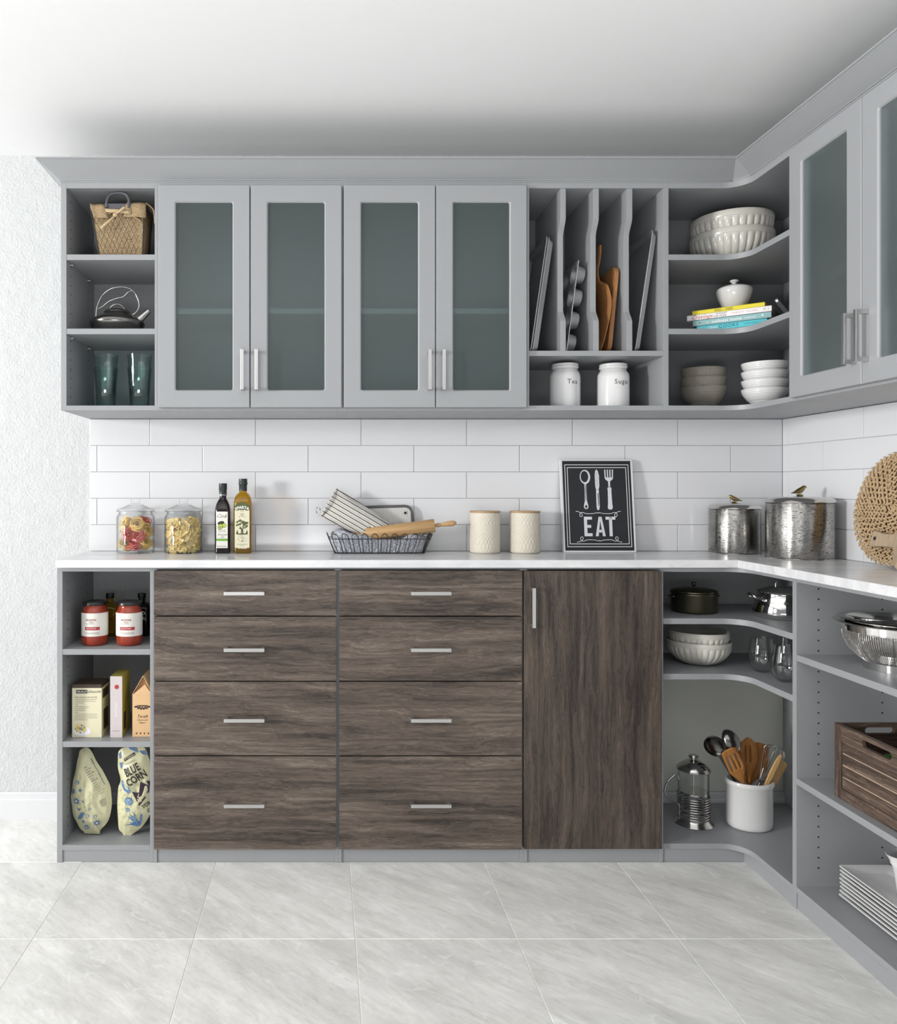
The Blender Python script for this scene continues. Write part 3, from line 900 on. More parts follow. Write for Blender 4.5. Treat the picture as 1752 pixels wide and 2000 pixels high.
# ================================================================== things in the wall units
# --- burlap basket
def basket():
    y0 = 2.675
    T = thing('burlap_basket', 'burlap lined wire basket with grey handle and ribbon bow, top open shelf', 'basket', (-0.69, y0 + 0.06, SH[0]))
    zb_ = 0.0005
    zt_ = 0.168
    def P(s, d, h):      # s 0..1 across, d 0..1 deep, h 0..1 up, tapered body
        xl = -0.073 - 0.026 * h; xr = 0.068 + 0.010 * h
        yl = -0.045 - 0.012 * h; yr = 0.050 + 0.016 * h
        return (xl + (xr - xl) * s, yl + (yr - yl) * d, zb_ + (zt_ - zb_) * h)
    def ringp(t, h):
        # rounded rectangle around the body
        t = (t % 1) * 4
        k, f = int(t), t - int(t)
        s, d = [(f, 0), (1, f), (1 - f, 1), (0, 1 - f)][k]
        x, y, z = P(s, d, h)
        bul = 0.004 * math.sin(PI * f) * math.sin(PI * h) + 0.0025 * noise.noise((x * 40, y * 40, z * 40))
        nx, ny = [(0, -1), (1, 0), (0, 1), (-1, 0)][k]
        return (x + nx * bul, y + ny * bul, z)
    b = MB().grid(lambda h, t: ringp(t, h), 12, 48, cv=True)
    b.add([ringp(i / 48, 0) for i in range(48)], [tuple(range(48))])
    b.obj('liner', M['burlap'], T, smooth=50, solid=0.002)
    # turned-down collar pieces
    def flap(pts, depth, name='collar'):
        MB().grid(lambda u, v: pts(u, v), 8, 8).obj(name, M['burlap'], T, smooth=60, solid=0.003)
    flap(lambda u, v: (-0.105 + 0.052 * u + 0.016 * v, -0.058 - 0.010 * math.sin(PI * 0.5 * min(1, v * 3)) + 0.004 * math.sin(6 * u), 0.179 - 0.050 * v - 0.004 * u), 0)
    flap(lambda u, v: (0.022 + 0.066 * u - 0.010 * v * (1 - u), -0.058 - 0.010 * math.sin(PI * 0.5 * min(1, v * 3)) + 0.003 * math.sin(7 * u), 0.184 - 0.052 * v - 0.004 * u), 0)
    flap(lambda u, v: (0.088 + 0.024 * math.sin(PI * 0.5 * min(1, v * 2.5)) + 0.006 * v, -0.064 + 0.13 * u, 0.180 - 0.072 * v + 0.004 * math.sin(8 * u)), 0)
    # gathered front edge and wire netting
    MB().tube(spline([(-0.055, -0.061, 0.137), (-0.02, -0.066, 0.150), (0.02, -0.066, 0.146), (0.07, -0.060, 0.120)], 6), 0.0045, 6).obj('gather', M['burlap'], T, smooth=60)
    w = MB()
    nx, nz = 8, 8
    def Q(i, j):
        s = (i + (0.5 if j % 2 else 0)) / nx; h = j / nz * 0.86
        x, y, z = P(0.06 + 0.88 * s, 0, h)
        return (x, y - 0.0085, z)
    for j in range(nz):
        for i in range(nx):
            a = Q(i, j)
            w.tube([a, Q(i, j + 1)], 0.0005, 4)
            w.tube([a, Q(i - 1, j + 1) if j % 2 == 0 else Q(i + 1, j + 1)], 0.0005, 4)
    w.obj('wire_netting', M['wire'], T, smooth=0)
    for sx in (0, 1):
        for d in (0, 1):
            a, c = P(sx, d, 0), P(sx, d, 1)
            o = (0.004 if sx else -0.004)
            MB().tube([(a[0] + o, a[1] - 0.004, a[2] + 0.001), (c[0] + o, c[1] - 0.004, c[2])], 0.0016, 6).obj('corner_wire', M['wire'], T)
    MB().box(-0.054, 0.036, -0.066, -0.058, 0.158, 0.178).obj('handle_bar', M['handle'], T, smooth=0, bevel=0.002)
    pts = [(-0.044, -0.067, 0.163), (-0.046, -0.063, 0.185), (-0.038, -0.058, 0.207), (-0.020, -0.055, 0.2165), (0.005, -0.055, 0.2165), (0.022, -0.058, 0.207), (0.030, -0.063, 0.186), (0.030, -0.067, 0.163)]
    MB().tube(spline(pts, 6), 0.0046, 10).obj('handle', M['handle'], T, smooth=60)
    for a, c in (((-0.014, -0.074, 0.133), (-0.062, -0.080, 0.088)), ((-0.014, -0.074, 0.136), (0.020, -0.080, 0.160))):
        p, q = Vector(a), Vector(c)
        dn = Vector((-(q - p).z, 0, (q - p).x)).normalized() * 0.0048
        m = (p + q) / 2 + Vector((0, -0.004, 0))
        MB().grid(lambda u, v: tuple((p * (1 - u) ** 2 + m * 2 * u * (1 - u) + q * u * u) + dn * (v - 0.5) * (1 + u)), 8, 3).obj('ribbon', M['ribbon'], T, smooth=60, solid=0.0012)
    MB().grid(lambda u, v: (-0.052 + 0.09 * u, -0.0705 - 0.003 * math.sin(PI * u), 0.146 + 0.012 * v - 0.006 * u), 8, 3).obj('ribbon', M['ribbon'], T, smooth=60, solid=0.0012)
    MB().ball((-0.014, -0.075, 0.136), (0.009, 0.005, 0.007), 10, 6).obj('ribbon_knot', M['ribbon'], T, smooth=60)
basket()

# --- kettle
yk = 2.79
T = thing('kettle', 'squat dark steel kettle with looped wire handle, middle open shelf', 'kettle', (X(229, yk), yk, SH[1]))
pr = [(0, 0.0005), (0.062, 0.0005), (0.074, 0.006), (0.088, 0.024), (0.0945, 0.036), (0.0965, 0.044), (0.094, 0.050), (0.080, 0.060), (0.062, 0.071), (0.0475, 0.080)]
MB().lathe(pr + [(0.0465, 0.0815), (0, 0.0815)], 48).obj('body', M['kettle'], T, smooth=50)
MB().lathe([(0, 0.082), (0.0455, 0.082), (0.0465, 0.084), (0.040, 0.091), (0.020, 0.0955), (0, 0.097)], 40).obj('lid', M['kettle'], T, smooth=50)
MB().tube(spline([(-0.027, 0, 0.091), (-0.024, 0, 0.103), (-0.010, 0, 0.113), (0.008, 0, 0.113), (0.022, 0, 0.102), (0.029, 0, 0.089)], 6), 0.0022, 8).obj('lid_loop', M['steel'], T, smooth=60)
k1 = [(-0.076, 0, 0.063), (-0.075, 0, 0.088), (-0.069, 0, 0.115), (-0.053, 0, 0.146), (-0.025, 0, 0.168), (0.010, 0, 0.176), (0.040, 0, 0.171), (0.062, 0, 0.155), (0.076, 0, 0.125), (0.076, 0, 0.100), (0.064, 0, 0.083), (0.052, 0, 0.073), (0.070, 0, 0.064)]
MB().tube(spline(k1, 6), 0.0026, 8).obj('handle', M['steel'], T, smooth=60)
k2 = [(-0.069, 0.002, 0.098), (-0.055, 0.004, 0.106), (-0.030, 0.004, 0.126), (0.000, 0.004, 0.137), (0.020, 0.004, 0.142), (0.038, 0.003, 0.158), (0.054, 0.001, 0.162)]
MB().tube(spline(k2, 6), 0.0022, 8).obj('handle_strand', M['steel'], T, smooth=60)
MB().tube(spline([(0.066, 0, 0.048), (0.082, 0, 0.062), (0.100, 0, 0.079), (0.113, 0, 0.091)], 5), [0.017, 0.0165, 0.016, 0.0155, 0.015, 0.0143, 0.0136, 0.013, 0.0125, 0.012, 0.0115, 0.011, 0.0105, 0.010, 0.0098, 0.0098], 14).obj('spout', M['steel'], T, smooth=60)

# --- teal tumblers, stacked in twos
def tumbler_mesh():
    o = [(0, 0.0004), (0.031, 0.0004), (0.0325, 0.002), (0.0385, 0.09), (0.0435, 0.149), (0.0425, 0.1495), (0.0412, 0.149), (0.0364, 0.09), (0.0308, 0.014), (0.0295, 0.0125), (0, 0.0125)]
    return MB().lathe(o, 40)
yt = 2.80
zs = ZB + 0.0165
names = [('teal glass tumbler standing on the shelf under another, nearer the free end', 207, 0), ('teal glass tumbler nested on top of the stack nearer the free end', 207, 0.046),
         ('teal glass tumbler standing on the shelf under another, beside the glazed doors', 272.5, 0), ('teal glass tumbler nested on top of the stack beside the glazed doors', 272.5, 0.046)]
tm = None
for lab, u, dz in names:
    if tm is None:
        o = tumbler_mesh().obj('tumbler', M['teal'], smooth=40); tm = o
    else:
        o = tm.copy(); COL.objects.link(o)
    o.location = (X(u, yt), yt, zs + dz)
    tag(o, lab, 'tumbler', 'teal tumblers')

# --- baking trays, muffin tin, boards between the dividers
def baking_sheet(label, x, y, lean, h, w, z=TRZ, depth=0.018, mat='pan', group=None):
    """flared-rim sheet pan standing on its short edge; its inside faces -x"""
    T = thing('baking_sheet', label, 'baking sheet', (x, y, z), (0, lean, 0), group)
    b = MB()
    def loop(ins, d, r):
        pts = rrect(-w / 2 + ins, w / 2 - ins, ins, h - ins, r)
        return [(d, p[0], p[1]) for p in pts]
    L = [loop(-0.004, 0.0, 0.016), loop(-0.004, 0.0022, 0.016), loop(0.0, 0.0022, 0.014), loop(0.008, depth, 0.012)]
    n = len(L[0])
    vs = [p for l in L for p in l]
    fs = []
    for i in range(3):
        fs += [(i * n + k, i * n + (k + 1) % n, (i + 1) * n + (k + 1) % n, (i + 1) * n + k) for k in range(n)]
    fs.append(tuple(range(3 * n, 4 * n)))
    b.add(vs, fs)
    b.obj('sheet', M[mat], T, (0, 0, 0.006), smooth=40, solid=0.0016)
    MB().tube([(0.0008, p[1], p[2]) for p in loop(-0.0035, 0, 0.016)], 0.0022, 6, closed=True).obj('rolled_rim', M[mat], T, (0, 0, 0.006), smooth=60)
    return T
xa = 0.7085
lean = math.radians(8.3)
baking_sheet('aluminium baking sheet leaning in the first tray slot, outer of the nested pair', xa + 0.012, 2.82, lean, 0.395, 0.25, group='baking sheets')
baking_sheet('aluminium baking sheet nested inside another in the first tray slot', xa + 0.0045, 2.82, lean, 0.398, 0.25, group='baking sheets')
baking_sheet('short baking sheet upright against the first tray slot side', 0.7040, 2.87, 0.0, 0.305, 0.20, depth=0.0035, group='baking sheets')
xa = X(1240, 2.69)
lean = math.radians(8.4)
baking_sheet('dark grey baking sheet leaning alone in the last tray slot', xa, 2.82, lean, 0.42, 0.25, group='baking sheets')

xa = X(1108, 2.69)
lean = math.radians(7.6)
T = thing('muffin_tin', 'metal muffin tin standing on end in the second tray slot', 'muffin tin', (xa, 2.82, TRZ + 0.004), (0, lean, 0))
b = MB()
cw, chh = 0.082, 0.0795
for i in range(3):
    for j in range(4):
        cy, cz = (i - 1) * cw, 0.040 + j * chh
        s0 = len(b.v)
        n = 24
        for k in range(n):
            t = 2 * PI * k / n
            m = max(abs(math.cos(t)), abs(math.sin(t)))
            b.v.append((0, cy + cw / 2 * math.cos(t) / m, cz + chh / 2 * math.sin(t) / m))
        for k in range(n):
            t = 2 * PI * k / n
            b.v.append((0, cy + 0.033 * math.cos(t), cz + 0.033 * math.sin(t)))
        b.f += [(s0 + k, s0 + (k + 1) % n, s0 + n + (k + 1) % n, s0 + n + k) for k in range(n)]
b.obj('plate', M['pan'], T, smooth=0, solid=0.0022)
cup = None
for i in range(3):
    for j in range(4):
        p = (0.001, (i - 1) * cw, 0.040 + j * chh)
        if cup is None:
            cup = MB().lathe([(0.0345, -0.0015), (0.033, 0.0), (0.0265, 0.030), (0.025, 0.0315), (0, 0.0315)], 24).map(lambda x, y, z: (z, x, y)).obj('cup', M['pan'], T, p, smooth=45, solid=0.0012)
        else:
            o = cup.copy(); COL.objects.link(o); o.location = p

xa = X(1186, 2.70)
T = thing('cutting_board', 'pale wooden cutting board leaning in the third tray slot', 'cutting board', (xa - 0.004, 2.81, TRZ + 0.003), (0, math.radians(5.4), 0))
MB().prism([(p[0], p[1]) for p in rrect(-0.10, 0.10, 0.002, 0.305, 0.03)], 0.008, 0.023, 'yz').obj('board', M['boardwood'], T, smooth=30, bevel=0.002)
T = thing('serving_board', 'curved wooden paddle with bent handle in front of pale board, third tray slot', 'serving board', (xa - 0.0065, 2.80, TRZ))
cl = spline([(-0.010, 0.006), (-0.002, 0.05), (0.010, 0.12), (0.016, 0.18), (0.008, 0.235), (-0.004, 0.262), (-0.006, 0.30), (0.003, 0.345), (0.007, 0.392)], 5)
wd = [0.055, 0.075, 0.09, 0.09, 0.075, 0.03, 0.019, 0.017, 0.013]
def wat(i):
    f = i / 5; k = min(int(f), 7); f -= k
    return wd[k] + (wd[k + 1] - wd[k]) * f
b = MB()
n = len(cl)
b.grid(lambda u, v: (cl[round(u * (n - 1))][0] + 0.0065 * math.cos(2 * PI * v), -0.025 + wat(round(u * (n - 1))) * math.sin(2 * PI * v), cl[round(u * (n - 1))][1]), n, 14, cv=True)
b.add([b.v[k] for k in range(14)], [tuple(range(14))]); b.add([b.v[(n - 1) * 14 + k] for k in range(14)], [tuple(range(14))])
b.obj('board', M['boardwood'], T, smooth=50)

# --- Tea and Sugar jars
def word_jar(word, label, u, y, r, h, du):
    T = thing('storage_jar', label, 'jar', (X(u, y), y, ZB + 0.0165), group='white lettered jars')
    s = h / 0.157
    pr = [(0, 0.0005), (r * 0.94, 0.0005), (r * 0.985, 0.004), (r, 0.012), (r, 0.108 * s), (r * 0.975, 0.119 * s), (r * 0.90, 0.127 * s), (r * 0.83, 0.131 * s), (r * 0.81, 0.137 * s)]
    MB().lathe(pr + [(r * 0.8, 0.1375 * s), (0, 0.1375 * s)], 48).obj('body', M['white'], T, smooth=50)
    MB().lathe([(0, 0.138 * s), (r * 0.82, 0.138 * s), (r * 0.88, 0.142 * s), (r * 0.88, 0.146 * s), (r * 0.85, 0.148 * s), (r * 0.87, 0.151 * s), (r * 0.86, 0.155 * s), (r * 0.80, 0.157 * s), (0, 0.157 * s)], 48).obj('lid', M['white'], T, smooth=40)
    def wrap(x, yv, off=0.0004):
        a = -PI / 2 + math.atan2(-X(u, y), -y) * 0 + x / r
        return ((r + off) * math.cos(a), (r + off) * math.sin(a), yv)
    MB().text(word, 0.0235, lambda a, c: wrap(a + du, c + 0.089 * s), spacing=1.12).obj('lettering', M['ink'], T, smooth=0, flip=False)
    b = MB()
    for k in range(9):
        a0 = (k - 4) * 0.0085 + du
        for q in range(3):
            b.flat(ellipse(a0 + 0.0025 * math.cos(q * 2.1), 0.020 + 0.0028 * math.sin(q * 2.1) + 0.003 * (k % 2), 0.0022, 0.0013, 8, q * 2.1), lambda a, c: wrap(a, c, 0.0007))
    b.obj('embossed_sprigs', M['white'], T, smooth=0, flip=False)
word_jar('Tea', 'white lidded ceramic jar lettered Tea under the tray slots', 1103.5, 2.77, 0.0525, 0.159, 0.011)
word_jar('Sugar', 'white lidded ceramic jar lettered Sugar under the tray slots', 1197.5, 2.77, 0.0545, 0.158, 0.014)

# --- fluted bowls
def fluted_bowl(label, loc, r, h, n=34, base=0.5, group=None, mat='cream'):
    T = thing('mixing_bowl', label, 'bowl', loc, group=group)
    rows = []
    K = 22
    for i in range(K + 1):
        t = i / K
        rows.append((r * (base + (0.985 - base) * math.sin(PI / 2 * t ** 0.72)), 0.002 + (h * 0.80) * t))
    flute_top = len(rows)
    rows += [(r * 0.992, h * 0.82), (r, h * 0.86), (r, h * 0.97), (r * 0.985, h), (r * 0.955, h), (r * 0.94, h * 0.95)]
    for i in range(8, -1, -1):
        t = i / 9
        rows.append((r * (base + (0.93 - base) * math.sin(PI / 2 * t ** 0.72)) * 0.98, 0.010 + h * 0.85 * t))
    rows = [(0, 0.0005), (r * base * 0.96, 0.0005)] + rows + [(0, 0.010)]
    def mod(t, i, z):
        k = i - 2
        if k < 1 or k > flute_top - 2: return 1.0
        a = smoothstep(0, 3, k) * smoothstep(flute_top - 1, flute_top - 3.2, k)
        return 1 + a * 0.032 * (abs(math.sin(n * t / 2)) ** 0.7 - 0.75)
    MB().lathe(rows, n * 6, mod=mod).obj('bowl', M[mat], T, smooth=50)
    return T
yb_ = 2.85
fluted_bowl('large cream fluted mixing bowl holding another, top corner shelf', (X(1428.5, yb_), yb_, SH[0]), 0.140, 0.122, group='fluted mixing bowls')
fluted_bowl('large cream fluted mixing bowl nested inside another, top corner shelf', (X(1428.5, yb_), yb_, SH[0] + 0.060), 0.1370, 0.122, group='fluted mixing bowls')

# --- cookbooks on the middle corner shelf
def book(label, p0, ang, L, W, z, th, cover, spine, title):
    """p0 = far end of the spine foot; spine runs along ang; covers reach back from it"""
    T = thing('cookbook', label, 'book', (p0[0], p0[1], z), (0, 0, ang), 'stacked cookbooks')
    MB().box(0.0015, L - 0.0015, 0.003, W - 0.002, 0.0012, th - 0.0012).obj('pages', M['pages'], T, smooth=0)
    MB().add([], []).box(0, L, 0, W, th - 0.0013, th).box(0, L, 0, W, 0, 0.0013).box(0, L, 0, 0.0022, 0, th).obj('cover', M[cover], T, smooth=0)
    for args in title:
        s, size, xx, zz, mt, kw = args
        MB().text(s, size, lambda a, c: (xx + a, -0.0004, zz + c), **kw).obj('lettering', M[mt], T, smooth=0, flip=False)
    return T
ang = math.atan2(-0.159, 0.204)
e1 = Vector((math.cos(ang), math.sin(ang))); e2 = Vector((-math.sin(ang), math.cos(ang)))
P0 = Vector((1.2727, 2.735))
z0 = SH[1]
L = 0.2586
def at(a, b): q = P0 + e1 * a + e2 * b; return (q.x, q.y)
book('turquoise cookbook at the bottom of the stack, middle corner shelf', at(0.030, 0.004), ang, 0.215, 0.19, z0 + 0.0002, 0.0205, 'bookteal', 'bookteal',
     [('COOKS', 0.0165, 0.100, 0.0108, 'tealink', dict(bold=0.004, spacing=1.1)), ('Classic', 0.011, 0.050, 0.0108, 'whiteink', dict(shear=0.3)), ('LAURIE DAVIS', 0.006, 0.168, 0.011, 'tealink', dict(spacing=1.2))])
z0 += 0.0209
book('pale aqua cookbook second from the bottom of the stack, middle corner shelf', at(0.018, 0.002), ang, 0.2395, 0.19, z0, 0.0200, 'bookaqua', 'bookaqua',
     [('the', 0.007, 0.047, 0.0095, 'whiteink', {}), ('wellness mama', 0.0155, 0.106, 0.0095, 'whiteink', {}), ('cookbook', 0.0085, 0.176, 0.0095, 'whiteink', {}), ('H', 0.010, 0.022, 0.0095, 'ink', {}), ('+', 0.014, 0.214, 0.010, 'whiteink', dict(bold=0.03))])
z0 += 0.0203
book('white cookbook with red script title under the yellow one', at(0, 0), ang, L, 0.20, z0, 0.0190, 'bookwhite', 'bookwhite',
     [('Cravings', 0.0195, 0.046, 0.0095, 'redink', dict(shear=0.45)), ('HUNGRY', 0.0085, 0.108, 0.0137, 'ink', dict(shear=0.2)), ('FOR MORE', 0.0085, 0.104, 0.0054, 'ink', dict(shear=0.2)), ('CHRISSY TEIGEN', 0.0088, 0.178, 0.0095, 'pinkink', dict(spacing=1.25)), ('o', 0.014, 0.238, 0.011, 'greyink', {}), ('I', 0.011, 0.249, 0.0095, 'greyink', {})])
z0 += 0.0193
ytop = z0
book('yellow cookbook on top of the stack under the sugar bowl', at(0.016, 0.006), ang, 0.222, 0.185, z0, 0.0150, 'yellow', 'yellow',
     [('WELL\u2014FARE', 0.0125, 0.098, 0.0075, 'ink', dict(sx=0.8))])
z0 += 0.0151
# dark book leaning against the end of the stack
q = at(L + 0.055, 0.03)
T = thing('cookbook', 'black cookbook leaning against the end of the stacked cookbooks', 'book', (q[0], q[1], SH[1]), (0, 0, ang), 'stacked cookbooks')
bk = MB().box(0, 0.012, 0, 0.17, 0, 0.098)
tl = math.radians(-33)
rotf = lambda x, y, z: (x * math.cos(tl) + z * math.sin(tl), y, -x * math.sin(tl) * 0 + z * math.cos(tl) + max(0, x) * 0.55)
bk.map(rotf).obj('cover', M['slate'], T, smooth=0)
MB().flat(ellipse(0.006, 0.09, 0.004, 0.005, 10), lambda a, c: rotf(a, -0.0012, c)).obj('white_mark', M['whiteink'], T, smooth=0, flip=False)

yq = 2.775
T = thing('sugar_bowl', 'white lidded sugar bowl standing on the stacked cookbooks', 'sugar bowl', (X(1434, yq), yq, z0 + 0.0003))
MB().lathe([(0, 0.0003), (0.027, 0.0003), (0.029, 0.003), (0.030, 0.008), (0.042, 0.030), (0.053, 0.056), (0.058, 0.074), (0.0585, 0.084), (0.056, 0.0885), (0.0535, 0.0885), (0, 0.086)], 48).obj('bowl', M['white'], T, smooth=50)
MB().lathe([(0, 0.0865), (0.053, 0.0888), (0.053, 0.0905), (0.040, 0.0975), (0.018, 0.1025), (0.008, 0.1035), (0.0065, 0.108), (0.010, 0.1115), (0.0145, 0.1145), (0.0135, 0.119), (0.007, 0.1215), (0, 0.122)], 40).obj('lid', M['white'], T, smooth=50)

# --- dark crosshatched bowls and white ridged bowls
def stack_bowls():
    y = 2.82
    x = X(1373.5, y)
    p = None
    labs = ['dark crosshatched bowl at the bottom of its stack, lowest corner shelf', 'dark crosshatched bowl in the middle of its stack of three', 'dark crosshatched bowl on top of its stack of three']
    for k in range(3):
        loc = (x, y, ZB + 0.0165 + 0.0335 * k)
        if p is None:
            T = thing('crosshatched_bowl', labs[0], 'bowl', loc, group='crosshatched bowls')
            MB().lathe([(0.054, 0.0235), (0.064, 0.036), (0.0705, 0.050), (0.0745, 0.065), (0.0765, 0.080), (0.0755, 0.0812)], 56).obj('glazed_band', M['cross'], T, smooth=50)
            MB().lathe([(0, 0.0004), (0.033, 0.0004), (0.036, 0.003), (0.046, 0.0125), (0.054, 0.0235)], 56).obj('foot', M['greyglaze'], T, smooth=50)
            MB().lathe([(0.0755, 0.0812), (0.0735, 0.080), (0.071, 0.066), (0.065, 0.046), (0.052, 0.028), (0.030, 0.012), (0, 0.010)], 56).obj('inside', M['cream'], T, smooth=50)
            p = T
        else:
            dup(p, loc, (0, 0, k * 0.7), labs[k])
    y = 2.70
    x = X(1494, y)
    p = None
    labs = ['white ridged bowl at the bottom of its stack of four', 'white ridged bowl second from the bottom of its stack', 'white ridged bowl third from the bottom of its stack', 'white ridged bowl on top of its stack of four']
    for k in range(4):
        loc = (x, y, ZB + 0.0165 + 0.030 * k)
        if p is None:
            T = thing('ridged_bowl', labs[0], 'bowl', loc, group='white ridged bowls')
            out = [(0.041, 0.0085)]
            for i in range(41):
                t = i / 40
                out.append((0.041 + 0.0325 * math.sin(PI / 2 * t) + 0.0006 * math.cos(2 * PI * t * 9), 0.010 + 0.050 * t))
            MB().lathe(out + [(0.0722, 0.0607), (0.071, 0.059), (0.066, 0.040), (0.055, 0.022), (0.036, 0.0135), (0, 0.012)], 56).obj('bowl', M['white'], T, smooth=50)
            MB().lathe([(0, 0.0004), (0.034, 0.0004), (0.036, 0.002), (0.041, 0.0085)], 56).obj('foot', M['clay'], T, smooth=50)
            p = T
        else:
            dup(p, loc, (0, 0, k * 0.5), labs[k])
stack_bowls()
# ================================================================== things on the worktop
# --- pasta jars
def pasta_jar(label, u, y):
    T = thing('pasta_jar', label, 'jar', (X(u, y), y, ZC), group='glass pasta jars')
    R, r = 0.0695, 0.0665
    MB().lathe([(0, 0.0004), (R - 0.004, 0.0004), (R - 0.001, 0.003), (R, 0.007), (R, 0.132), (R - 0.003, 0.139), (R - 0.008, 0.144), (R - 0.008, 0.154), (R - 0.011, 0.154), (R - 0.011, 0.144), (r - 0.005, 0.139), (r, 0.131), (r, 0.008), (r - 0.004, 0.005), (0, 0.005)], 56).obj('jar', M['clear'], T, smooth=40)
    MB().lathe([(0, 0.1545), (R - 0.003, 0.1545), (R - 0.001, 0.1565), (R - 0.001, 0.1595), (R - 0.004, 0.161), (0.050, 0.166), (0.034, 0.174), (0.0265, 0.177), (0.0265, 0.180), (0.0150, 0.1815), (0.0145, 0.185), (0.0172, 0.190), (0.0178, 0.197), (0.0155, 0.201), (0, 0.202)], 48).obj('lid', M['clear'], T, smooth=40)
    MB().lathe([(R - 0.0095, 0.1525), (R + 0.001, 0.1525), (R + 0.0015, 0.1542), (R - 0.0095, 0.1542)], 48).obj('seal_ring', M['clear'], T, smooth=0)
    return T
yj = 2.895
pasta_jar('lidded glass jar of yellow and pink pasta nests', 265, yj)
pasta_jar('lidded glass jar full of pale pasta curls beside the oil bottles', 358.5, yj)

def nest(seed, mat):
    rnd = random.Random(seed)
    b = MB()
    for k in range(26):
        R = 0.0055 + 0.0195 * rnd.random() ** 0.7
        tz, ty = rnd.uniform(-0.32, 0.32), rnd.uniform(-0.32, 0.32)
        dz = rnd.uniform(-0.009, 0.009)
        ph = rnd.random() * 6
        pts = []
        for i in range(22):
            t = 2 * PI * i / 22
            rr = R * (1 + 0.10 * math.sin(2 * t + ph) + 0.06 * math.sin(5 * t + ph * 2))
            x, y = rr * math.cos(t), rr * math.sin(t)
            pts.append((x, y, dz + x * tz + y * ty + 0.002 * math.sin(3 * t + ph)))
        b.tube(pts, 0.0021, 5, closed=True, flat=0.55)
    return b.obj('pasta_nest', M[mat], smooth=60)
cx = X(265, yj)
spots = [('pastag', -0.036, -0.014, 0.032, (0.9, 0.1, 0.4)), ('pastar', 0.002, -0.030, 0.026, (0.3, 0.2, 0)), ('pastay', 0.036, -0.012, 0.038, (1.1, 0.3, 0.9)), ('pastay', 0.0, 0.028, 0.034, (0.2, 0.3, 1)),
         ('pastar', -0.018, -0.032, 0.068, (1.25, 0.1, 0.3)), ('pastar', 0.018, -0.030, 0.058, (1.0, -0.5, 0.2)), ('pastay', 0.038, 0.004, 0.082, (1.3, 0.2, 1.2)), ('pastag', -0.034, 0.018, 0.074, (0.6, 0.5, 0.2)),
         ('pastay', 0.012, -0.026, 0.104, (0.95, 0.25, 0.1)), ('pastay', -0.036, -0.006, 0.105, (1.2, 0.0, -0.9)), ('pastar', 0.026, 0.024, 0.112, (0.3, 0.2, 0.5))]
desc = {'pastay': 'yellow', 'pastar': 'pink', 'pastag': 'pale tan'}
protos = {}
labels = ['pale tan pasta nest low in the glass jar', 'pink pasta nest at the bottom front of the glass jar', 'yellow pasta nest low beside the pink ones', 'yellow pasta nest at the back of the jar floor',
          'large pink pasta nest in the middle of the glass jar', 'pink pasta nest tilted between two other pink ones', 'yellow pasta nest on edge against the jar wall near the other jar', 'pale tan pasta nest behind the large pink one',
          'round yellow pasta nest on top at the jar front', 'yellow pasta nest on edge near the jar top by the free end', 'pink pasta nest at the back under the lid']
for (mt, dx, dy, dz, rt), lab in zip(spots, labels):
    if mt not in protos:
        o = nest(len(protos) + 3, mt); protos[mt] = o
    else:
        o = protos[mt].copy(); COL.objects.link(o)
    o.location = (cx + dx * 0.93, yj + dy * 0.93, ZC + dz + 0.002); o.rotation_euler = rt
    o.scale = (1.0, 1.0, 1.0)
    tag(o, lab, 'pasta', 'pasta nests in the glass jar')

def curl(seed):
    """a butterfly-like curl of pasta: two rounded lobes pinched in the middle"""
    rnd = random.Random(seed)
    c1, c2, tw = rnd.uniform(0.006, 0.011), rnd.uniform(-0.5, 0.9), rnd.uniform(-0.8, 0.8)
    def f(u, v):
        s = (u - 0.5) * 2
        w = 0.0042 + 0.0098 * math.sin(PI * min(1, abs(s) ** 0.9 * 0.86))
        q = (v - 0.5) * 2
        y = q * w
        z = c1 * (abs(s) ** 1.6) * (1 if s > 0 else c2) + 0.004 * (1 - abs(s)) * (q * q) + 0.0035 * math.sin(q * 2.2) * s
        a = tw * s
        return (s * 0.0155, y * math.cos(a) - z * math.sin(a), y * math.sin(a) + z * math.cos(a))
    return MB().grid(f, 13, 7).obj('pasta_curl', M['bow'], smooth=70, solid=0.0014)
cx = X(358.5, yj)
cp = [curl(k) for k in range(5)]
rnd = random.Random(5)
cnt = 0
for lay in range(8):
    zz = 0.016 + lay * 0.0142
    for k in range(13):
        if k < 9:
            a = PI * 1.5 + (k - 4 + 0.5 * (lay % 2)) * 0.42 + rnd.uniform(-0.1, 0.1); rr = 0.049 + rnd.uniform(-0.003, 0.002)
        else:
            a = rnd.random() * 2 * PI; rr = rnd.uniform(0.006, 0.030)
        o = cp[rnd.randrange(5)]
        if cnt >= 5:
            o = o.copy(); COL.objects.link(o)
        else:
            o = cp[cnt]
        o.location = (cx + rr * math.cos(a), yj + rr * math.sin(a), ZC + zz + rnd.uniform(-0.003, 0.003))
        o.rotation_euler = (rnd.uniform(0.6, 2.2) if k < 9 else rnd.uniform(-1, 1), rnd.uniform(-0.8, 0.8), a + PI / 2 + rnd.uniform(-0.5, 0.5))
        tag(o, 'pale yellow pasta curl among many filling the second glass jar', 'pasta', 'pasta curls in the second glass jar')
        cnt += 1

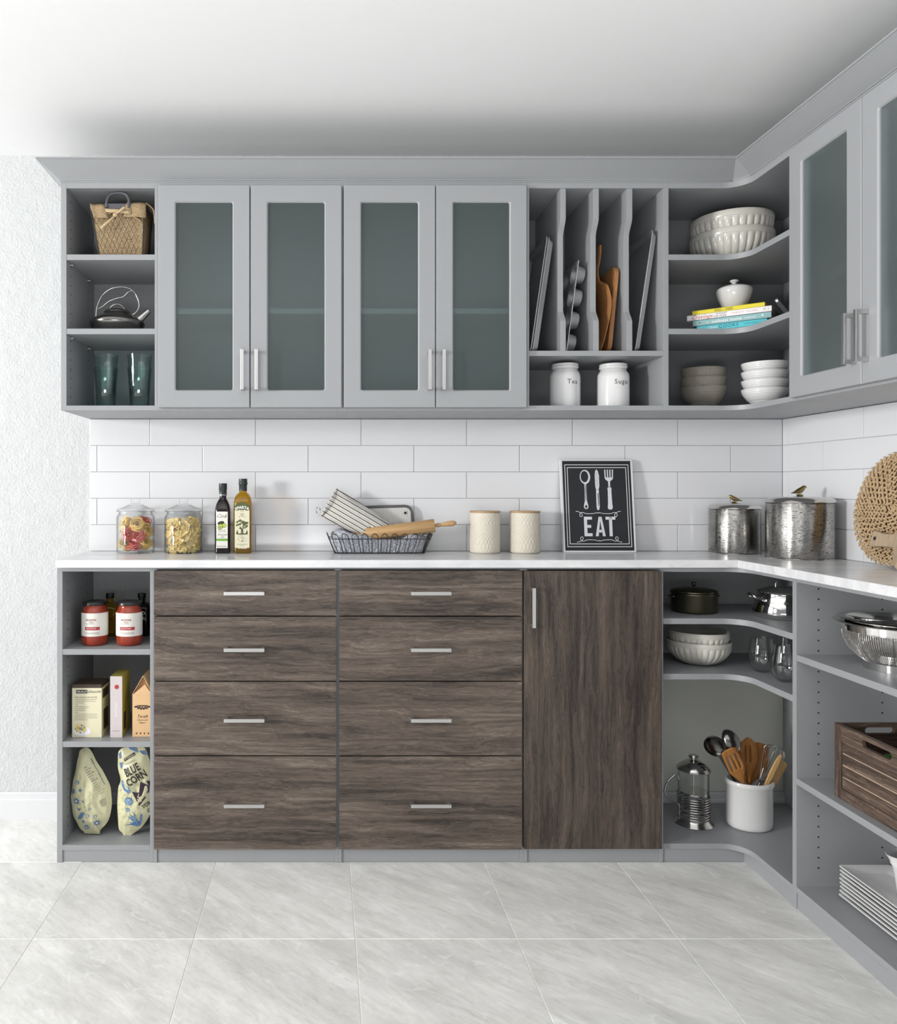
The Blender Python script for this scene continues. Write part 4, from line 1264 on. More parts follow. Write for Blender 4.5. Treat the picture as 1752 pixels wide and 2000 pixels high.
# --- square oil bottles
def square_lathe(b, prof, n=40, p=5.0, round_above=None):
    """profile rows (half-width, z, squareness 0..1)"""
    vs, fs = [], []
    for r, z, q in prof:
        for k in range(n):
            t = 2 * PI * (k + 0.5) / n
            c, s = math.cos(t), math.sin(t)
            m = (abs(c) ** p + abs(s) ** p) ** (-1 / p)
            k_ = 1 + (m - 1) * q
            vs.append((r * k_ * c, r * k_ * s, z))
    R = len(prof)
    for i in range(R - 1):
        fs += [(i * n + k, i * n + (k + 1) % n, (i + 1) * n + (k + 1) % n, (i + 1) * n + k) for k in range(n)]
    fs += [tuple(range(n - 1, -1, -1)), tuple((R - 1) * n + k for k in range(n))]
    return b.add(vs, fs)

yo = 2.885
h = Z(944, yo) - ZC
T = thing('oil_bottle', 'dark square bottle with white avocado label beside the pasta jars', 'bottle', (X(435.5, yo), yo, ZC), group='oil bottles on the worktop')
w = 0.0282
square_lathe(MB(), [(w - 0.003, 0.0004, 1), (w, 0.004, 1), (w, 0.152, 1), (w * 0.97, 0.163, 1), (w * 0.86, 0.178, 0.9), (w * 0.66, 0.192, 0.6), (0.0135, 0.200, 0.1), (0.0125, 0.207, 0), (0.0125, 0.214, 0)]).obj('bottle', M['darkglass'], T, smooth=40)
MB().lathe([(0, 0.212), (0.0148, 0.212), (0.0142, 0.2155), (0.0142, 0.232), (0.0152, 0.234), (0.0152, h - 0.001), (0.0142, h), (0, h)], 28).obj('cap', M['greencap'], T, smooth=40)
MB().lathe([(0.0150, 0.2125), (0.0153, 0.2125), (0.0153, 0.2145), (0.0150, 0.2145)], 28).obj('cap_ring', M['nickel'], T, smooth=40)
fy = -w - 0.0003
lw, l0, l1 = 0.0206, 0.020, 0.153
MB().prism([(p[0] - 0.0, p[1]) for p in rrect(-lw, lw, l0, l1, 0.003)], fy - 0.0004, fy + 0.0002, 'xz').obj('paper_label', M['paper'], T, smooth=0)
fy2 = fy - 0.0006
P2 = lambda a, c: (a, fy2, c)
P3 = lambda a, c: (a, fy2 - 0.0002, c)
P4 = lambda a, c: (a, fy2 - 0.0004, c)
MB().text('Casa', 0.019, lambda a, c: P2(a - 0.003, c + 0.137), shear=0.5).text('l', 0.022, lambda a, c: P2(a + 0.011, c + 0.137), shear=0.4).obj('lettering', M['greyink'], T, smooth=0, flip=False)
MB().flat(ellipse(-0.004, 0.112, 0.0125, 0.0062, 20, 0.25), P2).flat(ellipse(0.007, 0.103, 0.0095, 0.0085, 20, -0.5), P2).flat(ellipse(-0.006, 0.098, 0.0085, 0.0118, 20, -0.45), P3).obj('avocado_skin', M['avoskin'], T, smooth=0, flip=False)
MB().flat(ellipse(0.008, 0.103, 0.0075, 0.0068, 20, -0.5), P3).flat(ellipse(-0.006, 0.098, 0.0070, 0.0102, 20, -0.45), P4).obj('avocado_flesh', M['avoflesh'], T, smooth=0, flip=False)
MB().flat(ellipse(-0.0065, 0.0965, 0.0032, 0.0036, 14), lambda a, c: (a, fy2 - 0.0006, c)).obj('avocado_pit', M['pit'], T, smooth=0, flip=False)
MB().text('100% PURE', 0.0058, lambda a, c: P2(a, c + 0.080)).text('COLD PRESSED', 0.0040, lambda a, c: P2(a, c + 0.085)).obj('lettering', M['greyink'], T, smooth=0, flip=False)
MB().text('Avocado', 0.0098, lambda a, c: P2(a + 0.001, c + 0.069), shear=0.5).text('Oil', 0.0098, lambda a, c: P2(a, c + 0.060), shear=0.5).obj('lettering', M['ink'], T, smooth=0, flip=False)
MB().flat([(-lw, 0.046), (lw, 0.046), (lw, 0.0545), (-lw, 0.0545)], P2).obj('green_band', M['greenink'], T, smooth=0, flip=False)
MB().flat([(-0.012, 0.0245), (0.016, 0.0245), (0.016, 0.0256), (-0.012, 0.0256)], P2).flat([(-0.012, 0.027), (0.016, 0.027), (0.016, 0.0281), (-0.012, 0.0281)], P2).flat(ellipse(-0.0155, 0.0265, 0.0022, 0.0022, 10), P2).obj('small_print', M['greyink'], T, smooth=0, flip=False)

h = Z(935, yo) - ZC
T = thing('oil_bottle', 'tall olive oil bottle with green cap and olive tree label', 'bottle', (X(474.7, yo), yo, ZC), group='oil bottles on the worktop')
w = 0.0330
square_lathe(MB(), [(w - 0.004, 0.0004, 1), (w, 0.004, 1), (w, 0.176, 1), (w * 0.975, 0.189, 1), (w * 0.90, 0.203, 0.9), (w * 0.72, 0.215, 0.6), (0.0165, 0.221, 0.1), (0.0140, 0.225, 0), (0.0140, 0.230, 0)]).obj('bottle', M['amber'], T, smooth=40)
MB().lathe([(0, 0.228), (0.0150, 0.228), (0.0150, 0.250), (0.0168, 0.2525), (0.0168, 0.259), (0.0158, 0.261), (0.0158, h - 0.001), (0.0148, h), (0, h)], 28).obj('cap', M['greencap'], T, smooth=40)
fy = -w - 0.0003
MB().prism([p[:2] for p in rrect(-0.0268, 0.0268, 0.021, 0.172, 0.003)], fy - 0.0004, fy + 0.0002, 'xz').obj('paper_label', M['creampaper'], T, smooth=0)
MB().prism([(-0.027, 0.157), (0.027, 0.157), (0.027, 0.176)] + arc(0, 0.150, 0.0375, math.radians(44), math.radians(136), 8) + [(-0.027, 0.176)], fy - 0.0006, fy - 0.0002, 'xz').obj('brown_banner', M['leaf'], T, smooth=0)
fy2 = fy - 0.0008
MB().text('SPARTA', 0.0148, lambda a, c: P2(a, c + 0.168 - 10 * a * a), bold=0.028).obj('lettering', M['whiteink'], T, smooth=0, flip=False)
MB().prism([p[:2] for p in rrect(-0.013, 0.013, 0.151, 0.159, 0.002)], fy - 0.0009, fy - 0.0005, 'xz').obj('small_plate', M['creampaper'], T, smooth=0)
fy2 = fy - 0.0011
b = MB()
for k, s in enumerate(('GREEK', 'EXTRA', 'VIRGIN', 'OIL')):
    b.text(s, 0.0042, lambda a, c: P2(a, c + (0.155, 0.147, 0.142, 0.137)[k] - (0 if k == 0 else 0.002)))
b.flat(star(-0.010, 0.134, 5, 0.002, 0.001), P2).flat(star(0.010, 0.134, 5, 0.002, 0.001), P2)
b.obj('small_print', M['ink'], T, smooth=0, flip=False)
b = MB()
rt = random.Random(4)
for k in range(46):
    a = rt.uniform(0, 2 * PI); rr = math.sqrt(rt.random())
    x, z = 0.022 * rr * math.cos(a), 0.107 + 0.017 * rr * math.sin(a)
    b.flat(ellipse(x, z, rt.uniform(0.0025, 0.0045), rt.uniform(0.0018, 0.003), 8, rt.uniform(0, 3)), lambda a_, c, q=k * 0.000006: (a_, fy2 - q, c))
b.obj('olive_tree_crown', M['leaf'], T, smooth=0, flip=False)
MB().flat([(-0.0045, 0.073), (-0.0015, 0.073), (-0.001, 0.084), (0.002, 0.073), (0.0045, 0.073), (0.0025, 0.088), (0.009, 0.098), (0.0065, 0.098), (0.0005, 0.090), (-0.007, 0.099), (-0.0095, 0.099), (-0.003, 0.088)], lambda a, c: (a, fy2 - 0.0004, c)).flat([(-0.022, 0.073), (-0.015, 0.073), (-0.017, 0.088)], P2).flat([(0.013, 0.073), (0.02, 0.073), (0.018, 0.088)], P2).obj('olive_tree_trunk', M['avoskin'], T, smooth=0, flip=False)
MB().flat(ellipse(0, 0.0715, 0.022, 0.0025, 16), P2).obj('grass_print', M['leaf'], T, smooth=0, flip=False)
b = MB()
b.strip(ellipse(-0.004, 0.055, 0.010, 0.0105, 20), 0.0007, P2, True).strip(ellipse(0.0085, 0.052, 0.0072, 0.0072, 18), 0.0006, P2, True)
b.flat(ellipse(0.0, 0.046, 0.002, 0.003, 8), P2).flat(ellipse(-0.002, 0.058, 0.004, 0.0013, 8, 0.8), P2)
b.flat([(-0.019, 0.0335), (0.019, 0.0335), (0.019, 0.0347), (-0.019, 0.0347)], P2).flat([(-0.009, 0.0295), (0.009, 0.0295), (0.009, 0.0305), (-0.009, 0.0305)], P2)
b.obj('small_print', M['greyink'], T, smooth=0, flip=False)

# --- wire basket with towel, pot holder, oven mitt and rolling pin
T = thing('wire_basket', 'dark looped wire basket on the worktop holding kitchen linen', 'basket', ((X(653.7, 2.85) + X(830, 2.85)) / 2, 2.902, ZC))
bx, tx, by, ty, hh = 0.164, 0.192, 0.050, 0.066, 0.0695
def ring(hx, hy, z, r=0.02, k=5): return [(p[0], p[1], z) for p in rrect(-hx, hx, -hy, hy, r, k)]
MB().tube(ring(bx, by, 0.0022), 0.0019, 6, True).obj('base_ring', M['wire'], T, smooth=60)
f_ = 0.78
MB().tube(ring(bx + (tx - bx) * f_, by + (ty - by) * f_, hh * f_), 0.0016, 6, True).obj('top_ring', M['wire'], T, smooth=60)
b = MB()
for k in range(9):
    x = -bx + (k + 1) * 2 * bx / 10
    b.tube([(x, -by, 0.0022), (x, by, 0.0022)], 0.0011, 5)
for k in range(3):
    y = -by + (k + 1) * 2 * by / 4
    b.tube([(-bx, y, 0.003), (bx, y, 0.003)], 0.0011, 5)
b.obj('base_grid', M['wire'], T, smooth=0)
def loop(a0, a1, side):
    pts = []
    for t, hgt in [(0, 0), (0, 0.35), (0, 0.70), (0.03, 0.86), (0.22, 0.98), (0.5, 1.02), (0.78, 0.98), (0.97, 0.86), (1, 0.70), (1, 0.35), (1, 0)]:
        hx, hy = bx + (tx - bx) * hgt, by + (ty - by) * hgt
        s = a0 + (a1 - a0) * t
        z = 0.0022 + hh * hgt
        if side == 'f': pts.append((s * hx, -hy, z))
        elif side == 'b': pts.append((s * hx, hy, z))
        elif side == 'l': pts.append((-hx, s * hy, z))
        else: pts.append((hx, s * hy, z))
    return MB().tube(spline(pts, 3), 0.00145, 6).obj('wire_loop', M['wire'], T, smooth=60)
for k in range(10):
    a = -0.93 + k * 0.1915
    loop(a, a + 0.125, 'f'); loop(a, a + 0.125, 'b')
for k in range(3):
    a = -0.80 + k * 0.6
    loop(a, a + 0.40, 'l'); loop(a, a + 0.40, 'r')
BX = T.location.x
# towel: a soft folded heap filling the basket
def towel(u, v):
    a = 2 * PI * v
    r = math.sin(PI * (0.02 + 0.98 * u)) if u > 0.5 else math.sin(PI * (0.02 + 0.98 * u))
    s = u
    hx, hy = 0.160 + 0.024 * s, 0.045 + 0.013 * s
    k = math.cos(PI / 2 * max(0, (s - 0.42) / 0.58)) if s > 0.42 else 1
    c, sn = math.cos(a), math.sin(a)
    m = (abs(c) ** 5 + abs(sn) ** 5) ** (-0.2)
    x, y = hx * k * m * c, hy * k * m * sn
    z = 0.004 + 0.066 * min(1, s * 1.5)
    z += 0.010 * noise.noise((x * 22, y * 22, 1.3)) * smoothstep(0.2, 0.6, s)
    z += 0.030 * smoothstep(-0.09, -0.17, x) * smoothstep(0.3, 0.7, s)
    return (x + 0.004 * noise.noise((x * 30, y * 30, z * 40)), y + 0.004 * noise.noise((x * 30 + 5, y * 30, z * 40)), z - 0.020 * smoothstep(-0.06, 0.0, x) * smoothstep(0.12, 0.06, x) * smoothstep(0.3, 0.7, s))
o = MB().grid(towel, 22, 72, cv=True).obj('towel', M['towel'], loc=(BX, 2.902, ZC), smooth=70)
tag(o, 'blue-grey textured towel folded in the wire basket', 'towel')
# pot holder standing at the back of the basket
T = thing('pot_holder', 'grey-edged striped pot holder with metal eyelet behind the rolling pin', 'pot holder', (X(745, 2.945), 2.945, ZC + 0.010), (math.radians(-4), math.radians(-1.5), 0))
sq = [p[:2] for p in rrect(-0.085, 0.118, 0.004, 0.158, 0.025)]
MB().prism(sq, -0.004, 0.004, 'xz').obj('pad', M['holder'], T, smooth=0, bevel=0.003)
MB().tube([(a, 0, c) for a, c in sq], 0.0075, 8, True, flat=0.8).obj('binding', M['trimcloth'], T, smooth=60)
MB().lathe([(0.0048, -0.001), (0.0052, 0.0012), (0.0085, 0.0012), (0.009, -0.001)], 24).map(lambda x, y, z: (0.094 + x, -0.0045 - z, 0.133 + y)).obj('eyelet', M['nickel'], T, smooth=40)
MB().lathe([(0, 0.0), (0.0048, 0.0)], 20).map(lambda x, y, z: (0.094 + x, -0.0046 - z, 0.133 + y)).obj('eyelet_hole', M['dark'], T, smooth=0)
# oven mitt: local Z across the mitt, X along it
yv = 2.905
def cpx(cx_, cy_): return (X(580 + cx_ / 5.153, yv), Z(900 + cy_ / 5.153, yv))
ax0 = Vector(cpx(310, 440)); ax1 = Vector(cpx(955, 815))
L_ = (ax1 - ax0).length
T = thing('oven_mitt', 'quilted black-and-cream striped oven mitt leaning in the wire basket', 'oven mitt', (ax0.x, yv, ax0.y), (0, -math.atan2(ax1.y - ax0.y, ax1.x - ax0.x), 0))
oc = [(0.0, 0.083), (0.06, 0.081), (0.12, 0.075), (0.16, 0.068), (0.195, 0.056), (0.222, 0.036), (0.235, 0.010), (0.228, -0.018), (0.20, -0.033), (0.17, -0.030), (0.15, -0.028), (0.145, -0.045), (0.125, -0.062), (0.10, -0.060), (0.06, -0.062), (0.0, -0.066)]
oc = [(a * L_ / 0.205, c * 0.80 + 0.002) for a, c in oc]
out = spline(oc, 3)
out = [(a, c) for a, c in out]
cxm = sum(p[0] for p in out) / len(out); czm = sum(p[1] for p in out) / len(out)
def mitt(u, v):
    i = int(round(v * len(out))) % len(out)
    a, c = out[i]
    side = 1 if u > 0.5 else -1
    s = 1 - abs(u - 0.5) * 2          # 0 outline? 1 centre handled below
    f = abs(u - 0.5) * 2
    x = cxm + (a - cxm) * (1 - (1 - f) ** 2 * 0.999)
    z = czm + (c - czm) * (1 - (1 - f) ** 2 * 0.999)
    x = cxm + (a - cxm) * f; z = czm + (c - czm) * f
    th = 0.021 * (1 - f ** 3.2)
    q = 0.0024 * (abs(math.sin(PI * (x + z) / 0.038)) ** 0.5 + abs(math.sin(PI * (x - z) / 0.038)) ** 0.5)
    return (x, side * -(th + q * (1 - f ** 6)), z)
b = MB()
NU = 23
b.grid(mitt, NU, len(out), cv=True)
vs = b.v[:]
b.obj('mitt', M['mitt'], T, smooth=70)
MB().tube([(0.002, 0.0, 0.067), (0.0, -0.0105, 0.04), (0.0, -0.014, 0.005), (0.0, -0.0105, -0.03), (0.002, 0.0, -0.050), (0.004, 0.009, -0.03), (0.004, 0.012, 0.0), (0.004, 0.009, 0.04)], 0.0038, 8, True).obj('cuff_binding', M['mitt'], T, smooth=60)
MB().tube(spline([(0.006, 0, -0.048), (-0.006, 0, -0.052), (-0.022, 0, -0.046), (-0.029, 0, -0.032), (-0.021, -0.002, -0.026), (-0.009, -0.002, -0.038), (0.004, 0, -0.046)], 5), 0.0022, 6).obj('hanging_loop', M['mitt'], T, smooth=60)
# rolling pin
p0 = Vector((X(715, 2.884), 2.884, Z(1043.5, 2.884))); p1 = Vector((X(849, 2.862), 2.862, Z(1026.5, 2.862)))
d = p1 - p0
L_ = d.length
T = thing('rolling_pin', 'wooden rolling pin lying across the wire basket', 'rolling pin', p0, d.to_track_quat('X', 'Z').to_euler())
MB().lathe([(0, 0.0), (0.0215, 0.0), (0.0228, 0.002), (0.0245, L_ - 0.002), (0.0232, L_), (0, L_)], 32).map(lambda x, y, z: (z, x, y)).obj('roller', M['lightwood'], T, smooth=40)
hp = [(0.0055, -0.004), (0.0062, 0.004), (0.0085, 0.012), (0.0066, 0.020), (0.0068, 0.028), (0.0095, 0.045), (0.0105, 0.058), (0.0092, 0.070), (0.005, 0.078), (0, 0.080)]
MB().lathe(hp, 24).map(lambda x, y, z: (L_ + z, x, y)).obj('handle', M['lightwood'], T, smooth=60)
MB().lathe(hp, 24).map(lambda x, y, z: (-z, x, y)).obj('handle', M['lightwood'], T, smooth=60)

# --- patterned canisters
def canister(label, u, y, r, h):
    T = thing('canister', label, 'canister', (X(u, y), y, ZC), group='ivory canisters')
    rows = [(0, 0.0004), (r - 0.005, 0.0004), (r - 0.001, 0.004)]
    N = 76
    for i in range(N + 1): rows.append((r, 0.007 + (h - 0.022) * i / N))
    rows += [(r - 0.0006, h - 0.012), (r, h - 0.010), (r - 0.001, h - 0.006), (r - 0.004, h - 0.006), (0, h - 0.007)]
    def mod(t, i, z):
        k = i - 3
        if k < 1 or k > N - 1: return 1
        w_ = z / h
        per = 0.026 + 0.010 * math.sin(w_ * 7)
        a = t * 26 / 2
        d_ = abs(math.sin(a + PI * 0.5 * (1 + math.sin(2 * PI * z / per)) * 0.5)) * abs(math.sin(a - PI * 0.5 * (1 + math.sin(2 * PI * z / per)) * 0.5))
        return 1 + 0.022 * (d_ ** 0.6 - 0.5) * smoothstep(0, 3, k) * smoothstep(N, N - 3, k)
    MB().lathe(rows, 208, mod=mod).obj('body', M['ivory'], T, smooth=60)
    MB().lathe([(0, h - 0.0085), (r - 0.006, h - 0.0085), (r - 0.006, h - 0.005), (r + 0.001, h - 0.005), (r + 0.0018, h - 0.003), (r + 0.001, h), (0, h + 0.0005)], 48).obj('lid', M['lidwood'], T, smooth=40)
canister('ivory embossed canister with wooden lid next to the rolling pin', 947, 2.89, 0.0545, 0.1545)
canister('ivory embossed canister with wooden lid next to the EAT sign', 1025, 2.89, 0.0545, 0.1545)

# --- EAT sign
W_, H_ = 0.2690, 0.349
yb0, yt0 = 2.907, 2.945
tilt = math.asin((2.9705 - 0.0205 - yb0) / H_)
T = thing('wall_sign', 'black chalkboard sign lettered EAT in white frame leaning on the tiles', 'sign', (X(1172.4, yb0), yb0, ZC + 0.0008), (-tilt, 0, 0))
fr = 0.0058
b = MB().box(-W_ / 2, W_ / 2, 0, 0.020, 0, fr).box(-W_ / 2, W_ / 2, 0, 0.020, H_ - fr, H_).box(-W_ / 2, -W_ / 2 + fr, 0, 0.020, fr, H_ - fr).box(W_ / 2 - fr, W_ / 2, 0, 0.020, fr, H_ - fr)
b.obj('frame', M['trim'], T, smooth=0, bevel=0.0008)
MB().box(-W_ / 2 + fr - 0.0005, W_ / 2 - fr + 0.0005, 0.0025, 0.016, fr - 0.0005, H_ - fr + 0.0005).obj('board', M['slate'], T, smooth=0)
FP = lambda s, t: ((s - 0.5) * W_, 0.0020, H_ * (1 - t))
def S(pts): return [((a - 905) / 565, (c - 80) / 750) for a, c in pts]     # crop px of the upright face
b = MB()
def rect_line(i, j, w):
    x = W_ / 2 - i; z0_, z1_ = j, H_ - j
    b.strip([(-x, z0_), (x, z0_), (x, z1_), (-x, z1_)], w, lambda a, c: (a, 0.0020, c), True)
def frame_line(i, j, w):
    x = W_ / 2 - i
    for q in ([(-x - w / 2, j), (x + w / 2, j)], [(-x - w / 2, H_ - j), (x + w / 2, H_ - j)], [(-x, j), (-x, H_ - j)], [(x, j), (x, H_ - j)]):
        b.strip(q, w, lambda a, c: (a, 0.0020, c))
frame_line(0.0155, 0.0205, 0.0022); frame_line(0.0245, 0.0310, 0.0022)
b.obj('border_lines', M['whiteink'], T, smooth=0, flip=False)
Q = lambda a, c: (a, 0.0020, c)
Q2 = lambda a, c: (a, 0.0017, c)
def tone(cx_, pts): return [(cx_ + a, c) for a, c in pts]
sx = -0.0445
z1_ = 0.3095
b = MB()
b.flat(ellipse(sx, z1_ - 0.027, 0.0195, 0.027, 28), Q)
b.flat(tone(sx, [(-0.004, z1_ - 0.052), (0.004, z1_ - 0.052), (0.0032, z1_ - 0.075), (0.0038, z1_ - 0.118), (0.008, z1_ - 0.134), (0.0085, z1_ - 0.142), (0.004, z1_ - 0.148), (-0.004, z1_ - 0.148), (-0.0085, z1_ - 0.142), (-0.008, z1_ - 0.134), (-0.0038, z1_ - 0.118), (-0.0032, z1_ - 0.075)]), Q)
kx = 0.0
b.flat(tone(kx, [(-0.001, z1_ + 0.002), (0.005, z1_ - 0.006), (0.0082, z1_ - 0.022), (0.008, z1_ - 0.062), (0.005, z1_ - 0.074), (-0.005, z1_ - 0.074), (-0.0075, z1_ - 0.062), (-0.0075, z1_ - 0.018), (-0.005, z1_ - 0.004)]), Q)
b.flat(tone(kx, [(-0.0048, z1_ - 0.075), (0.0048, z1_ - 0.075), (0.0065, z1_ - 0.118), (0.0062, z1_ - 0.142), (0.003, z1_ - 0.152), (-0.003, z1_ - 0.152), (-0.0056, z1_ - 0.142), (-0.0056, z1_ - 0.118)]), Q)
fx = 0.0455
for k in range(4):
    b.flat(tone(fx, [(-0.0165 + k * 0.0095, z1_ + 0.001), (-0.0120 + k * 0.0095, z1_ + 0.001), (-0.0118 + k * 0.0090, z1_ - 0.030), (-0.0162 + k * 0.0090, z1_ - 0.030)]), Q)
b.flat(tone(fx, [(-0.0162, z1_ - 0.029), (0.0152, z1_ - 0.029), (0.0135, z1_ - 0.036), (0.0035, z1_ - 0.044), (0.0030, z1_ - 0.064), (-0.0035, z1_ - 0.064), (-0.0040, z1_ - 0.044), (-0.0145, z1_ - 0.036)]), Q)
b.flat(tone(fx, [(-0.0055, z1_ - 0.066), (0.0055, z1_ - 0.066), (0.0078, z1_ - 0.072), (0.0068, z1_ - 0.080), (0.0082, z1_ - 0.130), (0.0096, z1_ - 0.142), (0.006, z1_ - 0.150), (-0.006, z1_ - 0.150), (-0.0096, z1_ - 0.142), (-0.0078, z1_ - 0.130), (-0.0066, z1_ - 0.080), (-0.0078, z1_ - 0.072)]), Q)
b.obj('cutlery_print', M['chalk'], T, smooth=0, flip=False)
b = MB()
b.flat(ellipse(sx - 0.002, z1_ - 0.026, 0.0142, 0.0215, 24), Q2)
b.flat(tone(sx, [(-0.0008, z1_ - 0.056), (0.0016, z1_ - 0.056), (0.0014, z1_ - 0.115), (-0.0006, z1_ - 0.115)]), Q2)
b.flat(ellipse(sx, z1_ - 0.139, 0.0042, 0.006, 12), Q2)
b.flat(tone(kx, [(0.0, z1_ - 0.090), (0.0030, z1_ - 0.088), (0.0044, z1_ - 0.130), (0.0020, z1_ - 0.140)]), Q2)
for k in range(9):
    b.flat(ellipse(kx + 0.0026 * math.sin(k * 2.3), z1_ - 0.010 - k * 0.0062, 0.0016, 0.0013, 7), Q2)
b.obj('cutlery_shading', M['slate'], T, smooth=0, flip=False)
ez = 0.096
b = MB()
def glyph(x0, polys):
    for p in polys: b.flat([(x0 + a, ez - 0.0365 + c) for a, c in p], Q)
hE, st = 0.073, 0.0115
glyph(-0.055, [[(0, 0), (st, 0), (st, hE), (0, hE)], [(st, 0), (0.030, 0), (0.030, 0.011), (st, 0.011)], [(st, 0.0315), (0.026, 0.0315), (0.026, 0.0420), (st, 0.0420)], [(st, hE - 0.011), (0.030, hE - 0.011), (0.030, hE), (st, hE)]])
glyph(-0.013, [[(0, 0), (0.0105, 0), (0.0205, hE), (0.0130, hE)], [(0.0265, 0), (0.037, 0), (0.024, hE), (0.0165, hE)], [(0.0100, 0.014), (0.0270, 0.014), (0.0255, 0.024), (0.0115, 0.024)]])
glyph(0.026, [[(0.0125, 0), (0.0240, 0), (0.0240, hE), (0.0125, hE)], [(0, hE - 0.011), (0.0365, hE - 0.011), (0.0365, hE), (0, hE)]])
b.obj('lettering', M['chalk'], T, smooth=0, flip=False)
b = MB()
for zc_, sg in ((0.148, 1), (0.042, -1)):
    for sd in (-1, 1):
        pts = [(0.0, -0.003 * sg), (0.004, 0.0), (0.018, -0.0035 * sg), (0.045, -0.004 * sg), (0.060, 0.001 * sg), (0.069, -0.004 * sg), (0.069, -0.013 * sg), (0.064, -0.0155 * sg), (0.060, -0.011 * sg), (0.064, -0.003 * sg), (0.074, 0.003 * sg), (0.084, 0.0045 * sg)]
        b.strip([(sd * a, zc_ + c) for a, c in spline(pts, 5)], 0.0017, Q)
b.obj('flourishes', M['whiteink'], T, smooth=0, flip=False)

# --- steel canisters with bird knobs
def bird(T, z, sc, ang):
    R = Matrix.Rotation(ang, 4, 'Z')
    def tr(x, y, zz): p = R @ Vector((x * sc, y * sc, zz * sc)); return (p.x, p.y, p.z + z)
    prof = [(-0.030, 0.0008, 0.0105), (-0.022, 0.0022, 0.0115), (-0.014, 0.0046, 0.0135), (-0.006, 0.0074, 0.0160), (0.002, 0.0084, 0.0190), (0.008, 0.0074, 0.0230), (0.012, 0.0060, 0.0270), (0.0155, 0.0056, 0.0290), (0.019, 0.0040, 0.0290), (0.022, 0.0012, 0.0275), (0.0255, 0.0003, 0.0262)]
    MB().tube([(a, 0, c) for a, r, c in prof], [r for a, r, c in prof], 14).map(tr).obj('bird_knob', M['brass'], T, smooth=70)
    b = MB()
    for s in (-1, 1):
        b.ball((-0.006, s * 0.0062, 0.0155), (0.0115, 0.0022, 0.0046), 10, 6, Matrix.Rotation(-0.35, 3, 'Y'))
    b.map(tr).obj('wing', M['brass'], T, smooth=70)
    MB().tube(spline([(-0.010, 0.001, 0.0035), (-0.002, -0.002, 0.0045), (0.010, 0.001, 0.0035)], 4), 0.0030, 8).ball((0, 0.003, 0.009), (0.0013, 0.0013, 0.005), 6, 4).ball((0.002, -0.003, 0.009), (0.0013, 0.0013, 0.005), 6, 4).map(tr).obj('branch', M['brass'], T, smooth=60)

def steel_canister(label, x, y, r, h, ang, sc):
    T = thing('steel_canister', label, 'canister', (x, y, ZC), group='chased steel canisters')
    MB().lathe([(0, 0.0004), (r - 0.003, 0.0004), (r - 0.001, 0.003), (r, 0.006), (r, h - 0.004), (r - 0.002, h), (0, h)], 72).obj('body', M['hammer'], T, smooth=40)
    MB().lathe([(r + 0.0004, 0.0003), (r + 0.0015, 0.0015), (r + 0.0004, 0.0035)], 64).obj('foot_ring', M['steel'], T, smooth=60)
    MB().lathe([(0, h + 0.0005), (r + 0.002, h + 0.0005), (r + 0.004, h + 0.002), (r + 0.003, h + 0.005), (r, h + 0.0095), (r - 0.004, h + 0.014), (r - 0.016, h + 0.019), (r * 0.5, h + 0.022), (0, h + 0.023)], 72).obj('lid', M['steel'], T, smooth=50)
    bird(T, h + 0.0215, sc, ang)
yc_ = 2.876
steel_canister('smaller chased steel canister with brass bird knob beside the EAT sign', X(1434.5, yc_), yc_, 0.0865, 0.1615, PI - 0.25, 0.92)
steel_canister('larger chased steel canister with brass bird knob beside the side wall', X(1562, 2.665), 2.665, 0.1035, 0.188, 0.15, 1.12)

# --- round straw mat and wooden board leaning on the side wall
T = thing('straw_mat', 'round braided straw mat leaning against the side wall tiles', 'mat', (1.716, 2.342, 1.1935), (0, math.radians(9), 0))
Rm = 0.170
MB().lathe([(0, -0.003), (Rm - 0.012, -0.003), (Rm - 0.012, 0.003), (0, 0.003)], 48).map(lambda x, y, z: (z + 0.004, y, x)).obj('backing', M['strawdark'], T, smooth=0)
b = MB()
rw = random.Random(9)
rad = 0.009
while rad < Rm:
    n_ = max(5, int(2 * PI * rad / 0.0185))
    for k in range(n_):
        for s in (-1, 1):
            t = 2 * PI * (k + (0.5 if s > 0 else 0) + rw.uniform(-0.12, 0.12)) / n_
            rr = rad + s * 0.0030 + rw.uniform(-0.0008, 0.0008)
            tw = t + PI / 2 + s * 0.55 + rw.uniform(-0.12, 0.12)
            mm = Matrix.Rotation(tw, 3, 'X') @ Matrix.Rotation(rw.uniform(-0.12, 0.12) - 0.14 * s, 3, 'Z')
            ln = 0.0118 * (1.2 if rad > Rm - 0.02 else 1)
            b.ball((-0.0065 + s * 0.0012 + rw.uniform(-0.001, 0.001), rr * math.cos(t), rr * math.sin(t)), (0.0036, ln, 0.0034), 8, 6, mm)
    rad += 0.0142
o = b.obj('straw_braid', M['straw'], T, smooth=70)
o['kind'] = 'stuff'

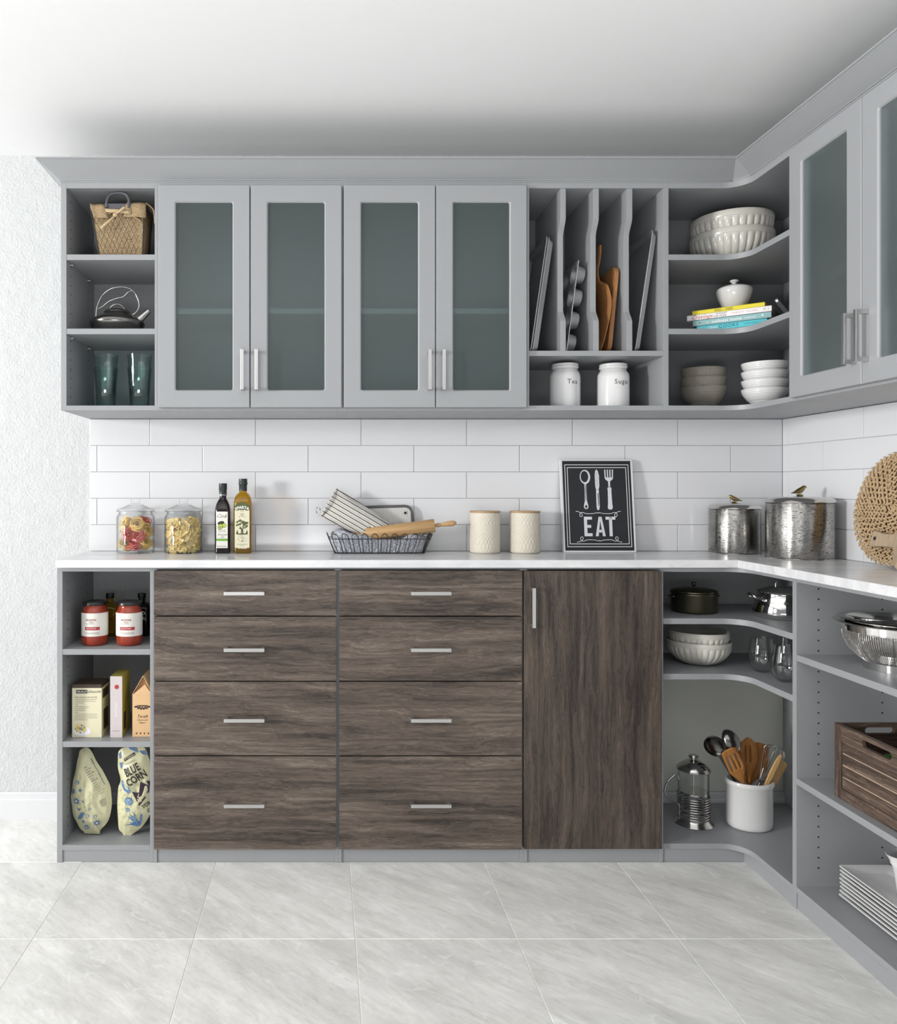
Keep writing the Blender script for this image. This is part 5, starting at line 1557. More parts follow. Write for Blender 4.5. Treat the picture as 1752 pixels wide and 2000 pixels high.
xb_ = 1.640
T = thing('paddle_board', 'weathered wooden board with round hole in its handle before straw mat', 'cutting board', (xb_, 2.02, ZC + 0.0008), (0, math.radians(12), 0))
def by_(u, v): y = xb_ * FPX / (u - PU); return (y - 2.02, Z(v, y) - ZC)
prf = [(-0.21, 0.0), (0.20, 0.0), (0.222, 0.004), (0.238, 0.015), (0.246, 0.034), (0.249, 0.060)] + [(0.256, 0.066), (0.300, 0.066), (0.350, 0.062), (0.354, 0.066), (0.347, 0.108), (0.343, 0.112), (0.300, 0.105), (0.258, 0.106), (0.250, 0.113), (0.246, 0.125), (0.236, 0.143), (0.215, 0.156), (0.19, 0.160), (-0.21, 0.160)]
MB().prism(prf, 0.0, 0.018, 'yz').obj('board', M['greywood'], T, smooth=20, bevel=0.003)
MB().lathe([(0, 0), (0.0055, 0.0), (0.006, 0.0006), (0.0, 0.0008)], 20).map(lambda x, y, z: (-0.0004 + z * 0.5, 0.333 + x, 0.088 + y)).obj('handle_hole', M['dark'], T, smooth=0)
# ================================================================== things in the base units
# --- sauce jars and short oil bottles
def sauce_jar(label, u, y):
    T = thing('sauce_jar', label, 'jar', (X(u, y), y, LS[0]), group='red sauce jars')
    r = 0.0445
    MB().lathe([(0, 0.0004), (r - 0.008, 0.0004), (r - 0.003, 0.004), (r, 0.014), (r, 0.100), (r - 0.0015, 0.112), (r - 0.006, 0.124), (r - 0.009, 0.131), (r - 0.009, 0.137), (0, 0.137)], 48).obj('jar', M['sauce'], T, smooth=50)
    MB().lathe([(0, 0.1372), (r - 0.005, 0.1372), (r - 0.003, 0.1385), (r - 0.003, 0.147), (r - 0.005, 0.1495), (r - 0.010, 0.1495), (r - 0.013, 0.1485), (0, 0.1485)], 48).obj('lid', M['black'], T, smooth=40)
    MB().grid(lambda a, v: ((r + 0.0006) * math.cos(-PI / 2 + (a - 0.5) * 3.7), (r + 0.0006) * math.sin(-PI / 2 + (a - 0.5) * 3.7), 0.034 + 0.079 * v), 40, 2).obj('paper_label', M['paper'], T, smooth=60)
    def wr_(x, z, o=0.0010):
        a = -PI / 2 + 0.05 + x / r
        return ((r + o) * math.cos(a), (r + o) * math.sin(a), z)
    MB().text('REGIONI', 0.0105, lambda a, c: wr_(a - 0.003, c + 0.090), bold=0.01, sx=0.85).text("d'Italia", 0.0062, lambda a, c: wr_(a - 0.003, c + 0.082), shear=0.4).obj('lettering', M['maroon'], T, smooth=0, flip=False)
    b = MB()
    b.flat([(-0.021, 0.0555), (0.026, 0.0555), (0.028, 0.0580), (0.028, 0.0630), (0.026, 0.0665), (-0.021, 0.0665)][:6], lambda a, c: wr_(a, c))
    b = MB().grid(lambda s, v: wr_(-0.0245 + 0.051 * s, 0.0555 + 0.0110 * v), 16, 2)
    b.obj('red_band', M['redink'], T, smooth=0, flip=False)
    MB().text('BOLOGNESE', 0.0058, lambda a, c: wr_(a - 0.002, c + 0.061, 0.0014)).obj('lettering', M['whiteink'], T, smooth=0, flip=False)
    b = MB()
    for zz, wd_ in ((0.0465, 0.048), (0.0428, 0.048), (0.0765, 0.030)):
        b.grid(lambda s, v: wr_(-0.0235 + wd_ * s, zz + 0.0011 * v), 14, 2)
    b.obj('small_print', M['greyink'], T, smooth=0, flip=False)
sauce_jar('red sauce jar with black lid, nearer the free end panel', 185.3, 2.712)
sauce_jar('red sauce jar with black lid, beside the drawers', 252.6, 2.712)

def short_bottle(label, u, mat, word):
    y = 2.885
    T = thing('vinegar_bottle', label, 'bottle', (X(u, y), y, LS[0]), group='short bottles behind the sauce jars')
    square_lathe(MB(), [(0.034, 0.0004, 1), (0.036, 0.004, 1), (0.036, 0.100, 1), (0.034, 0.108, 0.9), (0.025, 0.117, 0.5), (0.0125, 0.123, 0), (0.0115, 0.138, 0)]).obj('bottle', M[mat], T, smooth=40)
    MB().lathe([(0, 0.136), (0.0148, 0.136), (0.0152, 0.1375), (0.0152, 0.152), (0.0142, 0.1535), (0, 0.1535)], 24).obj('cap', M['black'], T, smooth=40)
    b = MB()
    for k, s in enumerate(word): b.text(s, 0.017, lambda a, c: (a + 0.004, -0.0366, c + 0.085 - 0.020 * k))
    b.obj('lettering', M['whiteink' if mat == 'darkglass' else 'ink'], T, smooth=0, flip=False)
short_bottle('short amber oil bottle with black cap behind the sauce jars', 215, 'amber', ('OLI', 'EN'))
short_bottle('short near-black bottle with black cap behind the sauce jars', 277, 'darkglass', ('BRO', 'DORI'))

# --- cartons
yf = 2.668
xl, xr = X(140.5, yf), X(198.6, yf)
zt_ = Z(1337, yf)
T = thing('carton', 'cream gnocchi carton with dark top on the middle open shelf', 'box', ((xl + xr) / 2, yf, LS[1]))
w, h, dp = xr - xl, zt_ - LS[1], 0.092
MB().box(-w / 2, w / 2, 0, dp, 0.0003, h - 0.012).obj('box', M['boxcream'], T, smooth=0, bevel=0.001)
MB().box(-w / 2, w / 2, 0, dp, h - 0.0118, h).obj('top_flap', M['boxbrown'], T, smooth=0, bevel=0.0012)
F = lambda a, c: (a, -0.0005, c)
F2 = lambda a, c: (a, -0.0009, c)
MB().flat([(-0.037, h - 0.030), (0.002, h - 0.030), (0.002, h - 0.018), (-0.037, h - 0.018)], F).obj('brand_plate', M['ink'], T, smooth=0, flip=False)
MB().text('DELALLO', 0.0085, lambda a, c: F2(a - 0.0175, c + h - 0.024), bold=0.01).obj('lettering', M['whiteink'], T, smooth=0, flip=False)
MB().text('Gnocchi', 0.0135, lambda a, c: F(a + 0.024, c + h - 0.024), shear=0.5).text('Potato Gnocchi with Leaf Tuft', 0.0062, lambda a, c: F(a - 0.004, c + h - 0.043), shear=0.4).obj('lettering', M['ink'], T, smooth=0, flip=False)
b = MB()
for k, (x0_, x1_) in enumerate([(-0.040, 0.034), (-0.040, 0.030), (-0.040, -0.01), (-0.040, -0.028), (-0.040, 0.008), (-0.040, 0.000), (-0.040, -0.006), (-0.040, -0.028), (-0.040, 0.036), (-0.040, 0.034), (-0.040, 0.036), (-0.040, 0.004)]):
    z = h - 0.051 - k * 0.0063
    b.flat([(x0_, z), (x1_, z), (x1_, z + 0.0012), (x0_, z + 0.0012)], F)
b.obj('small_print', M['greyink'], T, smooth=0, flip=False)
MB().flat(ellipse(-0.016, 0.022, 0.030, 0.016, 26), F).obj('plate_print', M['whiteink'], T, smooth=0, flip=False)
b = MB()
rt = random.Random(2)
for k in range(26):
    a = rt.uniform(0, 2 * PI); rr = math.sqrt(rt.random())
    b.flat(ellipse(-0.022 + 0.018 * rr * math.cos(a), 0.030 + 0.014 * rr * math.sin(a), 0.0048, 0.0034, 9, rt.uniform(0, 3)), lambda p, c, q=k * 0.00001: (p, -0.0009 - q, c))
b.obj('gnocchi_print', M['bow'], T, smooth=0, flip=False)
b = MB()
for k in range(22):
    a = rt.uniform(0, 2 * PI); rr = math.sqrt(rt.random())
    b.flat(ellipse(-0.022 + 0.018 * rr * math.cos(a), 0.030 + 0.014 * rr * math.sin(a), 0.0026, 0.0013, 7, rt.uniform(0, 3)), lambda p, c, q=k * 0.00001: (p, -0.0013 - q, c))
b.obj('herb_print', M['leaf'], T, smooth=0, flip=False)
b = MB()
b.flat([(0.012, h - 0.05), (0.08, h - 0.05), (0.08, h - 0.02), (0.012, h - 0.02)], lambda a, c: (w / 2 + 0.0006, a, c)).flat([(0.020, 0.02), (0.075, 0.02), (0.075, 0.09), (0.020, 0.09)], lambda a, c: (w / 2 + 0.0006, a, c))
b.obj('side_print', M['boxbrown'], T, smooth=0, flip=False)

xl, xr = X(215.2, yf), X(238.6, yf)
zt_ = Z(1321, yf)
T = thing('carton', 'narrow lilac-edged ravioli carton between the other two cartons', 'box', ((xl + xr) / 2, yf, LS[1]))
w, h, dp = xr - xl, zt_ - LS[1], 0.108
MB().box(-w / 2, w / 2, 0.0008, dp, 0.0003, h).obj('box', M['boxolive'], T, smooth=0, bevel=0.001)
MB().box(-w / 2, w / 2, 0, 0.0008, 0.0003, h).obj('front_panel', M['boxlilac'], T, smooth=0)
MB().flat(star(0.002, h - 0.036, 14, 0.0082, 0.0068), F).obj('red_seal', M['redink'], T, smooth=0, flip=False)
MB().text('RAVIOLI', 0.0135, lambda a, c: F(-c + 0.001, a + 0.095), bold=0.005).text('pasta con', 0.005, lambda a, c: F(-c + 0.010, a + 0.095)).obj('lettering', M['whiteink'], T, smooth=0, flip=False)
MB().flat([(-0.013, 0.022), (0.013, 0.022), (0.013, 0.0235), (-0.013, 0.0235)], F).obj('small_print', M['greyink'], T, smooth=0, flip=False)
MB().flat([(0.03, h - 0.09), (0.09, h - 0.05), (0.09, h - 0.047), (0.03, h - 0.087)], lambda a, c: (w / 2 + 0.0006, a, c)).flat([(0.02, h - 0.12), (0.09, h - 0.08), (0.09, h - 0.075), (0.02, h - 0.115)], lambda a, c: (w / 2 + 0.0006, a, c)).flat([(0.02, 0.02), (0.05, 0.02), (0.05, 0.08), (0.02, 0.08)], lambda a, c: (w / 2 + 0.0006, a, c)).obj('side_print', M['boxbrown'], T, smooth=0, flip=False)

yf = 2.675
xl, xr = X(258.5, yf), -0.5805
T = thing('carton', 'kraft gable-topped taralli carton beside the drawers', 'box', ((xl + xr) / 2, yf, LS[1]))
w, h, ha, dp = xr - xl, Z(1357, yf) - LS[1], Z(1321, yf) - LS[1], 0.095
MB().box(-w / 2, w / 2, 0, dp, 0.0003, h).obj('box', M['kraft'], T, smooth=0, bevel=0.0008)
MB().prism([(-w / 2, h), (w / 2, h), (0.002, ha - 0.002)], 0.010, dp - 0.010, 'xz').obj('gable', M['kraftdark'], T, smooth=0)
b = MB()
for s in (-1, 1):
    b.add([(s * w / 2, 0, h), (s * w / 2, dp, h), (0.002, dp, ha), (0.002, 0, ha), (s * (w / 2 + 0.0015), 0, h), (s * (w / 2 + 0.0015), dp, h), (0.002 + s * 0.001, dp, ha + 0.002), (0.002 + s * 0.001, 0, ha + 0.002)],
          [(0, 1, 2, 3), (4, 5, 6, 7), (0, 1, 5, 4), (1, 2, 6, 5), (2, 3, 7, 6), (3, 0, 4, 7)])
b.obj('roof_flap', M['kraft'], T, smooth=0)
MB().add([(-w / 2 + 0.001, 0.0, h), (w / 2 - 0.001, 0.0, h), (0.006, 0.009, h + 0.033)], [(0, 1, 2)]).obj('gable_fold', M['kraft'], T, smooth=0, solid=0.0006)
MB().text('Taralli', 0.0150, lambda a, c: F(a - 0.001, c + 0.070), shear=0.35).text('Cheese and', 0.0078, lambda a, c: F(a - 0.001, c + 0.058), shear=0.3).text('Pepper', 0.0078, lambda a, c: F(a - 0.001, c + 0.049), shear=0.3).obj('lettering', M['ink'], T, smooth=0, flip=False)
b = MB()
for k in range(11):
    t = (k - 5) / 5
    b.flat(ellipse(0.024 * t, 0.103 - 0.007 * (1 - t * t) + (0.003 if k % 2 else 0), 0.004, 0.0035, 8, k), lambda p, c, q=k * 0.00001: (p, -0.0006 - q, c))
b.flat([(-0.017, 0.104), (0.017, 0.104), (0.017, 0.1085), (-0.017, 0.1085)], F)
for k in range(4): b.flat(ellipse(-0.020 + 0.0135 * k, 0.0125, 0.0025, 0.003, 8), F)
b.obj('emblem_print', M['boxbrown'], T, smooth=0, flip=False)

# --- chip bags
def chip_bag(label, outline, y, thick, seed, group):
    zs_ = lambda v: 0.0605 + (1645 - v) * (0.362 - 0.0605) / (1645 - 1464)
    pts = [(X(120 + a / 9.52, y), zs_(1450 + c / 9.52)) for a, c in outline]
    out = spline(pts + [pts[0]], 4)[:-1]
    n = len(out)
    cx_ = sum(p[0] for p in out) / n; cz_ = sum(p[1] for p in out) / n
    T = thing('chip_bag', label, 'bag', (cx_, y, LS[2]), group=group)
    def surf(x, z, side=-1):
        """height of the puffed sheet over the outline plane"""
        a = math.atan2(z - cz_, x - cx_)
        best = None
        # distance to outline along the ray
        rr = math.hypot(x - cx_, z - cz_)
        i = min(range(n), key=lambda k: abs((math.atan2(out[k][1] - cz_, out[k][0] - cx_) - a + PI) % (2 * PI) - PI))
        R_ = math.hypot(out[i][0] - cx_, out[i][1] - cz_)
        f = min(1, rr / R_)
        d = thick * (1 - f ** 2.4)
        cr = 0.012 * noise.noise((x * 22 + seed, z * 15, side * 3.1)) + 0.0065 * abs(noise.noise((x * 48, z * 30 + seed, side))) - 0.004 * abs(noise.noise((x * 70 + z * 40, z * 60 + seed * 2, side)))
        return y + side * (d + cr * (1 - f ** 3))
    b = MB()
    NR = 20
    for side in (-1, 1):
        def fn(u, v):
            f = u ** 0.8
            o = out[int(round(v * n)) % n]
            x, z = cx_ + (o[0] - cx_) * f, cz_ + (o[1] - cz_) * f
            yy = surf(x, z, side) if f < 0.999 else y + 0.002 * math.sin(v * 90)
            return (x - cx_, yy - y, z - LS[2])
        b.grid(fn, NR, n, cv=True) if False else b.add(*_fan_grid(fn, NR, n))
    b.obj('foil_bag', M['bag'], T, smooth=18)
    def pr(u, v, o=0.0026):
        """print position given in photo-crop units"""
        x, z = X(120 + u / 9.52, y), zs_(1450 + v / 9.52)
        return (x - cx_, surf(x, z) - y - o, z - LS[2])
    return T, pr
def _fan_grid(fn, nr, n):
    vs = [fn(0.0001, 0)]
    for i in range(1, nr):
        vs += [fn(i / (nr - 1), k / n) for k in range(n)]
    fs = [(0, 1 + k, 1 + (k + 1) % n) for k in range(n)]
    for i in range(nr - 2):
        a, c = 1 + i * n, 1 + (i + 1) * n
        fs += [(a + k, c + k, c + (k + 1) % n, a + (k + 1) % n) for k in range(n)]
    return vs, fs
def flower(b, pr, u, v, r, o=0.0026, n=9): b.flat(star(u, v, n, r, r * 0.42, 0.3), lambda a, c: pr(a, c, o))
def dots(b, pr, spots, r=12):
    for k, (u, v) in enumerate(spots): b.flat(ellipse(u, v, r, r * 0.5, 7, k * 1.3), pr)

O1 = [(440, 140), (345, 200), (310, 340), (255, 620), (205, 880), (180, 1130), (205, 1400), (290, 1640), (400, 1790), (450, 1830), (690, 1845), (730, 1760), (860, 1600), (925, 1380), (935, 1120), (900, 880), (800, 660), (650, 400), (530, 170)]
T, pr = chip_bag('pale yellow foil chip bag with blue flowers seen from the back', O1, 2.70, 0.030, 1.0, 'foil chip bags')
b = MB()
for u, v, r in ((330, 785, 50), (310, 1150, 85), (390, 930, 42), (690, 1580, 75), (490, 1675, 68), (575, 1295, 30), (530, 1415, 42), (670, 1440, 36), (455, 1135, 28), (440, 1550, 42)):
    flower(b, pr, u, v, r)
b.flat([(330, 1480), (400, 1370), (480, 1350), (440, 1440), (400, 1500), (340, 1520)], pr).flat([(310, 1240), (345, 1290), (400, 1285), (370, 1340), (340, 1310)], pr).flat([(205, 980), (240, 920), (275, 950), (265, 1010), (215, 1040)], pr)
b.obj('flower_print', M['blueink'], T, smooth=0, flip=False)
b = MB()
for u, v, r in ((310, 1150, 20), (690, 1580, 20), (490, 1675, 18), (330, 785, 12), (530, 1415, 14), (575, 1295, 12), (670, 1440, 12)):
    b.flat(ellipse(u, v, r, r, 10), lambda a, c: pr(a, c, 0.0034))
b.obj('flower_centres', M['whiteink'], T, smooth=0, flip=False)
b = MB()
rt = random.Random(6)
dots(b, pr, [(300 + rt.uniform(-90, 90) + k * 13, 1000 + rt.uniform(-60, 60) + k * 22) for k in range(30)], 9)
b.obj('dash_print', M['ink'], T, smooth=0, flip=False)
b = MB()
for k in range(13):
    u, v = 455 + k * 24, 500 + k * 42
    l = 60 + (k * 37 % 60)
    b.strip([(u, v), (u + l, v - l * 0.45)], 13 if k < 7 else 6, pr)
for k in range(9):
    b.strip([(745 + k * 3, 1140 + k * 16), (850 + k * 2, 1085 + k * 20)], 5, pr)
for k in range(10):
    u, v = 560 + k * 26, 330 + k * 50
    b.strip([(u, v), (u + 34, v + 62)], 9, pr)
b.obj('small_print', M['greyink'], T, smooth=0, flip=False)
b = MB()
b.strip([(400, 360), (480, 440), (600, 600), (700, 760), (790, 900)], 10, lambda a, c: pr(a, c, 0.003))
b.obj('side_seam', M['creampaper'], T, smooth=0, flip=False)

O2 = [(1130, 150), (1062, 230), (1048, 500), (1098, 780), (1052, 960), (1042, 1300), (1060, 1700), (1130, 1830), (1190, 1885), (1300, 1860), (1480, 1720), (1620, 1520), (1670, 1350), (1700, 1100), (1695, 750), (1660, 480), (1600, 260), (1540, 140), (1380, 105)]
T, pr = chip_bag('pale yellow BLUE CORN chip bag with a blue bird, beside the drawers', O2, 2.70, 0.028, 7.0, 'foil chip bags')
ca, sa = math.cos(0.50), math.sin(0.50)
def txt(s, size, u, v, mt, bold=0.0, sx=1.0, o=0.0028):
    MB().text(s, size, lambda a, c: pr(u + a * ca - c * sa, v - a * sa - c * ca, o), bold=bold, sx=sx).obj('lettering', M[mt], T, smooth=0, flip=False)
txt('BLUE', 215, 1345, 535, 'ink', 0.02, 0.60)
txt('CORN', 215, 1430, 700, 'ink', 0.02, 0.60)
txt('TOR', 110, 1600, 1235, 'ink', 0.01, 0.7)
txt('C', 110, 1640, 1370, 'ink', 0.01, 0.7)
txt('ORGANIC', 50, 1290, 400, 'greyink')
MB().flat([(1185, 330), (1370, 210), (1380, 265), (1195, 385)], pr).obj('brand_plate', M['ink'], T, smooth=0, flip=False)
txt('LA NONNA', 44, 1283, 297, 'creampaper', 0.0, 0.8, 0.0038)
MB().flat([(1350, 945), (1480, 975), (1600, 1080), (1480, 1235)], pr).flat([(1495, 765), (1660, 870), (1650, 990), (1470, 1060)], lambda a, c: pr(a, c, 0.0030)).flat([(1600, 760), (1700, 780), (1700, 900), (1640, 850)], lambda a, c: pr(a, c, 0.0034)).obj('corn_chip_print', M['chip'], T, smooth=0, flip=False)
b = MB()
b.flat(star(1285, 1140, 14, 88, 68), pr)
flower(b, pr, 1265, 1320, 52)
b.flat([(1135, 750), (1180, 745), (1290, 850), (1320, 950), (1280, 980), (1200, 920), (1140, 830)], pr)
for pts in ([(1480, 1640), (1420, 1640), (1330, 1520), (1250, 1440), (1350, 1480), (1280, 1400), (1390, 1460), (1360, 1330), (1420, 1450), (1440, 1560)], [(1360, 1640), (1210, 1625), (1330, 1600), (1260, 1570), (1400, 1580), (1470, 1560), (1490, 1430), (1520, 1435), (1510, 1560), (1480, 1640), (1420, 1680)], [(1490, 1430), (1500, 1405), (1530, 1420), (1515, 1450)]):
    b.flat(pts, pr)
b.flat([(1240, 120), (1330, 110), (1400, 150), (1440, 230), (1360, 190), (1290, 170)], pr).flat([(1450, 190), (1560, 190), (1600, 280), (1520, 250)], pr).flat([(1070, 250), (1110, 210), (1120, 330), (1090, 350)], pr).flat([(1090, 420), (1150, 400), (1140, 540), (1110, 500)], pr)
b.obj('bird_and_flower_print', M['blueink'], T, smooth=0, flip=False)
b = MB()
b.strip(ellipse(1285, 1140, 48, 48, 22), 11, lambda a, c: pr(a, c, 0.0034), True).strip(ellipse(1285, 1140, 25, 25, 16), 9, lambda a, c: pr(a, c, 0.0034), True)
for k in range(6): b.strip([(1165 + k * 25, 770 + k * 33), (1205 + k * 22, 790 + k * 26)], 8, lambda a, c: pr(a, c, 0.0034))
b.flat(ellipse(1265, 1320, 12, 12, 8), lambda a, c: pr(a, c, 0.0034))
for k in range(3): b.strip([(1300 + k * 30, 1450 + k * 0), (1390 + k * 14, 1560 - k * 20)], 6, lambda a, c: pr(a, c, 0.0034))
b.obj('pale_print', M['paleblue'], T, smooth=0, flip=False)
b = MB()
dots(b, pr, [(1110 + rt.uniform(-40, 60) + (k % 5) * 40, 930 + k * 32) for k in range(24)], 10)
b.obj('dash_print', M['ink'], T, smooth=0, flip=False)

# ------------------------------------------------------------------ corner base unit
y = 2.772
T = thing('casserole', 'dark bronze lidded casserole on the top curved base shelf', 'pot', (X(1355.5, y), y, CS[0]))
r, h = 0.0765, 0.068
MB().lathe([(0, 0.0004), (r - 0.010, 0.0004), (r - 0.003, 0.004), (r, 0.012), (r, h - 0.006), (r + 0.0016, h - 0.004), (r + 0.0016, h), (0, h)], 56).obj('body', M['pewter'], T, smooth=40)
MB().lathe([(0, h + 0.0003), (r + 0.001, h + 0.0003), (r + 0.0026, h + 0.002), (r + 0.001, h + 0.004), (r + 0.001, h + 0.007), (r - 0.001, h + 0.009), (r - 0.014, h + 0.014), (r * 0.5, h + 0.018), (0, h + 0.020)], 56).obj('lid', M['pewter'], T, smooth=35)
MB().lathe([(0.004, h + 0.019), (0.004, h + 0.024), (0.0075, h + 0.027), (0.009, h + 0.0315), (0.007, h + 0.0355), (0, h + 0.037)], 20).obj('knob', M['pewter'], T, smooth=60)
for s in (-1, 1):
    MB().tube(spline([(s * r, -0.016, h - 0.014), (s * (r + 0.007), -0.010, h - 0.010), (s * (r + 0.008), 0.010, h - 0.010), (s * r, 0.016, h - 0.014)], 4), 0.0025, 6).obj('handle', M['pewter'], T, smooth=60)

y = 2.652
T = thing('stock_pot', 'shiny steel lidded pot with bail handle on the top curved base shelf', 'pot', (X(1533, y), y, CS[0]))
r, h = 0.098, 0.086
MB().lathe([(0, 0.0004), (r - 0.012, 0.0004), (r - 0.004, 0.004), (r, 0.014), (r + 0.001, 0.020), (r - 0.008, 0.055), (r - 0.016, 0.078), (r - 0.016, h - 0.002), (r - 0.013, h), (0, h)], 64).obj('body', M['chrome'], T, smooth=50)
MB().lathe([(0, h + 0.0004), (r - 0.012, h + 0.0004), (r - 0.011, h + 0.003), (r - 0.020, h + 0.007), (r * 0.5, h + 0.017), (0, h + 0.020)], 64).obj('lid', M['chrome'], T, smooth=50)
MB().tube(spline([(-0.030, 0, h + 0.014), (-0.031, 0, h + 0.026), (-0.024, 0, h + 0.040), (0, 0, h + 0.046), (0.024, 0, h + 0.040), (0.031, 0, h + 0.026), (0.030, 0, h + 0.014)], 5), 0.0032, 8).obj('lid_handle', M['chrome'], T, smooth=60)
for s in (-1, 1):
    MB().tube(spline([(s * (r - 0.016), -0.022, 0.062), (s * (r + 0.012), -0.024, 0.070), (s * (r + 0.020), -0.010, 0.080), (s * (r + 0.020), 0.010, 0.080), (s * (r + 0.012), 0.024, 0.070), (s * (r - 0.016), 0.022, 0.062)], 5), 0.0042, 8).obj('side_handle', M['chrome'], T, smooth=60)
    MB().ball((s * (r - 0.012), -0.022, 0.061), 0.0065, 10, 6).obj('rivet', M['chrome'], T, smooth=60)

y = 2.785
fluted_bowl('cream fluted bowl holding another, middle curved base shelf', (X(1364.5, y), y, CS[1]), 0.1065, 0.085, 30, 0.42, 'fluted mixing bowls')
fluted_bowl('cream fluted bowl nested inside another, middle curved base shelf', (X(1364.5, y), y, CS[1] + 0.0335), 0.1000, 0.085, 30, 0.42, 'fluted mixing bowls')

gl = None
for lab, x, y in (('stemless wine glass nearest the fluted bowls, middle curved base shelf', 1.488, 2.655), ('stemless wine glass by the front edge of the curved base shelf', 1.4885, 2.522), ('stemless wine glass behind the other two on the curved base shelf', 1.585, 2.67)):
    if gl is None:
        o = MB().lathe([(0, 0.0004), (0.017, 0.0004), (0.022, 0.0025), (0.032, 0.013), (0.0395, 0.031), (0.0415, 0.047), (0.0395, 0.068), (0.0345, 0.096), (0.0305, 0.1165), (0.0298, 0.1165), (0.0338, 0.095), (0.0386, 0.068), (0.0405, 0.047), (0.0385, 0.031), (0.0305, 0.014), (0.020, 0.006), (0, 0.005)], 44).obj('wine_glass', M['thinclear'], smooth=50)
        gl = o
    else:
        o = gl.copy(); COL.objects.link(o)
    o.location = (x, y, CS[1])
    tag(o, lab, 'glass', 'stemless wine glasses')

# --- french press
y = 2.792
T = thing('french_press', 'glass french press with steel coil frame on the lowest curved shelf', 'coffee press', (X(1354.5, y), y, CS[2]))
r = 0.0515
MB().lathe([(0, 0.012), (r - 0.004, 0.012), (r - 0.001, 0.016), (r, 0.022), (r, 0.182), (r + 0.003, 0.187), (r + 0.0018, 0.1875), (r - 0.0016, 0.182), (r - 0.0016, 0.022), (r - 0.005, 0.014), (0, 0.0135)], 48).obj('beaker', M['clear'], T, smooth=40)
MB().tube([(r - 0.003, -0.012, 0.181), (r + 0.007, 0, 0.190), (r + 0.013, 0, 0.191), (r + 0.007, 0.001, 0.187), (r - 0.003, 0.012, 0.181)], 0.0012, 6).obj('spout_lip', M['clear'], T, smooth=50)
MB().lathe([(0, 0.0004), (r + 0.0145, 0.0004), (r + 0.0155, 0.002), (r + 0.0125, 0.006), (r + 0.0045, 0.014), (r + 0.0015, 0.020), (r + 0.0015, 0.0225), (0, 0.0115)], 56).obj('base', M['steel'], T, smooth=40)
b = MB()
coil = []
for i in range(9 * 28 + 1):
    t = 2 * PI * i / 28
    coil.append(((r + 0.0022) * math.cos(t + 2.6), (r + 0.0022) * math.sin(t + 2.6), 0.024 + 0.078 * i / (9 * 28)))
b.tube(coil, 0.0021, 6)
b.obj('coil_frame', M['steel'], T, smooth=60)
MB().lathe([(0, 0.1885), (r - 0.003, 0.1885), (r + 0.0045, 0.190), (r + 0.005, 0.193), (r - 0.002, 0.203), (r - 0.014, 0.213), (r * 0.45, 0.221), (0.010, 0.2235), (0.0085, 0.226), (0.0085, 0.231), (0, 0.231)], 56).obj('lid', M['steel'], T, smooth=50)
MB().lathe([(0, 0.2312), (0.015, 0.2312), (0.0165, 0.233), (0.0165, 0.239), (0.0145, 0.2415), (0, 0.2425)], 24).obj('plunger_knob', M['steel'], T, smooth=40)
MB().tube([(0, 0, 0.115), (0, 0, 0.19)], 0.0018, 8).lathe([(0, 0.108), (r - 0.003, 0.108), (r - 0.003, 0.114), (0, 0.115)], 36).obj('plunger', M['steel'], T, smooth=40)
ha = PI + 0.1
hx = lambda d, z: (d * math.cos(ha), d * math.sin(ha), z)
MB().tube(spline([hx(r + 0.003, 0.156), hx(r + 0.010, 0.172), hx(r + 0.022, 0.170), hx(r + 0.046, 0.148), hx(r + 0.056, 0.122), hx(r + 0.050, 0.098), hx(r + 0.024, 0.080), hx(r + 0.006, 0.070), hx(r + 0.003, 0.055), hx(r + 0.003, 0.018)], 5), 0.0036, 8).obj('handle', M['steel'], T, smooth=60)

# --- utensil crock and what stands in it
yk = 2.765
kx, kz = X(1463.5, yk), CS[2]
T = thing('utensil_crock', 'white ceramic crock full of utensils on the lowest curved shelf', 'crock', (kx, yk, kz))
r, h = 0.0765, 0.166
MB().lathe([(0, 0.0004), (r - 0.010, 0.0004), (r - 0.004, 0.003), (r - 0.001, 0.010), (r, 0.024), (r, h - 0.022), (r + 0.002, h - 0.019), (r + 0.0045, h - 0.013), (r + 0.0045, h - 0.005), (r + 0.002, h), (r - 0.004, h), (r - 0.006, h - 0.008), (r - 0.006, 0.014), (0, 0.012)], 64, sy=0.86).obj('crock', M['white'], T, smooth=50)

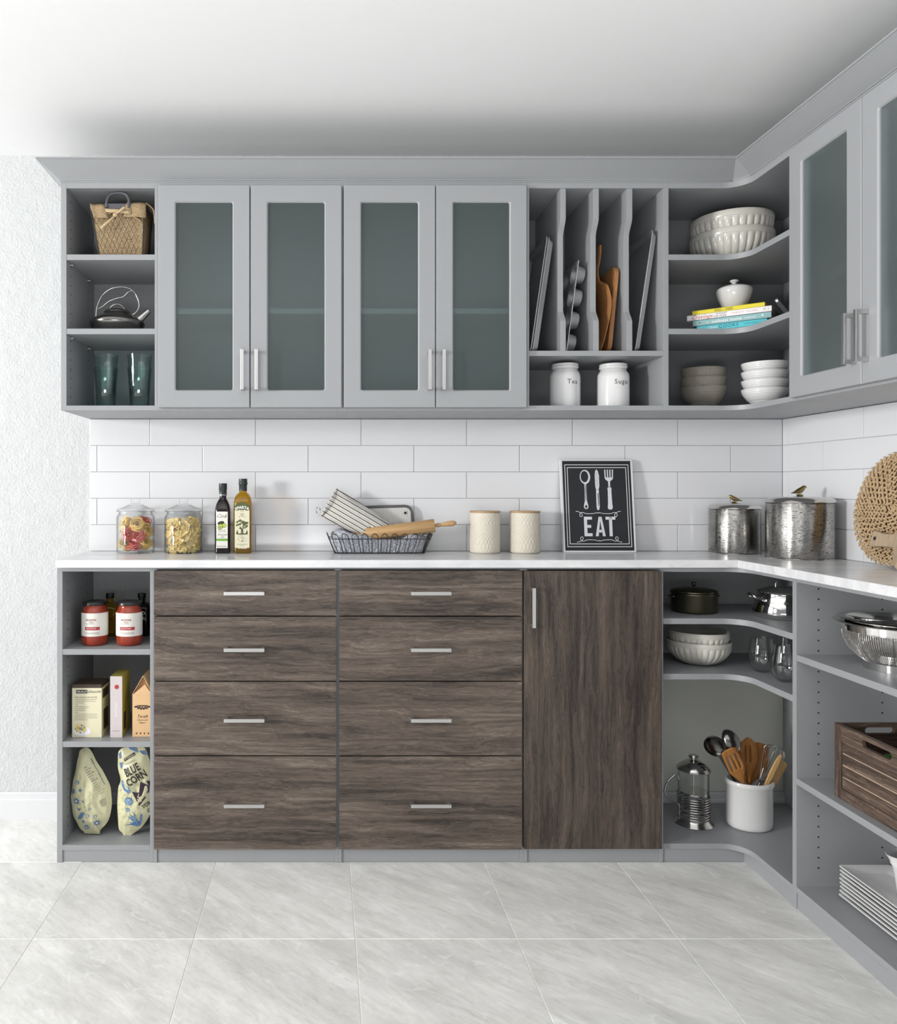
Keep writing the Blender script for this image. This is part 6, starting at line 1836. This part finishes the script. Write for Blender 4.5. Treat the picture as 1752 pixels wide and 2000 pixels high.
def at_uv(u, v, y): return Vector((X(u, y), y, Z(v, y)))
def utensil(name, label, cat, tip_uv, tip_y, foot, mat, head, hw=0.006, hr=0.0045, group=None):
    """straight-handled utensil: foot (x, y offsets in the crock) up to the tip; local Z runs along it"""
    tip = at_uv(tip_uv[0], tip_uv[1], tip_y)
    ft = Vector((kx + foot[0], yk + foot[1], kz + 0.0165))
    d = tip - ft
    T = thing(name, label, cat, ft, (0, 0, 0), group)
    zax = d.normalized()
    yax = Vector((0, 1, 0)); yax = (yax - zax * yax.dot(zax)).normalized()
    xax = yax.cross(zax)
    T.rotation_euler = Matrix((xax, yax, zax)).transposed().to_euler()
    return T, d.length
def slotted_head(T, L, w, hl, slots, mat, thick=0.004, rnd=0.4, name='head', curve=0.0, ww=None):
    """flat head from z=L-hl to L, with real slots, plus the handle"""
    bw = w / 2
    def prof(t):
        if t < 0.42: return 0.0065 + (bw - 0.0065) * smoothstep(0, 0.42, t)
        if t > 1 - rnd * 0.5: q = (t - (1 - rnd * 0.5)) / (rnd * 0.5); return bw * ((1 - 0.55 * q ** 2.4) if rnd < 0.5 else max(0.12, math.sqrt(max(0, 1 - q * q))))
        return bw
    NC, NRr = 1 + 2 * (2 * slots) + 4, 22
    b = MB()
    keep = []
    cols = [-1.0]
    if slots:
        sw = 0.16
        for k in range(slots):
            c = (k - (slots - 1) / 2) * 0.52
            cols += [c - sw / 2, c + sw / 2]
    else:
        cols += [-0.5, 0, 0.5]
    cols += [1.0]
    vs, fs = [], []
    for i in range(NRr + 1):
        t = i / NRr
        for c in cols:
            vs.append((c * prof(t), curve * (c * c - 0.5) * smoothstep(0.2, 0.6, t), L - hl + hl * t))
    m = len(cols)
    for i in range(NRr):
        t = (i + 0.5) / NRr
        for j in range(m - 1):
            if slots and j % 2 == 1 and 0.42 < t < 0.84: continue
            fs.append((i * m + j, i * m + j + 1, (i + 1) * m + j + 1, (i + 1) * m + j))
    b.add(vs, fs)
    b.obj(name, M[mat], T, smooth=60, solid=thick)
    MB().tube([(0, 0, 0), (0, 0, L * 0.3), (0, 0, L - hl + 0.004)], [0.0055, 0.0052, 0.0062], 10).obj('handle', M[mat], T, smooth=60)

def ladle_head(T, L, r, mat, tiltx=0.5, rotz=0.0, deep=0.8):
    R = Matrix.Rotation(rotz, 3, 'Z') @ Matrix.Rotation(tiltx, 3, 'X')
    b = MB()
    def f(u, v):
        ph = PI / 2 * u; t = 2 * PI * v
        p = R @ Vector((r * math.sin(ph) * math.cos(t), r * deep * (1 - math.cos(ph) ** 1.0) * -1 + r * deep, r * 1.35 * math.sin(ph) * math.sin(t)))
        p = R @ Vector((r * math.sin(ph) * math.cos(t), r * deep * math.cos(ph), r * 1.3 * math.sin(ph) * math.sin(t)))
        return (p.x, p.y, p.z + L - r * 1.1)
    b.add(*_fan_grid(f, 14, 36))
    b.obj('head', M[mat], T, smooth=70, solid=0.0016)
    MB().tube([(0, 0, 0), (0, 0.0, L * 0.55), (0, 0.004, L - 2.1 * r)], [0.0042, 0.0042, 0.006], 8).obj('handle', M[mat], T, smooth=60)

T, L = utensil('serving_spoon', 'dark polished steel slotted spoon leaning out of the crock towards the press', 'spoon', (1387, 1440), 2.790, (0.035, 0.02), 'steel', None, group='utensils in the crock')
ladle_head(T, L, 0.036, 'kettle', 0.25, -0.5, 0.7)
b = MB()
for k in range(5):
    b.flat(ellipse(-0.010 + 0.006 * k, L - 0.035 + 0.008 * (k % 3), 0.0022, 0.006, 8, 0.4), lambda a, c: (a, -0.012, c))
T, L = utensil('ladle', 'dark polished steel ladle standing behind the wooden turner', 'ladle', (1420, 1430), 2.752, (0.030, 0.01), 'steel', None, group='utensils in the crock')
ladle_head(T, L, 0.033, 'kettle', 2.9, 0.5, 0.85)
T, L = utensil('slotted_turner', 'orange-brown slotted wooden turner at the front of the crock', 'turner', (1422, 1463), 2.725, (0.032, -0.02), 'spoonwood', None, group='utensils in the crock')
slotted_head(T, L, 0.058, 0.135, 3, 'spoonwood', rnd=0.12)
T, L = utensil('slotted_spoon', 'wooden slotted spoon standing upright in the crock', 'spoon', (1460, 1441), 2.775, (0.010, 0.01), 'spoonwood', None, group='utensils in the crock')
slotted_head(T, L, 0.064, 0.150, 2, 'spoonwood', rnd=0.75, curve=-0.006)
T, L = utensil('spatula', 'wide pale wooden spatula at the back of the crock', 'spatula', (1468, 1449), 2.800, (0.005, 0.02), 'palewood', None, group='utensils in the crock')
slotted_head(T, L, 0.122, 0.150, 0, 'spoonwood', rnd=0.12)
T, L = utensil('wooden_spoon', 'pale wooden spoon edge-on beside the whisk', 'spoon', (1526, 1473), 2.716, (-0.022, -0.026), 'palewood', None, group='utensils in the crock')
slotted_head(T, L, 0.020, 0.125, 0, 'palewood', thick=0.006, rnd=0.9)
T, L = utensil('wooden_paddle', 'pale square-tipped wooden paddle leaning out of the crock beside its rim', 'spatula', (1530, 1486), 2.738, (-0.014, -0.02), 'palewood', None, group='utensils in the crock')
slotted_head(T, L, 0.040, 0.120, 0, 'palewood', rnd=0.1)
T, L = utensil('whisk', 'steel balloon whisk leaning between the wooden spoons', 'whisk', (1517, 1459), 2.778, (-0.020, 0.008), 'chrome', None, group='utensils in the crock')
b = MB()
for k in range(6):
    a = PI * k / 6
    pts = []
    for i in range(25):
        t = i / 24 * 2 - 1
        q = abs(t)
        rr = 0.0335 * math.sin(PI / 2 * min(1, (1 - q) * 2.2)) if q < 0 else 0.034 * (math.cos(PI / 2 * (1 - q)) if False else 1)
        s = math.sin(PI * (i / 24))          # 0 at the ferrule, 1 at the crown
        rad_ = 0.004 + 0.031 * (1 - (1 - s) ** 2) if i not in (12,) else 0
        z = L - 0.145 + 0.145 * (1 - (abs(i - 12) / 12) ** 2.4)
        rad_ = (0.004 + 0.030 * math.sin(PI / 2 * min(1, (1 - abs(i - 12) / 12) * 1.6))) * min(1, (abs(i - 12) / 12 * 2.4)) ** 0.6
        sg = -1 if i < 12 else 1
        pts.append((sg * rad_ * math.cos(a), sg * rad_ * math.sin(a), z))
    b.tube(pts, 0.0011, 5)
b.obj('wires', M['chrome'], T, smooth=60)
MB().tube([(0, 0, 0), (0, 0, L - 0.14)], 0.006, 10).obj('handle', M['chrome'], T, smooth=60)
T, L = utensil('knife', 'white-handled utensil standing low at the front rim of the crock', 'utensil', (1446, 1512), 2.738, (0.012, -0.03), 'white', None, group='utensils in the crock')
MB().tube([(0, 0, 0), (0, 0, L - 0.02), (0, 0, L)], [0.003, 0.004, 0.002], 8).obj('handle', M['white'], T, smooth=60)

# ------------------------------------------------------------------ open base unit along the side wall
def colander(label, loc, R, h, rb, group):
    T = thing('colander', label, 'colander', loc, group=group)
    def prof(t):
        return rb + (R - 0.010 - rb) * math.sin(PI / 2 * t ** 0.85), 0.020 + (h - 0.044) * t
    nu, nv = 30, 150
    MB().grid(lambda u, v: (prof(u)[0] * math.cos(2 * PI * v), prof(u)[0] * math.sin(2 * PI * v), prof(u)[1]), nu, nv, cv=True).obj('mesh', M['steel'], T, smooth=60, wire=0.0012)
    MB().lathe([(0, 0.021), (rb, 0.021), (rb + 0.0015, 0.020), (rb + 0.0010, 0.0004), (rb - 0.0005, 0.0004), (rb - 0.0005, 0.019), (0, 0.0195)], 64).obj('foot_ring', M['chrome'], T, smooth=40)
    a, z = prof(1.0)
    MB().lathe([(a, z - 0.002), (a + 0.0015, z + 0.012), (R - 0.008, h - 0.006), (R + 0.008, h - 0.003), (R + 0.013, h), (R + 0.008, h + 0.002), (R - 0.008, h - 0.001), (a - 0.001, z + 0.012), (a - 0.002, z - 0.002)], 72).obj('rim', M['chrome'], T, smooth=50)
    b = MB()
    for k in range(10):
        t0 = 2 * PI * (k + 0.35) / 10
        b.tube([(1.006 * prof(q / 8)[0] * math.cos(t0), 1.006 * prof(q / 8)[0] * math.sin(t0), prof(q / 8)[1]) for q in range(9)], 0.0012, 5)
    b.obj('rib', M['chrome'], T, smooth=60)['kind'] = 'stuff'
    return T
colander('steel mesh colander holding another on the upper side shelf', (1.578, 2.145, RS[0]), 0.142, 0.128, 0.083, 'nested mesh colanders')
colander('steel mesh colander nested inside another on the upper side shelf', (1.578, 2.145, RS[0] + 0.0230), 0.132, 0.115, 0.075, 'nested mesh colanders')

# --- wooden crate with peppers
cx0, cx1, cy0, cy1 = 1.4395, 1.688, 1.83, 2.204
ch = Z(1410, 2.204) - RS[1]
T = thing('wooden_crate', 'dark slatted wooden crate with cut-out handles on the middle side shelf', 'crate', ((cx0 + cx1) / 2, (cy0 + cy1) / 2, RS[1]))
hx, hy = (cx1 - cx0) / 2, (cy1 - cy0) / 2
tk = 0.012
slot = lambda c, hl, z0_, z1_: (c - hl, c + hl, z0_, z1_)
def rail_with_slot(L0, L1, z0_, z1_, s0, s1, sz0, sz1):
    """outline pieces of a rail with a rounded slot, as one closed strip"""
    r_ = (sz1 - sz0) / 2
    inn = arc(s1 - r_, (sz0 + sz1) / 2, r_, -PI / 2, PI / 2, 8) + arc(s0 + r_, (sz0 + sz1) / 2, r_, PI / 2, 1.5 * PI, 8)
    return inn
def slot_rail(T, axis, L0, L1, z0_, z1_, d0, d1, s0, s1, sz0, sz1, mat):
    inn = rail_with_slot(L0, L1, z0_, z1_, s0, s1, sz0, sz1)
    n = len(inn)
    def outp(p):
        a, z = p
        c = (s0 + s1) / 2; zc_ = (sz0 + sz1) / 2
        da, dz = a - c, z - zc_
        k = 1e9
        if abs(da) > 1e-9: k = min(k, ((L1 if da > 0 else L0) - c) / da)
        if abs(dz) > 1e-9: k = min(k, ((z1_ if dz > 0 else z0_) - zc_) / dz)
        return (c + da * k, zc_ + dz * k)
    out = [outp(p) for p in inn]
    # include true corners by snapping the nearest ray
    for cnr in ((L0, z0_), (L1, z0_), (L0, z1_), (L1, z1_)):
        i = min(range(n), key=lambda k: (out[k][0] - cnr[0]) ** 2 + (out[k][1] - cnr[1]) ** 2)
        out[i] = cnr
    P = (lambda a, z, d: (d, a, z)) if axis == 'y' else (lambda a, z, d: (a, d, z))
    vs = [P(a, z, d0) for a, z in inn] + [P(a, z, d0) for a, z in out] + [P(a, z, d1) for a, z in inn] + [P(a, z, d1) for a, z in out]
    fs = []
    for i in range(n):
        j = (i + 1) % n
        fs += [(i, j, n + j, n + i), (2 * n + i, 2 * n + j, 3 * n + j, 3 * n + i), (i, j, 2 * n + j, 2 * n + i), (n + i, n + j, 3 * n + j, 3 * n + i)]
    MB().add(vs, fs).obj('top_rail', M[mat], T, smooth=0, bevel=0.0012)
def slat(axis, d0, d1, l0, l1, z0_, z1_, mat):
    """board with a chamfered, worn upper edge; d0 is the outer face"""
    c = 0.0024 if d1 > d0 else -0.0024
    pf = [(d0, z0_), (d0, z1_ - 0.0022), (d0 + c, z1_), (d1, z1_), (d1, z0_)]
    b = MB()
    if axis == 'y': b.add([(d, l0, z) for d, z in pf] + [(d, l1, z) for d, z in pf], [])
    else: b.add([(l0, d, z) for d, z in pf] + [(l1, d, z) for d, z in pf], [])
    b.f = [(0, 1, 2, 3, 4), (9, 8, 7, 6, 5)] + [(i, (i + 1) % 5, 5 + (i + 1) % 5, 5 + i) for i in range(5)]
    o = b.obj('slat', M[mat], T, smooth=0)
    o.data.materials.append(M['worn'])
    for p in o.data.polygons:
        if abs(p.normal.z) > 0.3 and (abs(p.normal.x) > 0.3 or abs(p.normal.y) > 0.3): p.material_index = 1
sw = 0.028
trh = 0.044
for s in (-1, 1):
    xo, xi = s * hx, s * (hx - tk)
    a, c = min(xo, xi), max(xo, xi)
    for yy0, yy1 in ((-hy, -hy + sw), (hy - sw, hy)):
        MB().box(a, c, yy0, yy1, 0.0004, ch).obj('corner_post', M['cratez'], T, smooth=0, bevel=0.0016)
    MB().box(a, c, -hy + sw, hy - sw, 0.0004, 0.030).obj('bottom_rail', M['cratey'], T, smooth=0, bevel=0.0014)
    slot_rail(T, 'y', -hy + sw, hy - sw, ch - trh, ch - 0.0005, a, c, -0.055 - 0.01 + 0.03, 0.075, ch - 0.033, ch - 0.013, 'cratey')
    n_ = 4
    z0_, z1_ = 0.030, ch - trh
    for k in range(n_):
        za_, zb_ = z0_ + (z1_ - z0_) * k / n_, z0_ + (z1_ - z0_) * (k + 1) / n_
        xm0, xm1 = s * (hx - 0.0045), s * (hx - tk)
        slat('y', xm0, xm1, -hy + sw - 0.003, hy - sw + 0.003, za_ + 0.0005, zb_ - 0.0005, 'cratey')
for s in (-1, 1):
    yo_, yi_ = s * (hy - 0.001), s * (hy - tk)
    a, c = min(yo_, yi_), max(yo_, yi_)
    MB().box(-hx + tk, hx - tk, a, c, 0.0004, 0.030).obj('bottom_rail', M['cratex'], T, smooth=0, bevel=0.0014)
    slot_rail(T, 'x', -hx + tk, hx - tk, ch - trh, ch - 0.0005, a, c, -0.045, 0.038, ch - 0.030, ch - 0.012, 'cratex')
    for k in range(4):
        za_, zb_ = 0.030 + (ch - trh - 0.030) * k / 4, 0.030 + (ch - trh - 0.030) * (k + 1) / 4
        ym0, ym1 = s * (hy - 0.0045), s * (hy - tk)
        slat('x', ym0, ym1, -hx + tk, hx - tk, za_ + 0.0005, zb_ - 0.0005, 'cratex')
MB().box(-hx + tk, hx - tk, -hy + tk, hy - tk, 0.0015, 0.009).obj('floor_board', M['cratey'], T, smooth=0)

def pepper(label, loc, rot, r, mat):
    T = thing('bell_pepper', label, 'pepper', loc, rot, 'peppers in the crate')
    MB().lathe([(0, r * 0.12), (r * 0.30, 0.0), (r * 0.66, r * 0.10), (r * 0.86, r * 0.55), (r * 0.98, r * 1.15), (r, r * 1.55), (r * 0.86, r * 1.92), (r * 0.50, r * 2.05), (r * 0.2, r * 1.92), (0, r * 1.85)], 48, mod=lambda t, i, z: 1 + 0.085 * (abs(math.cos(2 * t)) ** 0.6 - 0.6)).obj('fruit', M[mat], T, smooth=80)
    MB().tube(spline([(0, 0, r * 1.84), (0.001, 0, r * 2.1), (0.006, 0, r * 2.4)], 4), [0.0085, 0.006, 0.005, 0.0045, 0.0042, 0.0042, 0.0044, 0.0046, 0.005], 8).obj('stalk', M['stem'], T, smooth=60)
pz = RS[1] + 0.0095
pepper('yellow pepper lying uppermost in the crate by the cut-out handle', (1.560, 2.005, pz + 0.118), (0.25, 1.25, 0.4), 0.038, 'pepper')
pepper('yellow pepper in the crate beside the green one', (1.532, 1.968, pz + 0.070), (0.4, -1.2, 1.3), 0.038, 'pepper')
pepper('green pepper in the crate against the side with the handle hole', (1.480, 2.092, pz + 0.090), (0.9, 0.2, 0.4), 0.034, 'greenpepper')
pepper('yellow pepper low on the crate floor', (1.590, 2.09, pz + 0.002), (0, 0, 0.3), 0.038, 'pepper')
pepper('yellow pepper standing on the crate floor at the end away from the corner', (1.545, 1.88, pz + 0.002), (0, 0, 1.0), 0.037, 'pepper')
pepper('yellow pepper standing on the crate floor under the green one', (1.4935, 2.02, pz + 0.002), (0, 0, 0.6), 0.036, 'pepper')

# --- white platters
P_ = None
py0, py1, px0, px1 = 1.945, 2.262, 1.4885, 1.640
for k in range(8):
    z = RS[2] + 0.0005 + 0.0116 * k
    ox = [(-0.002), 0.0, 0.0015, 0.0005, -0.0005, 0.001, 0.001, 0.0][k]
    lab = ['lowest white rectangular platter of the stack on the bottom side shelf', 'second white rectangular platter up from the shelf in its stack', 'third white rectangular platter up from the shelf in its stack', 'fourth white rectangular platter up from the shelf in its stack',
           'fourth white rectangular platter from the top of the stack', 'third white rectangular platter from the top of the stack', 'white rectangular platter just under the topmost one', 'topmost white rectangular platter, under the pitcher'][k]
    if P_ is None:
        hx_, hy_ = (px1 - px0) / 2, (py1 - py0) / 2
        def lp(ins, z_, r_): return [(p[0], p[1], z_) for p in rrect(-hx_ + ins, hx_ - ins, -hy_ + ins, hy_ - ins, r_, 6)]
        loops = [lp(0.030, 0.0, 0.012), lp(0.026, 0.0006, 0.012), lp(0.0035, 0.0135, 0.010), lp(0.0, 0.0155, 0.008), lp(0.0005, 0.0178, 0.008), lp(0.004, 0.0184, 0.009), lp(0.024, 0.0072, 0.012), lp(0.030, 0.0058, 0.012)]
        n = len(loops[0])
        vs = [p for l in loops for p in l]
        fs = []
        for i in range(len(loops) - 1):
            fs += [(i * n + q, i * n + (q + 1) % n, (i + 1) * n + (q + 1) % n, (i + 1) * n + q) for q in range(n)]
        fs += [tuple(range(n - 1, -1, -1)), tuple((len(loops) - 1) * n + q for q in range(n))]
        o = MB().add(vs, fs).obj('platter', M['white'], smooth=40)
        P_ = o
    else:
        o = P_.copy(); COL.objects.link(o)
    o.location = ((px0 + px1) / 2 + ox, (py0 + py1) / 2, z)
    tag(o, lab, 'plate', 'stacked white platters')

zp = RS[2] + 0.0005 + 0.0116 * 7 + 0.0060
T = thing('cream_pitcher', 'small white pitcher with pointed spout on the stacked platters', 'pitcher', (1.572, 2.085, zp), (0, 0, math.radians(165)))
def pit(t, i, z):
    k = smoothstep(0.075, 0.128, z)
    d = max(0, math.cos(t)) ** 10
    return 1 + 0.34 * d * k
Hh = 0.118
outp_ = [(0.030, 0.0003), (0.0325, 0.002), (0.034, 0.008), (0.037, 0.030), (0.042, 0.065), (0.0455, 0.088), (0.0475, 0.094), (0.0455, 0.099), (0.0465, 0.108), (0.049, Hh)]
inn_ = [(0.0475, Hh + 0.0006), (0.0445, 0.106), (0.0435, 0.095), (0.040, 0.065), (0.035, 0.030), (0.030, 0.010)]
MB().lathe([(0, 0.0003)] + outp_ + inn_ + [(0, 0.008)], 56, mod=pit).obj('body', M['white'], T, smooth=60)
MB().tube(spline([(-0.045, 0, 0.096), (-0.066, 0, 0.100), (-0.077, 0, 0.084), (-0.070, 0, 0.058), (-0.052, 0, 0.040), (-0.037, 0, 0.034)], 5), 0.0048, 10).obj('handle', M['white'], T, smooth=60)
b = MB()
for k in range(3):
    b.strip([(math.cos(q / 10 * 2 * PI) * 0.006 * (1 + 0.3 * k), math.sin(q / 10 * 2 * PI) * 0.004) for q in range(11)], 0.0008, lambda a, c, kk=k: ((0.0432 + 0.0) * math.cos(0.55 + kk * 0.12 + a / 0.043), 0.0432 * math.sin(0.55 + kk * 0.12 + a / 0.043), 0.062 + c + kk * 0.004))
b.obj('script_print', M['greyink'], T, smooth=0, flip=False)

# prints made of many specks stay joined
for o in bpy.data.objects:
    st = o.name.split('.')[0]
    if o.parent is not None and (st.endswith('_print') or st in ('cutlery_shading', 'embossed_sprigs', 'flower_centres', 'base_grid', 'wires', 'flourishes', 'border_lines', 'wire_netting')):
        o['kind'] = 'stuff'
